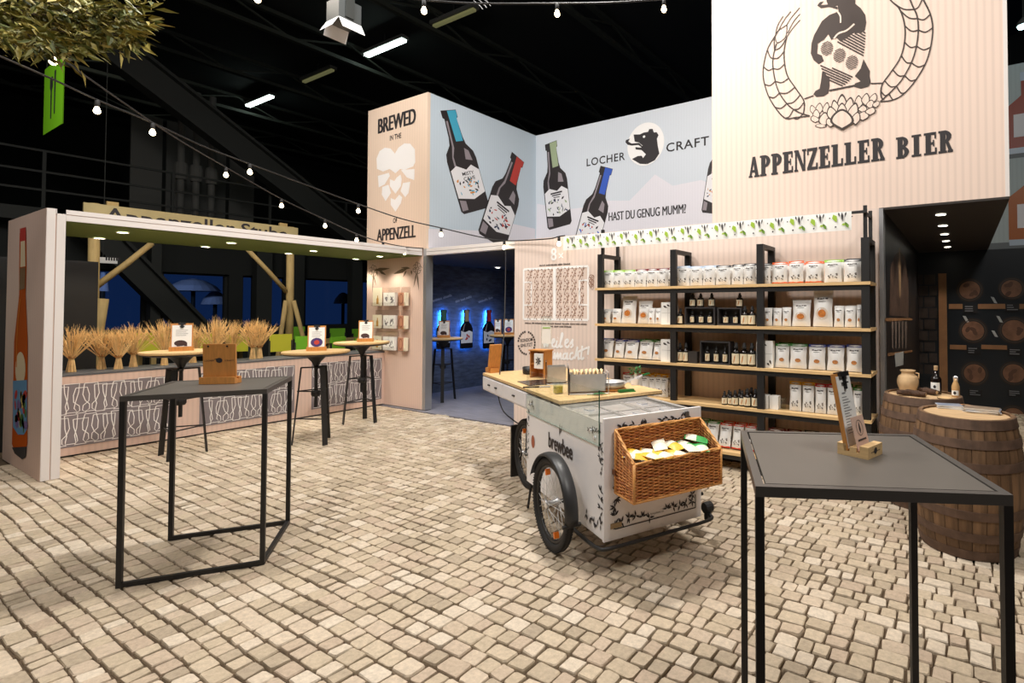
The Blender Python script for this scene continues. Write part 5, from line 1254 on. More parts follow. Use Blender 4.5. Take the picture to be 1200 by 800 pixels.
weave('back_panel', lambda u, v: (V3((.012, KY0 + (KY1 - KY0) * u, KZ0 + (KZB - KZ0) * v)), V3((1, 0, 0))), 17, 40)
for s, y_ in ((1, KY0), (-1, KY1)):
    top = lambda x: KZB + (KZF - KZB) * (x / KD)
    if s == 1: weave('side_panel', lambda u, v: (V3((.004 + (KD - .004) * u, KY0, KZ0 + (top(KD * u) - KZ0) * v)), V3((0, -1, 0))), 6, 34)
    else: weave('side_panel', lambda u, v: (V3((KD - (KD - .004) * u, KY1, KZ0 + (top(KD - KD * u) - KZ0) * v)), V3((0, 1, 0))), 6, 34)
B().box(.004, KD, KY0, KY1, KZ0 - .004, KZ0 + .006).build('bottom', M_WICK, bk)
R4 = [V3((.012, KY0, KZB)), V3((.012, KY1, KZB)), V3((KD, KY1, KZF)), V3((KD, KY0, KZF))]
for k in range(4):
    a, c = R4[k], R4[(k + 1) % 4]; n = 26
    for ph in (0, PI):
        d = (c - a).normalized(); sd = d.cross(V3((0, 0, 1))).normalized(); u2 = sd.cross(d)
        B().tube([a + (c - a) * (i / n) + (sd * math.cos(i * .5 + ph) + u2 * math.sin(i * .5 + ph)) * .004 for i in range(n + 1)], .0065, 6).build('rim_braid', M_WICKR, bk, True)
for (x, y_, zt) in ((KD + .003, KY0, KZF), (KD + .003, KY1, KZF), (.012, KY0, KZB), (.012, KY1, KZB)): B().tube([(x, y_, KZ0 - .004), (x, y_, zt)], .009, 6).build('corner_post', M_WICKR, bk, True)
for a, c in (((.012, KY0), (KD, KY0)), ((KD, KY0), (KD, KY1)), ((KD, KY1), (.012, KY1))): B().tube([(a[0], a[1], KZ0), (c[0], c[1], KZ0)], .008, 6).build('base_braid', M_WICKR, bk, True)
for y_ in (KY0 - .012, KY1 + .004): B().box(-.008, .03, y_, y_ + .008, .60, .63).build('strap', mat('leather_strap', rgb(120, 74, 44), .6), bk)
pp = B().box(.02, KD - .012, KY0 + .012, KY1 - .012, KZ0 + .007, KZ0 + .165).build('filling', M_PAPER, bk)
random.seed(14)
k = 0
for (x, y_, rz, tl, col) in ((.07, .25, .5, .35, 'yellow'), (.13, .22, 1.0, .25, 'yellow'), (.17, .30, .3, .1, 'yellow'), (.10, .36, .9, .3, 'yellow'), (.16, .40, .2, .15, 'yellow'), (.07, .43, -.4, .35, 'white'), (.15, .50, .6, .2, 'yellow'), (.08, .53, .1, .3, 'yellow'), (.16, .60, -.2, .15, 'white'), (.09, .63, .4, .35, 'green'), (.16, .69, -.5, .2, 'green'), (.07, .72, .9, .4, 'green')):
    q = cw_(XF + .012 + x, y_, KZ0 + .205 + .05 * (.2 - x) / .2 + .012 * (k % 3))
    cname = dict(yellow='yellow', white='cream', green='green')[col]
    t = thing('sample_sachet', '%s sample sachet lying in the wicker basket' % cname, 'sachet', tuple(q), CRZ + rz, '%s sachets in the basket' % cname); t.rotation_euler = (tl - .2, tl * .5, CRZ + rz)
    k += 1
    b = B(); vs = []; nn = 8
    for sg in (1, -1):
        o0 = len(b.v); vs = [(-.068 + .136 * i / nn, -.042 + .084 * j / nn, sg * .016 * (math.sin(PI * i / nn) * math.sin(PI * j / nn)) ** .7) for j in range(nn + 1) for i in range(nn + 1)]
        fs = [(j * 9 + i, j * 9 + i + 1, (j + 1) * 9 + i + 1, (j + 1) * 9 + i) for j in range(nn) for i in range(nn)]; b.add(vs, fs if sg > 0 else [f_[::-1] for f_ in fs])
    m = dict(yellow=mat('sachet_yellow', rgb(244, 196, 70), .4), white=mat('sachet_cream', rgb(240, 232, 210), .5), green=mat('sachet_green', rgb(70, 170, 90), .45))[col]
    mat('sachet_cream', rgb(244, 238, 222), .45); bd = b.build('pouch', m, t, True); B().box(-.076, -.066, -.042, .042, -.0015, .0015).box(.066, .076, -.042, .042, -.0015, .0015).build('crimp', m, t)
    cb_ = B()
    for sg in (1, -1):
        i0, i1 = (4, 8) if k % 2 else (0, 4)
        vs = [((-.068 + .136 * i / nn) * 1.004, (-.042 + .084 * j / nn) * 1.004, sg * (.0012 + .0165 * (math.sin(PI * i / nn) * math.sin(PI * j / nn)) ** .7)) for j in range(nn + 1) for i in range(i0, i1 + 1)]
        fs = [(j * 5 + i, j * 5 + i + 1, (j + 1) * 5 + i + 1, (j + 1) * 5 + i) for j in range(nn) for i in range(4)]; cb_.add(vs, fs if sg > 0 else [f_[::-1] for f_ in fs])
    cb_.build('white_half', mat('sachet_cream', None), bd, True)

# ---------------- things on the worktop
def onTop(px_, py_): q = onZ(px_, py_, TT + .003); return q
q = onTop(577, 436); t = thing('cutting_board', 'small wooden board leaning in a block on the cart worktop', 'menu holder', tuple(q + Vector((0, 0, .001))), math.radians(-20))
B().box(-.07, .07, -.045, .045, 0, .045).build('block', M_WOODO, t)
M = Matrix.Translation((.03, 0, .03)) @ Matrix.Rotation(math.radians(12), 4, 'Y'); B().box(-.012, .012, -.06, .06, 0, .26, M).build('board', M_WOODO, t)
M = Matrix.Translation((-.02, 0, .03)) @ Matrix.Rotation(math.radians(16), 4, 'Y'); B().box(-.004, .004, -.04, .04, 0, .11, M).build('card', M_WOODB, t)
q = onTop(634, 442); t = thing('wooden_crate', 'upright open orange wooden crate on the cart worktop', 'crate', tuple(q + Vector((0, 0, .001))), CRZ + .5)
B().box(-.085, .085, .05, .06, 0, .25).box(-.085, -.075, -.06, .05, 0, .25).box(.075, .085, -.06, .05, 0, .25).box(-.095, .095, -.07, .065, .25, .262).box(-.075, .075, -.06, .05, .125, .133).build('crate_case', M_WOODO, t)
B().box(-.02, .08, -.075, -.065, .09, .23).build('flower_card', M_PAPER, t)
fl_ = B()
for k in range(7):
    a = k * .9; fl_.add([(.03 + .035 * math.cos(a + d) * s, -.077, .16 + .045 * math.sin(a + d) * s) for d, s in ((0, 0), (-.3, .6), (0, 1), (.3, .6))], [(0, 1, 2, 3)])
fl_.build('flower_print', M_INK, t)
q = onTop(621, 438); t = thing('black_pot', 'small black cooking pot behind the steel rack on the cart', 'pot', tuple(q + Vector((0, 0, .001))), 0)
B().lathe([(.06, 0), (.07, .01), (.072, .07), (.066, .07), (.06, .012)], n=24).build('pot_body', M_BLACK, t, True); B().bar((.07, 0, .055), (.16, 0, .065), .02, .012).build('handle', M_BLACK, t)
q = onTop(635, 448); t = thing('induction_hob', 'flat dark induction hob set in the cart worktop', 'hob', tuple(q + Vector((0, 0, .0005))), CRZ)
B().box(-.15, .15, -.17, .17, 0, .006).build('glass_plate', mat('hob_glass', rgb(60, 50, 46), .2), t); e = ellipse2((0, 0), .1, .1, 24); deco(t, 'hob_ring', ribbon(e + [e[0]], .004), Plane('F', 0, (0, 0, .0065), (1, 0, 0), (0, 1, 0)), M_GREY, .0005)
q = onTop(629, 454); t = thing('spatula', 'dark flat spatula lying on the front of the cart worktop', 'spatula', tuple(q + Vector((0, 0, .001))), CRZ + 1.2)
B().box(-.11, .02, -.008, .008, 0, .01).build('handle', M_BLACK, t); B().box(.02, .11, -.025, .025, .002, .006).build('blade', M_STEEL, t)
q = onTop(654, 461); t = thing('oil_glass', 'small square glass of yellow oil on the cart worktop', 'glass', tuple(q + Vector((0, 0, .001))), CRZ)
B().box(-.03, .03, -.03, .03, 0, .004).box(-.03, -.027, -.03, .03, .004, .085).box(.027, .03, -.03, .03, .004, .085).box(-.027, .027, -.03, -.027, .004, .085).box(-.027, .027, .027, .03, .004, .085).build('glass_body', M_GLASS, t); B().box(-.0265, .0265, -.0265, .0265, .005, .055).build('oil', mat('oil', rgb(200, 176, 40), .15), t)
def wire_rack(px_, py_, label, ln, fill):
    q = onTop(px_, py_); t = thing('serving_rack', label, 'serving rack', tuple(q + Vector((0, 0, .001))), CRZ + math.radians(68)); h = .16; w2 = .075
    B().box(-ln / 2, ln / 2, -w2, -w2 + .004, .02, h - .01).box(-ln / 2, ln / 2, w2 - .004, w2, .02, h - .01).box(-ln / 2, ln / 2, -w2 + .004, w2 - .004, .02, .024).box(-ln / 2, -ln / 2 + .004, -w2, w2, .024, h - .01).box(ln / 2 - .004, ln / 2, -w2, w2, .024, h - .01).build('tray', M_STEEL, t)
    B().box(-ln / 2 - .012, -ln / 2 - .004, -w2 - .02, w2, 0, h + .035).build('end_plate', mat('dark_steel', rgb(70, 68, 66), .3, .8), t)
    P = [(ln / 2 + .02, -w2 - .02, h), (ln / 2 + .02, -w2 - .02, .005), (-ln / 2, -w2 - .02, .005)]
    B().tube(P, .005, 6).build('wire_frame', M_CHROME, t); B().tube([(ln / 2 + .02, w2, h), (ln / 2 + .02, w2, .005), (-ln / 2, w2, .005)], .005, 6).build('wire_frame', M_CHROME, t); B().tube([(ln / 2 + .02, -w2 - .02, h), (ln / 2 + .02, w2, h)], .005, 6).build('wire_frame', M_CHROME, t)
    if fill:
        random.seed(6)
        for k in range(8):
            x = -ln / 2 + .03 + k * (ln - .06) / 7; f = thing('flatbread', 'folded pale flatbread standing in the steel serving rack', 'flatbread', tuple(t.location + Matrix.Rotation(CRZ + math.radians(68), 3, 'Z') @ Vector((x, 0, .026))), CRZ + math.radians(68) + random.uniform(-.12, .12), 'flatbreads in the steel rack'); f.rotation_euler.y = random.uniform(-.05, .05)
            b = B(); vs = []; nn = 10
            for i in range(nn + 1):
                a = PI * i / nn; vs += [(.008 + .006 * math.sin(i * 1.3), .066 * math.cos(a), .10 + .055 * math.sin(a) + .008 * math.sin(i * 2 + k)), (-.006 + .004 * math.sin(i), .066 * math.cos(a), .10 + .05 * math.sin(a)), ]
            vs += [(.006, -.06, 0), (-.006, -.06, 0), (.006, .06, 0), (-.006, .06, 0)]
            n0 = 2 * (nn + 1)
            fs = [(2 * i, 2 * i + 2, 2 * i + 3, 2 * i + 1) for i in range(nn)] + [tuple([2 * i for i in range(nn, -1, -1)] + [n0 + 2, n0]), tuple([2 * i + 1 for i in range(nn + 1)] + [n0 + 1, n0 + 3])]
            b.add(vs, fs); b.build('bread', mat('flatbread', rgb(236, 208, 160), .8, var=.15, vscale=30), f)
            B().lathe([(.012, 0), (.012, .002)], n=8).build('toast_mark', mat('toast_brown', rgb(190, 140, 84), .8), f).matrix_local = Matrix.Translation((.010, 0, .12)) @ Matrix.Rotation(PI / 2, 4, 'Y')
    return t
wire_rack(652, 449, 'empty steel serving rack behind the oil glass on the cart', .16, False)
wire_rack(688, 460, 'steel serving rack filled with flatbreads on the cart', .27, True)
q = onTop(716, 456.5); t = thing('frying_pan', 'shiny frying pan resting on a round board at the cart edge', 'frying pan', tuple(q + Vector((0, 0, .001))), CRZ + .4)
B().lathe([(.11, 0), (.12, .006), (.12, .014), (.11, .016)], n=28).build('trivet', M_WOODO, t)
B().lathe([(.09, .017), (.105, .02), (.125, .065), (.120, .065), (.10, .026), (.0, .024)], n=30, cap=False).build('pan_bowl', M_STEEL, t, True); B().lathe([(.1255, .063), (.128, .068), (.12, .068)], n=30, cap=False).build('pan_rim', M_BLACK, t)
B().bar((.12, .02, .06), (.27, .06, .13), .028, .012).build('handle', M_WHITE, t); B().bar((.27, .06, .13), (.32, .075, .145), .03, .014).build('handle_grip', M_GREEND, t)
q = onTop(702, 463); t = thing('cabbage_leaf', 'dark green leaf lying before the frying pan on the cart', 'leaf', tuple(q + Vector((0, 0, .001))), CRZ + 1.1)
b = B().add([(-.06, 0, .002), (-.03, -.025, .012), (.02, -.022, .018), (.07, 0, .008), (.02, .024, .016), (-.03, .022, .014), (0, 0, .004)], [(0, 1, 6), (1, 2, 6), (2, 3, 6), (3, 4, 6), (4, 5, 6), (5, 0, 6)]); b.build('leaf_blade', M_GREEND, t); B().bar((-.09, 0, .004), (.05, 0, .009), .005).build('midrib', M_GREEND, t)
q = onTop(733, 459.5); t = thing('green_brush', 'green kitchen brush lying beside the frying pan on the cart', 'brush', tuple(q + Vector((0, 0, .001))), CRZ + 1.5)
B().bar((-.06, 0, .012), (.07, 0, .012), .03, .02).build('handle', M_GREEND, t); B().box(.03, .08, -.018, .018, 0, .008).build('bristles', mat('bristle', rgb(60, 150, 70), .8), t)
q = onTop(744, 450.5); t = thing('parsley_bunch', 'bunch of green herbs behind the frying pan on the cart', 'herbs', tuple(q + Vector((0, 0, .001))), 0); random.seed(4)
b = B()
for k in range(60):
    a = random.uniform(0, 2 * PI); r_ = random.uniform(.01, .07); p = V3((r_ * math.cos(a), r_ * math.sin(a), random.uniform(.09, .15))); d = V3((random.uniform(-1, 1), random.uniform(-1, 1), random.uniform(-.5, .8))).normalized() * .03; n = d.cross(V3((.3, .2, 1))).normalized() * .009
    b.add([p, p + d * .5 + n, p + d, p + d * .5 - n], [(0, 1, 2, 3)])
o = b.build('leaves', M_GREEND, t); o['kind'] = 'stuff'
B().tube([(0, 0, 0), (.01, 0, .1)], .012, 6).lathe([(.035, 0), (.04, .05), (.036, .05), (.03, .004)], n=14).build('cup', M_WHITE, t)
q = onTop(640, 434); t = thing('acrylic_stand', 'tall clear acrylic stand with a white leaflet on the cart', 'leaflet stand', tuple(q + Vector((0, 0, .001))), CRZ + 1.1)
B().box(-.055, .055, -.03, .03, 0, .004).box(-.055, .055, .010, .013, .004, .56).build('acrylic_sheet', M_GLASS, t); B().box(-.045, .045, .0065, .0085, .28, .46).build('leaflet', M_PAPER, t); B().box(-.056, .056, .0095, .0135, .56, .564).build('top_edge', M_GREY, t); B().box(-.04, .04, .0045, .006, .44, .45).build('green_stripe', M_GREEN, t)
# power cable from the lintel to the cart
def atd(x, yy, d): return EYE + ray(x, yy) * (d / FPX)
P = [onY(592, 288, YP - .05), atd(592.5, 300, 7.0), atd(592, 340, 6.2), atd(590.5, 390, 5.6), atd(585.5, 440, 5.15), atd(584, 462, 4.95), atd(589, 480, 4.85), atd(600, 491, 4.82), atd(612, 499, 4.85), atd(619, 503, 5.0)]
kc = B().tube(smoothline(P, 8), .0055, 6).build('power_cable', M_BLACK, None, True); tag(kc, 'black power cable hanging from the lintel down to the cart', 'cable')

# ================================================================ BARRELS
_bm = {}
def barrel(loc, hh, r0, r1, label, rz):
    t = thing('oak_barrel', label, 'barrel', loc, rz)
    n = 26; prof = lambda z_: r0 + (r1 - r0) * (1 - ((z_ / hh - .5) * 2) ** 2)
    if (hh, r0) not in _bm:
        b = B(); vs = []; m_ = 12; da = PI / n * .965
        for j in range(m_ + 1):
            z_ = hh * j / m_; r_ = prof(z_)
            vs += [(r_ * math.cos(-da), r_ * math.sin(-da), z_), (r_ * 1.004, 0, z_), (r_ * math.cos(da), r_ * math.sin(da), z_), ((r_ - .022) * math.cos(da), (r_ - .022) * math.sin(da), z_), ((r_ - .022) * math.cos(da), -(r_ - .022) * math.sin(da), z_)]
        fs = [(j * 5 + i, j * 5 + (i + 1) % 5, (j + 1) * 5 + (i + 1) % 5, (j + 1) * 5 + i) for j in range(m_) for i in range(5)] + [(4, 3, 2, 1, 0), tuple(m_ * 5 + i for i in range(5))]
        _bm[(hh, r0)] = [B().add(vs, fs).mesh('stave', M) for M in STAVES]
    for k in range(n):
        o = link('stave', _bm[(hh, r0)][(k * 7) % 3], t); o.rotation_euler = (0, 0, 2 * PI * k / n)
    for (f, wd) in ((.035, .06), (.17, .055), (.33, .055), (.67, .055), (.83, .055), (.965, .06)):
        z_ = hh * f; a, c = max(0.002, z_ - wd / 2), min(hh - .002, z_ + wd / 2)
        B().lathe([(prof(a) + .001, a), (prof(a) + .006, a), (prof(c) + .006, c), (prof(c) + .001, c)], n=48, cap=False).build('hoop', M_HOOP, t, False)
    B().lathe([(r0 - .023, hh - .03), (r0 - .023, hh - .014)], n=36).build('head', M_HEAD, t)
    return t
STAVES = [M_STAVE, mat('barrel_oak_dark', rgb(102, 76, 52), .7, var=.5, vscale=5, stretch=(5, 5, .8), bump=.3, bscale=30), mat('barrel_oak_light', rgb(121, 92, 65), .7, var=.5, vscale=5, stretch=(5, 5, .8), bump=.3, bscale=30)]
BH = .885
BA = Vector((.005, 4.21, .003)); BB = Vector((-.30, 4.93, .003))
barrel(tuple(BA), BH, .284, .338, 'weathered oak barrel with brochures on its head beside the table', .1)
barrel(tuple(BB), BH + .0, .284, .338, 'weathered oak barrel carrying a clay jar and bottles near the shelves', .25)
HT = BH - .014 + .003
def on_b(px_, py_): q = onZ(px_, py_, HT); return q
def brochure(px_, py_, n, label, rz, w_=.17, l_=.11):
    q = on_b(px_, py_)
    for k in range(n):
        t = thing('brochure', label, 'brochure', (q.x + random.uniform(-.006, .006), q.y + random.uniform(-.006, .006), HT + .001 + k * .0065), rz + random.uniform(-.15, .15), label + ' stack')
        B().box(-w_ / 2, w_ / 2, -l_ / 2, l_ / 2, 0, .005).build('pages', M_PAPER, t); B().box(-w_ / 2, w_ / 2, -l_ / 2, l_ / 2, .005, .006).build('cover', [mat('cover_photo', rgb(150, 130, 110), .35, var=.4, vscale=14), mat('cover_blue', rgb(140, 150, 170), .35, var=.4, vscale=14)][k % 2], t)
random.seed(77)
brochure(1112, 478, 4, 'pale photo brochure in the left pile on the barrel head', .15, .16, .11)
brochure(1151, 483, 5, 'pale photo brochure in the pile next to the barrel rim', -.05, .21, .13)
q = on_b(1131, 476); t = thing('coaster', 'small round wooden coaster between the brochure piles', 'coaster', (q.x, q.y, HT + .001)); B().lathe([(.045, 0), (.047, .003), (.045, .008)], n=20).build('disc', M_WOODO, t); B().lathe([(.02, .008), (.02, .009)], n=16).build('stamp', M_INKB, t)
q = on_b(1064, 459.5); t = thing('clay_jar', 'pale ribbed clay jar on the rear barrel', 'jar', (q.x, q.y, HT + .001)); M_CLAY = mat('clay', rgb(214, 180, 136), .8, var=.15, vscale=18)
pr = [(.055, 0), (.068, .02)]
for k in range(9): pr += [(.070 + .016 * math.sin(PI * k / 9) + .002, .03 + k * .013), (.070 + .016 * math.sin(PI * k / 9) - .001, .036 + k * .013)]
pr += [(.052, .158), (.050, .172), (.060, .182), (.062, .192), (.054, .192), (.045, .17)]
B().lathe(pr, n=28).build('jar_body', M_CLAY, t, True); 
B().tube([(.055, 0, .17), (.085, 0, .165), (.085, 0, .13), (.075, 0, .12)], .007, 8).build('handle', M_CLAY, t, True)
def bark(px_, py_, L_, r_, rz, label):
    q = on_b(px_, py_); t = thing('bark_piece', label, 'bark', (q.x, q.y, HT + r_ * .85), rz); b = B(); n = 10; vs = []; random.seed(int(px_))
    for i in range(9):
        x = -L_ / 2 + L_ * i / 8; k = .75 + .25 * math.sin(PI * i / 8)
        for j in range(n): a = 2 * PI * j / n; rr = r_ * k * random.uniform(.8, 1.1); vs.append((x, rr * math.cos(a), rr * .8 * math.sin(a)))
    b.add(vs, [(i * n + j, i * n + (j + 1) % n, (i + 1) * n + (j + 1) % n, (i + 1) * n + j) for i in range(8) for j in range(n)] + [tuple(range(n - 1, -1, -1)), tuple(80 + j for j in range(n))])
    b.build('bark_body', mat('bark', rgb(74, 52, 38), .9, var=.4, vscale=30, bump=.5, bscale=40), t); B().lathe([(r_ * .4, -.002), (r_ * .4, .002)], n=8).build('cut_end', M_HEAD, t).matrix_local = Matrix.Translation((L_ / 2, 0, 0)) @ Matrix.Rotation(PI / 2, 4, 'Y')
bark(1064, 463.5, .17, .032, .3, 'dark bark piece lying before the clay jar')
bark(1077, 465, .11, .030, -.3, 'short dark bark piece between jar and long bark')
bark(1088, 462, .17, .034, -.7, 'long dark bark piece leading to the whisky bottle')
def bottle(px_, py_, label, prof, m, lab, extra):
    q = on_b(px_, py_); t = thing('bottle', label, 'bottle', (q.x, q.y, HT + .001), -.2); B().lathe(prof, n=24).build('bottle_body', m, t, True)
    z0, z1, r_ = lab; vs = []
    for j in range(9): a = -PI / 2 + (j / 8 - .5) * 1.9; vs += [(r_ * math.cos(a), r_ * math.sin(a), z0), (r_ * math.cos(a), r_ * math.sin(a), z1)]
    lo = B().add(vs, [(2 * j, 2 * j + 2, 2 * j + 3, 2 * j + 1) for j in range(8)]).build('bottle_label', M_PAPER, t)
    B().add([(x, -r_ - .001, z_) for x, z_ in ellipse2((0, (z0 + z1) / 2), .011, .014, 10)], [tuple(range(10))]).build('label_mark', M_INK, lo)
    extra(t)
bottle(1097, 461.5, 'dark whisky bottle with white label on the rear barrel', [(.040, 0), (.042, .006), (.042, .125), (.034, .145), (.015, .158), (.014, .20)], M_BOTTLE, (.03, .10, .0428), lambda t: B().lathe([(.016, .2), (.017, .235), (.015, .238)], n=14).build('cork', M_HEAD, t))
bottle(1120, 465, 'small clear swing-top bottle of amber liquid on the rear barrel', [(.028, 0), (.030, .005), (.030, .085), (.022, .11), (.012, .13), (.012, .15)], mat('amber_liquid', rgb(200, 160, 110), .15), (.015, .055, .0306), lambda t: B().tube([(-.014, 0, .125), (-.016, 0, .16), (0, 0, .172), (.016, 0, .16), (.014, 0, .125)], .0025, 6).lathe([(.012, .15), (.014, .158), (.008, .17)], n=12).build('swing_top', M_CHROME, t))
q = on_b(1107, 467); t = thing('wood_disc', 'flat pale slice of wood beside the bottles on the barrel', 'wood slice', (q.x, q.y, HT + .0005)); B().lathe([(.05, 0), (.052, .004), (.05, .008)], n=26).build('slice', M_WOODB, t); B().lathe([(.052, .0005), (.055, .004), (.052, .0075)], n=26, cap=False).build('bark_rim', mat('bark', None), t)

# ================================================================ BLUE LOUNGE
M_LED = mat('blue_led', (.05, .3, 1), .4, emit=(.02, .22, 1.), estr=30)
M_CUT = mat('cutout_bottle', rgb(28, 26, 30), .25)
for i, (px_, col, nm) in enumerate(((520, mat('neck_green', rgb(60, 100, 80), .5), 'green'), (547, mat('neck_tan', rgb(150, 130, 96), .5), 'tan'), (573, mat('neck_red', rgb(170, 40, 50), .5), 'red'))):
    yc = onX(px_, 363, -8.56).y; z1 = onX(px_, 363, -8.56).z; z0 = onX(px_, 408, -8.56).z; hh = z1 - z0; wd = .15
    t = thing('bottle_sign', 'backlit bottle-shaped sign with %s neck on the blue brick wall' % nm, 'sign', (-8.555, yc, z0))
    sil = [(-.86, 0), (.86, 0), (1, .03), (1, .50), (.85, .58), (.42, .68), (.36, .92), (.44, .93), (.44, 1), (-.44, 1), (-.44, .93), (-.36, .92), (-.42, .68), (-.85, .58), (-1, .50), (-1, .03)]
    P = [(u * wd, v * hh) for u, v in sil]
    fr_b = fill2([P], Plane('F', 0, (0, 0, 0), (0, 1, 0), (0, 0, 1)), .0); n = len(P)
    fr_b.add([(0, a, c) for a, c in P] + [(-.02, a, c) for a, c in P], [(k, n + k, n + (k + 1) % n, (k + 1) % n) for k in range(n)])
    fo = fr_b.build('bottle_front', M_CUT, t)
    pf = Plane('F', 0, (0, 0, 0), (0, 1, 0), (0, 0, 1)); q_ = lambda u, v: (u * wd, v * hh)
    deco(fo, 'neck_band', [[q_(*p) for p in ((-.3, .70), (.34, .70), (.30, .99), (-.3, .99))]], pf, col, .002)
    lo = deco(fo, 'bottle_label', [[q_(*p) for p in ((-.92, .14), (.92, .14), (.95, .42), (.4, .46), (-.3, .42), (-.92, .46))]], pf, M_PLAB, .002)
    random.seed(i + 40)
    deco(lo, 'label_print', [ellipse2((random.uniform(-.06, .06), hh * random.uniform(.2, .38)), .03, .02, 7, random.uniform(0, 3)) for _ in range(4)], pf, [M_NAVY, M_RED, M_NAVY][i], .004)
    deco(fo, 'highlight', [[q_(*p) for p in ((-.7, .46), (-.5, .46), (-.3, .66), (-.42, .62))]], pf, M_PGREY, .003)
    P2 = [(u * wd * .88, .02 + v * hh * .96) for u, v in sil]; b = B()
    b.add([(-.022, a, c) for a, c in P2] + [(-.040, a, c) for a, c in P2], [(k, n + k, n + (k + 1) % n, (k + 1) % n) for k in range(n)])
    b.build('led_strip', M_LED, t)
    l = bpy.data.lights.new('led_glow', 'AREA'); l.shape = 'RECTANGLE'; l.size = .16; l.size_y = hh * .9; l.energy = 9; l.color = (.04, .30, 1)
    lo_ = bpy.data.objects.new('led_glow', l); C.objects.link(lo_); lo_.location = (-8.598, yc, z0 + hh * .5); lo_.rotation_euler = (PI / 2, 0, PI / 2)  # shines on the wall behind
    pw2 = Plane('F', 0, (-8.62, yc - .22, z1 + .14), Vector((0, .96, .27)).normalized(), Vector((0, -.27, .96)).normalized())
    deco(lw, 'small_print', scribble(pw2, 0, (.46, .40, .38)[i], 0, .05, 20 + i), pw2, mat('lounge_letter', rgb(170, 180, 200), .7), .003)['kind'] = 'stuff'
q = onZ(571, 321, ZB); q.x = max(q.x, -8.1); q.y = 7.6
t = thing('lounge_downlight', 'round white ceiling light in the blue lounge', 'downlight', (-8.1, 7.55, ZB - .012)); B().lathe([(.07, 0), (.065, -.008), (.055, 0)], n=18, cap=False).build('bezel', M_FRAME, t); B().lathe([(.054, -.003), (.054, 0)], n=18).build('lens', M_DOWN, t)
spot('lounge_light', (-7.2, 7.0, ZB - .05), (-7.6, 7.2, .4), 50, 130, .06, (.75, .85, 1)); spot('lounge_light', (-6.6, 6.0, ZB - .05), (-7.2, 6.2, .2), 40, 130, .06, (.85, .9, 1))

# ================================================================ PILLAR RACKS
M_ACR = pane_mat('acrylic_clear', (.97, .96, .95))
for ci, (xa, xb_, kind) in enumerate(((441, 451.5, 'card'), (453, 468, 'box'), (471, 480.5, 'choc'))):
    for r in range(3):
        zb_ = (1.643, 1.272, .92)[r] ; xa3, xb3 = onY(xa, 360, YP).x, onY(xb_, 360, YP).x
        t = thing('acrylic_rack', 'clear acrylic wall pocket on the pink pillar, %s of the %s column' % (('top', 'middle', 'lowest')[r], ('card', 'white box', 'copper box')[ci]), 'wall rack', ((xa3 + xb3) / 2, YP - .002, zb_)); hw = (xb3 - xa3) / 2 + .012
        B().box(-hw, hw, -.085, 0, -.008, -.003).build('tray', M_ACR, t); B().box(-hw, hw, -.088, -.085, -.008, .05).build('lip', M_ACR, t); B().box(-hw, hw, -.004, 0, -.003, .30).build('back_plate', M_ACR, t)
        loc = ((xa3 + xb3) / 2, YP - .07, zb_ - .002); w_ = (xb3 - xa3) * .92
        if kind == 'card':
            g_ = thing('gift_card', 'cream gift card with golden bottle in the %s wall pocket' % ('top', 'middle', 'lowest')[r], 'card', loc); b = B().box(-w_ / 2, w_ / 2, 0, .02, 0, .30 if r == 0 else .22).build('card_body', mat('cream_card', rgb(238, 230, 205), .6), g_); deco(b, 'gold_bottle', [[(-.01, .03), (.05, .03), (.05, .11), (.035, .14), (.035, .17), (.01, .17), (.01, .14), (-.01, .11)]], Plane('F', 0, (0, 0, 0), (1, 0, 0), (0, 0, 1)), mat('gold_print', rgb(196, 150, 70), .5), .001)
        elif kind == 'box':
            for k in range(2):
                g_ = thing('gift_carton', 'white sketched gift box in the %s wall pocket' % ('top', 'middle', 'lowest')[r], 'box', (loc[0] + (k - .5) * w_ / 2, loc[1], loc[2]), 0, 'white boxes in the %s pocket' % ('top', 'middle', 'lowest')[r]); b = B().box(-w_ / 4 + .004, w_ / 4 - .004, 0, .05, 0, .215).build('carton_body', M_PAPER, g_); random.seed(k + r * 3)
                deco(b, 'sketch_print', [leaf((random.uniform(-.06, .04), random.uniform(.03, .17)), (random.uniform(-.04, .07), random.uniform(.03, .19)), .012) for _ in range(6)], Plane('F', 0, (0, 0, 0), (1, 0, 0), (0, 0, 1)), mat('print_midgrey', rgb(120, 116, 118), .7), .001)
        else:
            g_ = thing('copper_box', 'copper patterned box in the %s wall pocket' % ('top', 'middle', 'lowest')[r], 'box', loc); b = B().box(-w_ / 2, w_ / 2 - .05, 0, .05, 0, .21).build('carton_body', mat('copper_carton', rgb(196, 140, 112), .5), g_); B().box(w_ / 2 - .049, w_ / 2, 0, .05, 0, .21).build('cream_side', mat('cream_card', None), g_)
            e = ellipse2((-.025, .105), .045, .08, 16); deco(b, 'copper_print', ribbon(e + [e[0]], .012), Plane('F', 0, (0, 0, 0), (1, 0, 0), (0, 0, 1)), mat('copper_dark', rgb(140, 84, 60), .5), .001)

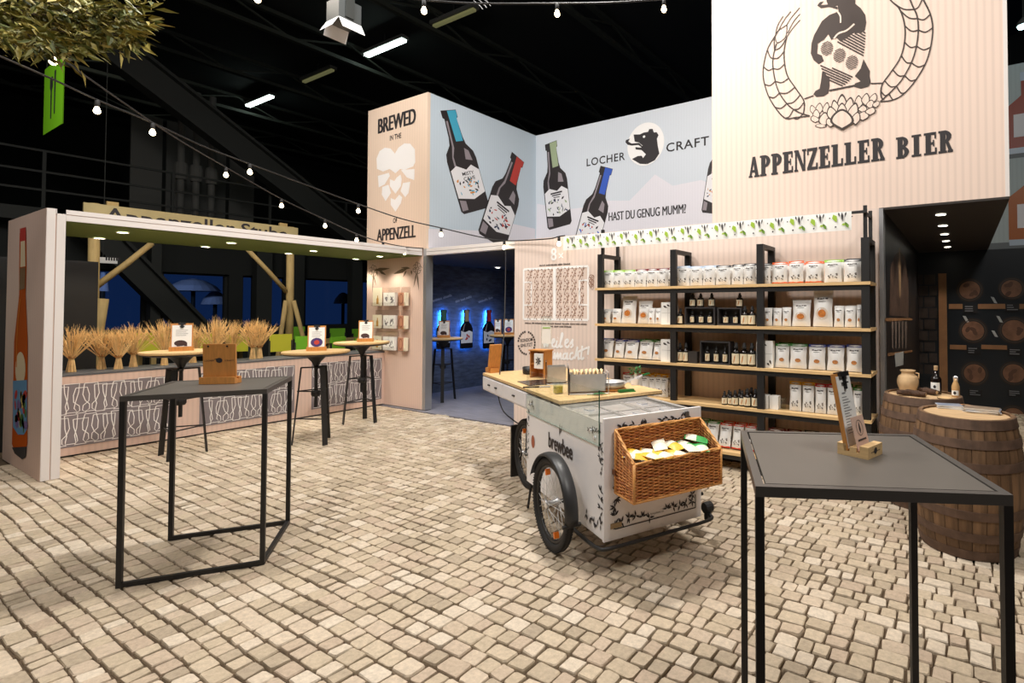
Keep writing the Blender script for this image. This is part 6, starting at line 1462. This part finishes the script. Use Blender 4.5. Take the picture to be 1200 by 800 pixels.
# ================================================================ STRAW SHEAVES ON THE BAR
def sheaf(loc, hh, seed, label):
    t = thing('wheat_sheaf', label, 'wheat sheaf', loc, seed * 1.3); rs = random.Random(seed); b = B(); hd = B()
    for k in range(60):
        a = rs.uniform(0, 2 * PI); r_ = .04 * math.sqrt(rs.random()); th = rs.uniform(.05, .85) ** 1.1; ln = hh * rs.uniform(.55, .78)
        p0 = V3((r_ * math.cos(a), r_ * math.sin(a), 0)); p1 = V3((r_ * .5 * math.cos(a), r_ * .5 * math.sin(a), hh * .36)); dv = V3((math.cos(a) * math.sin(th), math.sin(a) * math.sin(th), math.cos(th)))
        p2 = p1 + dv * ln * .8; p3 = p2 + (dv + V3((0, 0, -.25 * th))).normalized() * ln * .35
        b.tube([p0, p1, p2], .0032, 4); hd.tube([p2, (p2 + p3) / 2, p3], [.004, .0075, .001], 5)
        for j in range(3): d = (p3 - p2).normalized() + V3((rs.uniform(-.35, .35), rs.uniform(-.35, .35), rs.uniform(-.25, .35))); hd.tube([(p2 + p3) / 2, (p2 + p3) / 2 + d * .09], [.0018, .0006], 3)
    o = b.build('stalks', M_TAN, t); o['kind'] = 'stuff'; o = hd.build('ears', M_TAN, t); o['kind'] = 'stuff'
    B().lathe([(.034, hh * .38), (.037, hh * .42), (.034, hh * .46)], n=14, cap=False).build('twine', mat('twine', rgb(170, 120, 66), .9), t)
for i, (px_, sc) in enumerate(((84, .40), (122, .38), (137, .36), (159, .40), (193, .44), (229, .38), (251, .46), (276, .42), (296, .43), (305, .42))):
    yy = onX(px_, 415, -8.62).y
    sheaf((-8.62 - .08 * (i % 2) + (.06 if i in (2, 9) else 0), yy, .886), sc, i + 1, 'dried wheat sheaf standing in the row on the bar counter'); 
for o in [q for q in C.objects if q.name.startswith('wheat_sheaf')]: o['group'] = 'wheat sheaves on the bar'

# ================================================================ TIMBER TAVERN BEYOND THE BAR
M_LOG = mat('peeled_log', rgb(180, 154, 100), .75, var=.15, vscale=8, stretch=(4, 4, .6)); M_SIGN = mat('sign_board', rgb(184, 168, 120), .7, var=.1, vscale=4)
XS = -10.5
def log(t, nm, a, c, r_): B().tube([a, (Vector(a) + Vector(c)) / 2 + V3((0, .01, 0)), c], [r_, r_ * .96, r_ * .92], 10).build(nm, M_LOG, t, True)
for nm, pxx, lab in (('l', 108, 'peeled log post behind the black partition with a slanted brace'), ('r', 339, 'peeled log post with braces and short props behind the bar')):
    q = onX(pxx, 361, XS); t = thing('log_post', lab, 'timber post', (XS, q.y, -.03)); log(t, 'post', (0, 0, 0), (0, 0, 3.1), .064)
    if nm == 'r':
        a = onX(336, 342, XS) - Vector((XS, q.y, -.03)); c = onX(290, 292, XS) - Vector((XS, q.y, -.03)); log(t, 'brace', tuple(a), tuple(c), .038)
        a = onX(335, 352, XS + .12) - Vector((XS, q.y, -.03)); log(t, 'prop', tuple(a), (.15, -.35, 0), .036); a = onX(344, 352, XS + .12) - Vector((XS, q.y, -.03)); log(t, 'prop', tuple(a), (.15, .42, 0), .036)
    else:
        a = onX(112, 336, XS) - Vector((XS, q.y, -.03)); c = onX(178, 285, XS) - Vector((XS, q.y, -.03)); log(t, 'brace', tuple(a), tuple(c), .042)
        a = onX(121, 350, XS + .2) - Vector((XS, q.y, -.03)); log(t, 'prop', tuple(a), (.2, -.12, 0), .06)
a, c = onX(97, 238, XS + .1), onX(348, 266, XS + .1)
sg = thing('tavern_sign', 'long wooden sign board reading Appenzeller Stube above the bar', 'sign', (XS + .1, (a.y + c.y) / 2, 2.72)); hw = (c.y - a.y) / 2; sz = a.z + .01 - 2.72
so = B().box(0, .04, -hw, hw, 0, sz).build('board', M_SIGN, sg)
pf = Plane('F', 0, (.04, 0, 0), (0, 1, 0), (0, 0, 1)); yc = (a.y + c.y) / 2
ya, yb = onX(122, 250, XS + .14).y - yc, onX(337, 264, XS + .14).y - yc
letter(so, 'lettering', 'Appenzeller Stube', pf, (ya, sz - .30), (yb, sz - .30), (ya, sz - .03), M_INK, bold=.016, off=.003)
for y_ in (-hw * .78, hw * .84): B().box(-.05, .0, y_ - .06, y_ + .06, -.05, sz + .06).build('bracket', M_LOG, sg)
a, c = onX(75, 300, -9.35), onX(114.5, 300, -9.35)
t = thing('black_partition', 'tall black partition panel behind the bar counter', 'partition', (-9.35, (a.y + c.y) / 2 - .3, -.03)); B().box(-.04, .04, -(c.y - a.y) / 2 - .3, (c.y - a.y) / 2 + .3, .0, a.z - .02).build('panel', mat('black_panel', rgb(26, 25, 25), .7), t); B().box(-.25, .25, -.1, .1, 0, .03).build('foot', M_BLACK, t)
a, c = onX(116, 301, -13.), onX(137.5, 309, -13.); t = thing('notice_plate', 'small white notice plate hanging in the dark hall', 'sign', (-13, (a.y + c.y) / 2, c.z)); hw = (c.y - a.y) / 2
B().box(-.01, .01, -hw, hw, 0, a.z - c.z).build('plate', M_PAPER, t); bb = B()
for k in range(6): bb.box(.010, .012, -hw + .08 + k * hw * .28, -hw + .08 + k * hw * .28 + hw * .18, .05, .12)
bb.build('print', M_INK, t); B().bar((0, -hw + .05, a.z - c.z), (0, -hw + .05, 9.4 - c.z), .01).build('wire', M_DARKH2, t)
# tables, benches and green cushions
M_GCH = mat('lime_cushion', rgb(120, 190, 40), .8); M_YCH = mat('yellow_cushion', rgb(190, 190, 50), .8)
for i, (px_, py_, xx, ln) in enumerate(((415, 396, -10.9, 1.5), (140, 392, -12.6, 1.6), (235, 396, -11.4, 1.6))):
    q = onX(px_, py_, xx); t = thing('tavern_table', ('long light wooden table beside the log post', 'long light wooden table behind the wheat near the partition', 'long light wooden table behind the middle wheat sheaves')[i], 'table', (xx, q.y, -.03)); zt = q.z + .03
    B().box(-.35, .35, -ln / 2, ln / 2, zt - .06, zt).build('table_top', M_LOG, t)
    for sx in (-1, 1):
        for sy in (-1, 1): B().box(sx * .3 - .03, sx * .3 + .03, sy * (ln / 2 - .1) - .03, sy * (ln / 2 - .1) + .03, 0, zt - .06).build('leg', M_LOG, t)
for i, (px_, py_, xx, m) in enumerate(((327, 396, -9.75, M_YCH), (356, 398, -9.7, M_GCH), (368, 387, -12.3, M_GCH), (387, 399, -9.7, M_GCH), (393, 388, -12.3, M_GCH), (415, 388.5, -12.3, M_GCH), (417, 400, -9.7, M_GCH), (172, 395, -10.4, M_YCH), (236, 396, -10.3, M_YCH), (278, 396, -10.3, M_YCH), (347, 386, -13.2, M_GCH))):
    q = onX(px_, py_, xx); t = thing('padded_chair', '%s upholstered chair in the tavern behind the bar' % ('yellow green' if m is M_YCH else 'lime green'), 'chair', (xx, q.y, -.03), random.uniform(-.4, .4), '%s tavern chairs' % ('yellow' if m is M_YCH else 'lime')); zt = q.z + .10
    B().box(-.18, .18, -.17, .17, .42, .48).build('seat', m, t); B().box(.15, .19, -.15, .15, max(.62, zt - .28), zt).build('backrest', m, t)
    for sx in (-1, 1):
        for sy in (-1, 1): B().box(sx * .18 - .012, sx * .18 + .012, sy * .15 - .012, sy * .15 + .012, 0, .42 if sx < 0 else zt - .1).build('leg', M_DARKH2, t)
spot('tavern_lamp', (-11.2, 3.2, 3.2), (-11.2, 3.4, 0), 9, 130, .2, (1, .93, .8))
t = thing('notice_board', 'pale green notice board standing beside the near end of the bar', 'notice board', (-9.75, 1.02, -.03)); B().box(-.02, .02, -.45, .30, .95, 2.02).build('board', mat('pale_green_board', rgb(214, 226, 200), .8), t)
for y_ in (-.4, .25): B().bar((0, y_, 0), (0, y_, .95), .04).build('leg', M_BLACK, t)
bb = B(); random.seed(9)
for k in range(9): bb.box(.021, .023, random.uniform(-.3, -.05), random.uniform(0, .22), 1.05 + k * .1, 1.05 + k * .1 + random.uniform(.01, .035))
bb.build('print', M_INK, t)
# green hanging banner
p = [onY(x, yy, 4.) for x, yy in ((53, 82), (75.5, 68), (52, 158), (75.5, 147))]
x0, x1 = p[0].x, p[1].x; zt, zb_ = p[0].z, p[2].z
t = thing('green_banner', 'lime green hanging banner with fork and knife symbols', 'banner', ((x0 + x1) / 2, 4., zb_)); hw = (x1 - x0) / 2; hh = zt - zb_
b = B().box(-hw, hw, -.01, .01, 0, hh).build('cloth', mat('banner_green', rgb(120, 190, 10), .7, emit=rgb(120, 190, 10), estr=.0), t)
pf = Plane('F', 0, (0, -.01, 0), (1, 0, 0), (0, 0, 1))
deco(b, 'knife_symbol', [[(hw * .12, hh * .22), (hw * .22, hh * .22), (hw * .24, hh * .60), (hw * .26, hh * .86), (hw * .10, hh * .86), (hw * .10, hh * .6)]], pf, M_INK, .004)
deco(b, 'fork_symbol', [[(-hw * .25, hh * .18), (-hw * .15, hh * .18), (-hw * .13, hh * .6), (-hw * .05, hh * .64), (-hw * .05, hh * .8), (-hw * .35, hh * .8), (-hw * .35, hh * .64), (-hw * .27, hh * .6)]], pf, M_INK, .004)
for x in (-hw * .8, hw * .8): B().bar((x, 0, hh), (x, 0, 9.4 - zb_), .02).build('wire', M_DARKH2, t)
spot('fill_spot', ((x0 + x1) / 2 + 3, 0, 7.8), ((x0 + x1) / 2, 4, (zt + zb_) / 2), 620, 40, .2, (1, 1, .9))  # added fill that brightens the green banner, has no fixture

# ================================================================ STRING LIGHTS
def string(label, pts, bulbs, sz=1.):
    """pts: (px, py, distance) of the cable; bulbs: (px, distance) along it"""
    t = thing('string_light', label, 'string light', tuple(atd(*pts[0]))); o_ = t.location.copy()
    P = [atd(*p) - o_ for p in pts]; cv = smoothline(P, 8)
    B().tube(cv, .008, 6).build('cable', M_BLACK if True else M_GREY, t, True)
    for px_ in bulbs:
        best = min(cv, key=lambda v: abs(proj(v + o_)[0] - px_)); c = best
        so = B().lathe([(.009, 0), (.018, -.008), (.018, -.055), (.014, -.062)], tuple(c), 12).build('socket', M_RUBBER, t, True)
        B().lathe([(.012, -.062), (.019, -.078), (.024, -.096), (.023, -.108), (.015, -.120), (.004, -.124)], tuple(c), 14).build('bulb', M_LAMP, so, True)
string('string of glowing bulbs from the tree to the shelf wall', [(-60, 40, 3.4), (0, 66, 3.8), (60, 92, 4.2), (114, 117, 4.6), (179, 144, 5.1), (240, 172, 5.6), (293, 192, 6.0), (360, 217, 6.6), (420, 239, 7.1), (470, 256, 7.3), (517, 267, 7.35), (560, 277, 7.35), (591, 282, 7.3), (640, 280, 6.9), (655, 277, 6.7), (662, 276, 6.6)], (114, 179, 293, 420, 517, 590, 655))
string('string of glowing bulbs running along the bar roof to the pillar', [(40, 20, 3.9), (58, 52, 4.1), (80, 74, 4.3), (120, 103, 4.7), (178, 143, 5.3), (220, 170, 5.8), (265, 196, 6.4), (330, 233, 7.2), (381, 257, 7.7), (418, 274, 7.95), (449, 284, 8.05), (474, 289, 8.05), (496, 291, 8.0)], (62, 264, 330, 381, 418, 449, 474))
string('string of glowing bulbs high above the floor before the tower', [(230, -40, 4.4), (302, -14, 4.4), (400, -10, 4.5), (497, 0, 4.6), (560, 4, 4.7), (653, 4, 4.8), (715, 3, 4.85), (778, -1, 4.9), (830, -6, 4.9), (884, -13, 4.95), (960, -30, 5.0)], (302, 497, 653, 778, 884))
# stage spotlight and rigging at the top
c = atd(402, 30, 6.2); t = thing('stage_spotlight', 'white stage spotlight with barn doors hanging from the hall ceiling', 'spotlight', tuple(c))
d0 = Vector((.3, .9, -.6)).normalized()
b = B().box(-.13, .13, -.12, .14, .02, .26).build('housing', mat('spot_housing', rgb(70, 74, 74), .4, .4), t); B().box(-.15, -.13, -.05, .05, .05, .34).build('yoke_arm', M_DARKH2, t); B().box(.13, .15, -.05, .05, .05, .34).box(-.15, .15, -.05, .05, .34, .36).build('yoke', M_DARKH2, t)
B().lathe([(.10, .0), (.11, .02)], n=20).build('lens', M_GREY, t)
M_DOOR = mat('barn_door_white', rgb(225, 225, 225), .5)
for (a_, e_) in (((-.13, -.12), (.13, -.12)), ((.13, -.12), (.13, .14)), ((-.13, .14), (-.13, -.12))):
    a_, e_ = V3((*a_, .02)), V3((*e_, .02)); out = V3(((a_.x + e_.x) / 2, (a_.y + e_.y) / 2, 0)).normalized(); q1, q2 = a_ + out * .07 + V3((0, 0, -.13)), e_ + out * .07 + V3((0, 0, -.13))
    th = out * .004; B().add([a_, e_, q2, q1, a_ + th, e_ + th, q2 + th, q1 + th], [(0, 1, 2, 3), (7, 6, 5, 4), (0, 4, 5, 1), (1, 5, 6, 2), (2, 6, 7, 3), (3, 7, 4, 0)]).build('barn_door', M_DOOR, t)
B().bar((0, 0, .36), (0, 0, 9.4 - c.z), .04).build('drop_pipe', M_DARKH2, t)
a_, c_ = atd(318, -4, 7.5), atd(374, -3, 7.9); t = thing('lighting_truss', 'silver lattice lighting truss hanging above the bar house', 'truss', tuple(a_)); d = (c_ - a_) * 1.0
for k, off in enumerate(((0, 0, 0), (0, 0, .25), (.18, .12, .12))): B().tube([Vector(off) - d * .6, Vector(off) + d], .018, 8).build('chord', M_ALU, t)
bb = B()
for k in range(14):
    p_ = -d * .6 + d * 1.6 * k / 14; q_ = -d * .6 + d * 1.6 * (k + 1) / 14; bb.tube([p_, q_ + V3((0, 0, .25))], .009, 5).tube([p_, q_ + V3((.18, .12, .12))], .009, 5)
bb.build('lacing', M_ALU, t)
for z_ in (1.0,): B().bar(V3((0, 0, .25)), V3((0, 0, 9.4 - a_.z)), .02).build('hoist_cable', M_DARKH2, t)
c = atd(563, 4, 6.5); t = thing('cable_bracket', 'small silver bracket carrying the bulb cable', 'bracket', tuple(c))
for k in range(3): B().tube([(-.12 + k * .07, 0, .07), (-.04 + k * .07, .02, 0), (.02 + k * .07, .02, -.07)], .006, 6).build('prong', M_ALU, t)
B().bar((0, 0, .05), (0, 0, 9.4 - c.z), .012).build('wire', M_DARKH2, t)
c = atd(1199, 30, 8.); t = thing('hall_floodlight', 'cold white floodlight hanging beside the tower', 'floodlight', tuple(c)); B().lathe([(.02, .12), (.08, .05), (.09, 0)], n=16).build('reflector', M_GREY, t); B().lathe([(.07, -.03), (.075, -.005)], n=16).build('lamp', mat('cold_lamp', (1, 1, 1), .4, emit=(.6, .95, 1), estr=14), t); B().bar((0, 0, .12), (0, 0, 9.4 - c.z), .02).build('cable', M_DARKH2, t)

# ================================================================ TREE AT THE TOP LEFT
tb = atd(-150, 361, 4.0); tr_ = thing('olive_tree', 'tree with olive yellow pointed leaves reaching in over the bulbs', 'tree', (tb.x, tb.y, .003))
M_TRUNK = mat('tree_bark', rgb(96, 78, 58), .9, var=.3, vscale=20, bump=.4, bscale=30)
org = Vector((tb.x, tb.y, .003))
crown = atd(-60, 40, 3.7) - org
B().tube(smoothline([(0, 0, 0), (.02, .02, 1.2), (.06, 0, 2.4), tuple(crown)], 5), [.11 - .004 * i for i in range(16)], 10).build('trunk', M_TRUNK, tr_, True)
B().lathe([(.3, 0), (.33, .05), (.3, .4), (.27, .4), (.25, .3)], n=24).build('planter', M_BLACK, tr_)
random.seed(52)
tips = [(2, 46, 3.3), (20, 55, 3.3), (38, 42, 3.4), (52, 60, 3.3), (72, 52, 3.35), (85, 66, 3.3), (100, 55, 3.35), (112, 46, 3.4), (88, 28, 3.5), (105, 14, 3.5), (128, 18, 3.45), (142, 26, 3.45), (152, 52, 3.4), (164, 50, 3.4), (160, 34, 3.42), (178, 26, 3.45), (172, 8, 3.45), (150, 6, 3.5), (60, 20, 3.5), (30, 18, 3.5), (5, 15, 3.5), (80, -6, 3.6), (130, -14, 3.6), (180, -12, 3.55), (40, -14, 3.6), (0, -20, 3.6), (-30, 30, 3.5), (118, 36, 3.45), (-60, -60, 3.9), (0, -80, 4.0), (70, -90, 3.9), (140, -70, 3.8), (-110, -40, 4.0), (-140, 20, 3.9), (-120, -110, 4.2), (-40, -140, 4.1), (50, -150, 4.1), (-170, -60, 4.3), (-80, 30, 4.2), (-90, -90, 3.4), (30, -60, 3.3), (-150, -20, 3.4), (120, -110, 4.0)]
M_LEAFS = [mat('leaf_olive', rgb(122, 120, 52), .55), mat('leaf_yellow', rgb(164, 150, 74), .55), mat('leaf_moss', rgb(88, 96, 40), .55)]
LB = [B(), B(), B()]
for (x, yy, d) in tips:
    e = atd(x, yy, d) - org; st_ = crown + V3((random.uniform(-.1, .1), random.uniform(-.1, .1), random.uniform(-.2, .2))); mid = (st_ + e) / 2 + V3((0, 0, random.uniform(.05, .2)))
    cv = smoothline([st_, mid, e], 8); B().tube(cv, [.012 - .0105 * i / (len(cv) - 1) for i in range(len(cv))], 5).build('branch', M_TRUNK, tr_, True)
    for k in range(62):
        i = int((len(cv) - 1) * (1 - random.random() ** 2 * .5)); p = cv[i] + V3((random.gauss(0, .035), random.gauss(0, .035), random.gauss(0, .03)))
        dv = ((cv[-1] - cv[-3]).normalized() * .9 + V3((random.uniform(-1, 1), random.uniform(-1, 1), random.uniform(-1.1, .5)))).normalized(); L_ = random.uniform(.07, .135)
        n_ = dv.cross(V3((random.uniform(-1, 1), random.uniform(-1, 1), random.uniform(-1, 1)))).normalized() * L_ * .14; up_ = dv.cross(n_).normalized() * L_ * .06
        LB[random.choice((0, 0, 1, 1, 2))].add([p, p + dv * L_ * .4 + n_ + up_, p + dv * L_, p + dv * L_ * .4 - n_ + up_, p + dv * L_ * .5], [(0, 1, 4), (1, 2, 4), (2, 3, 4), (3, 0, 4)])
for k in range(3): o = LB[k].build('leaves', M_LEAFS[k], tr_); o['kind'] = 'stuff'
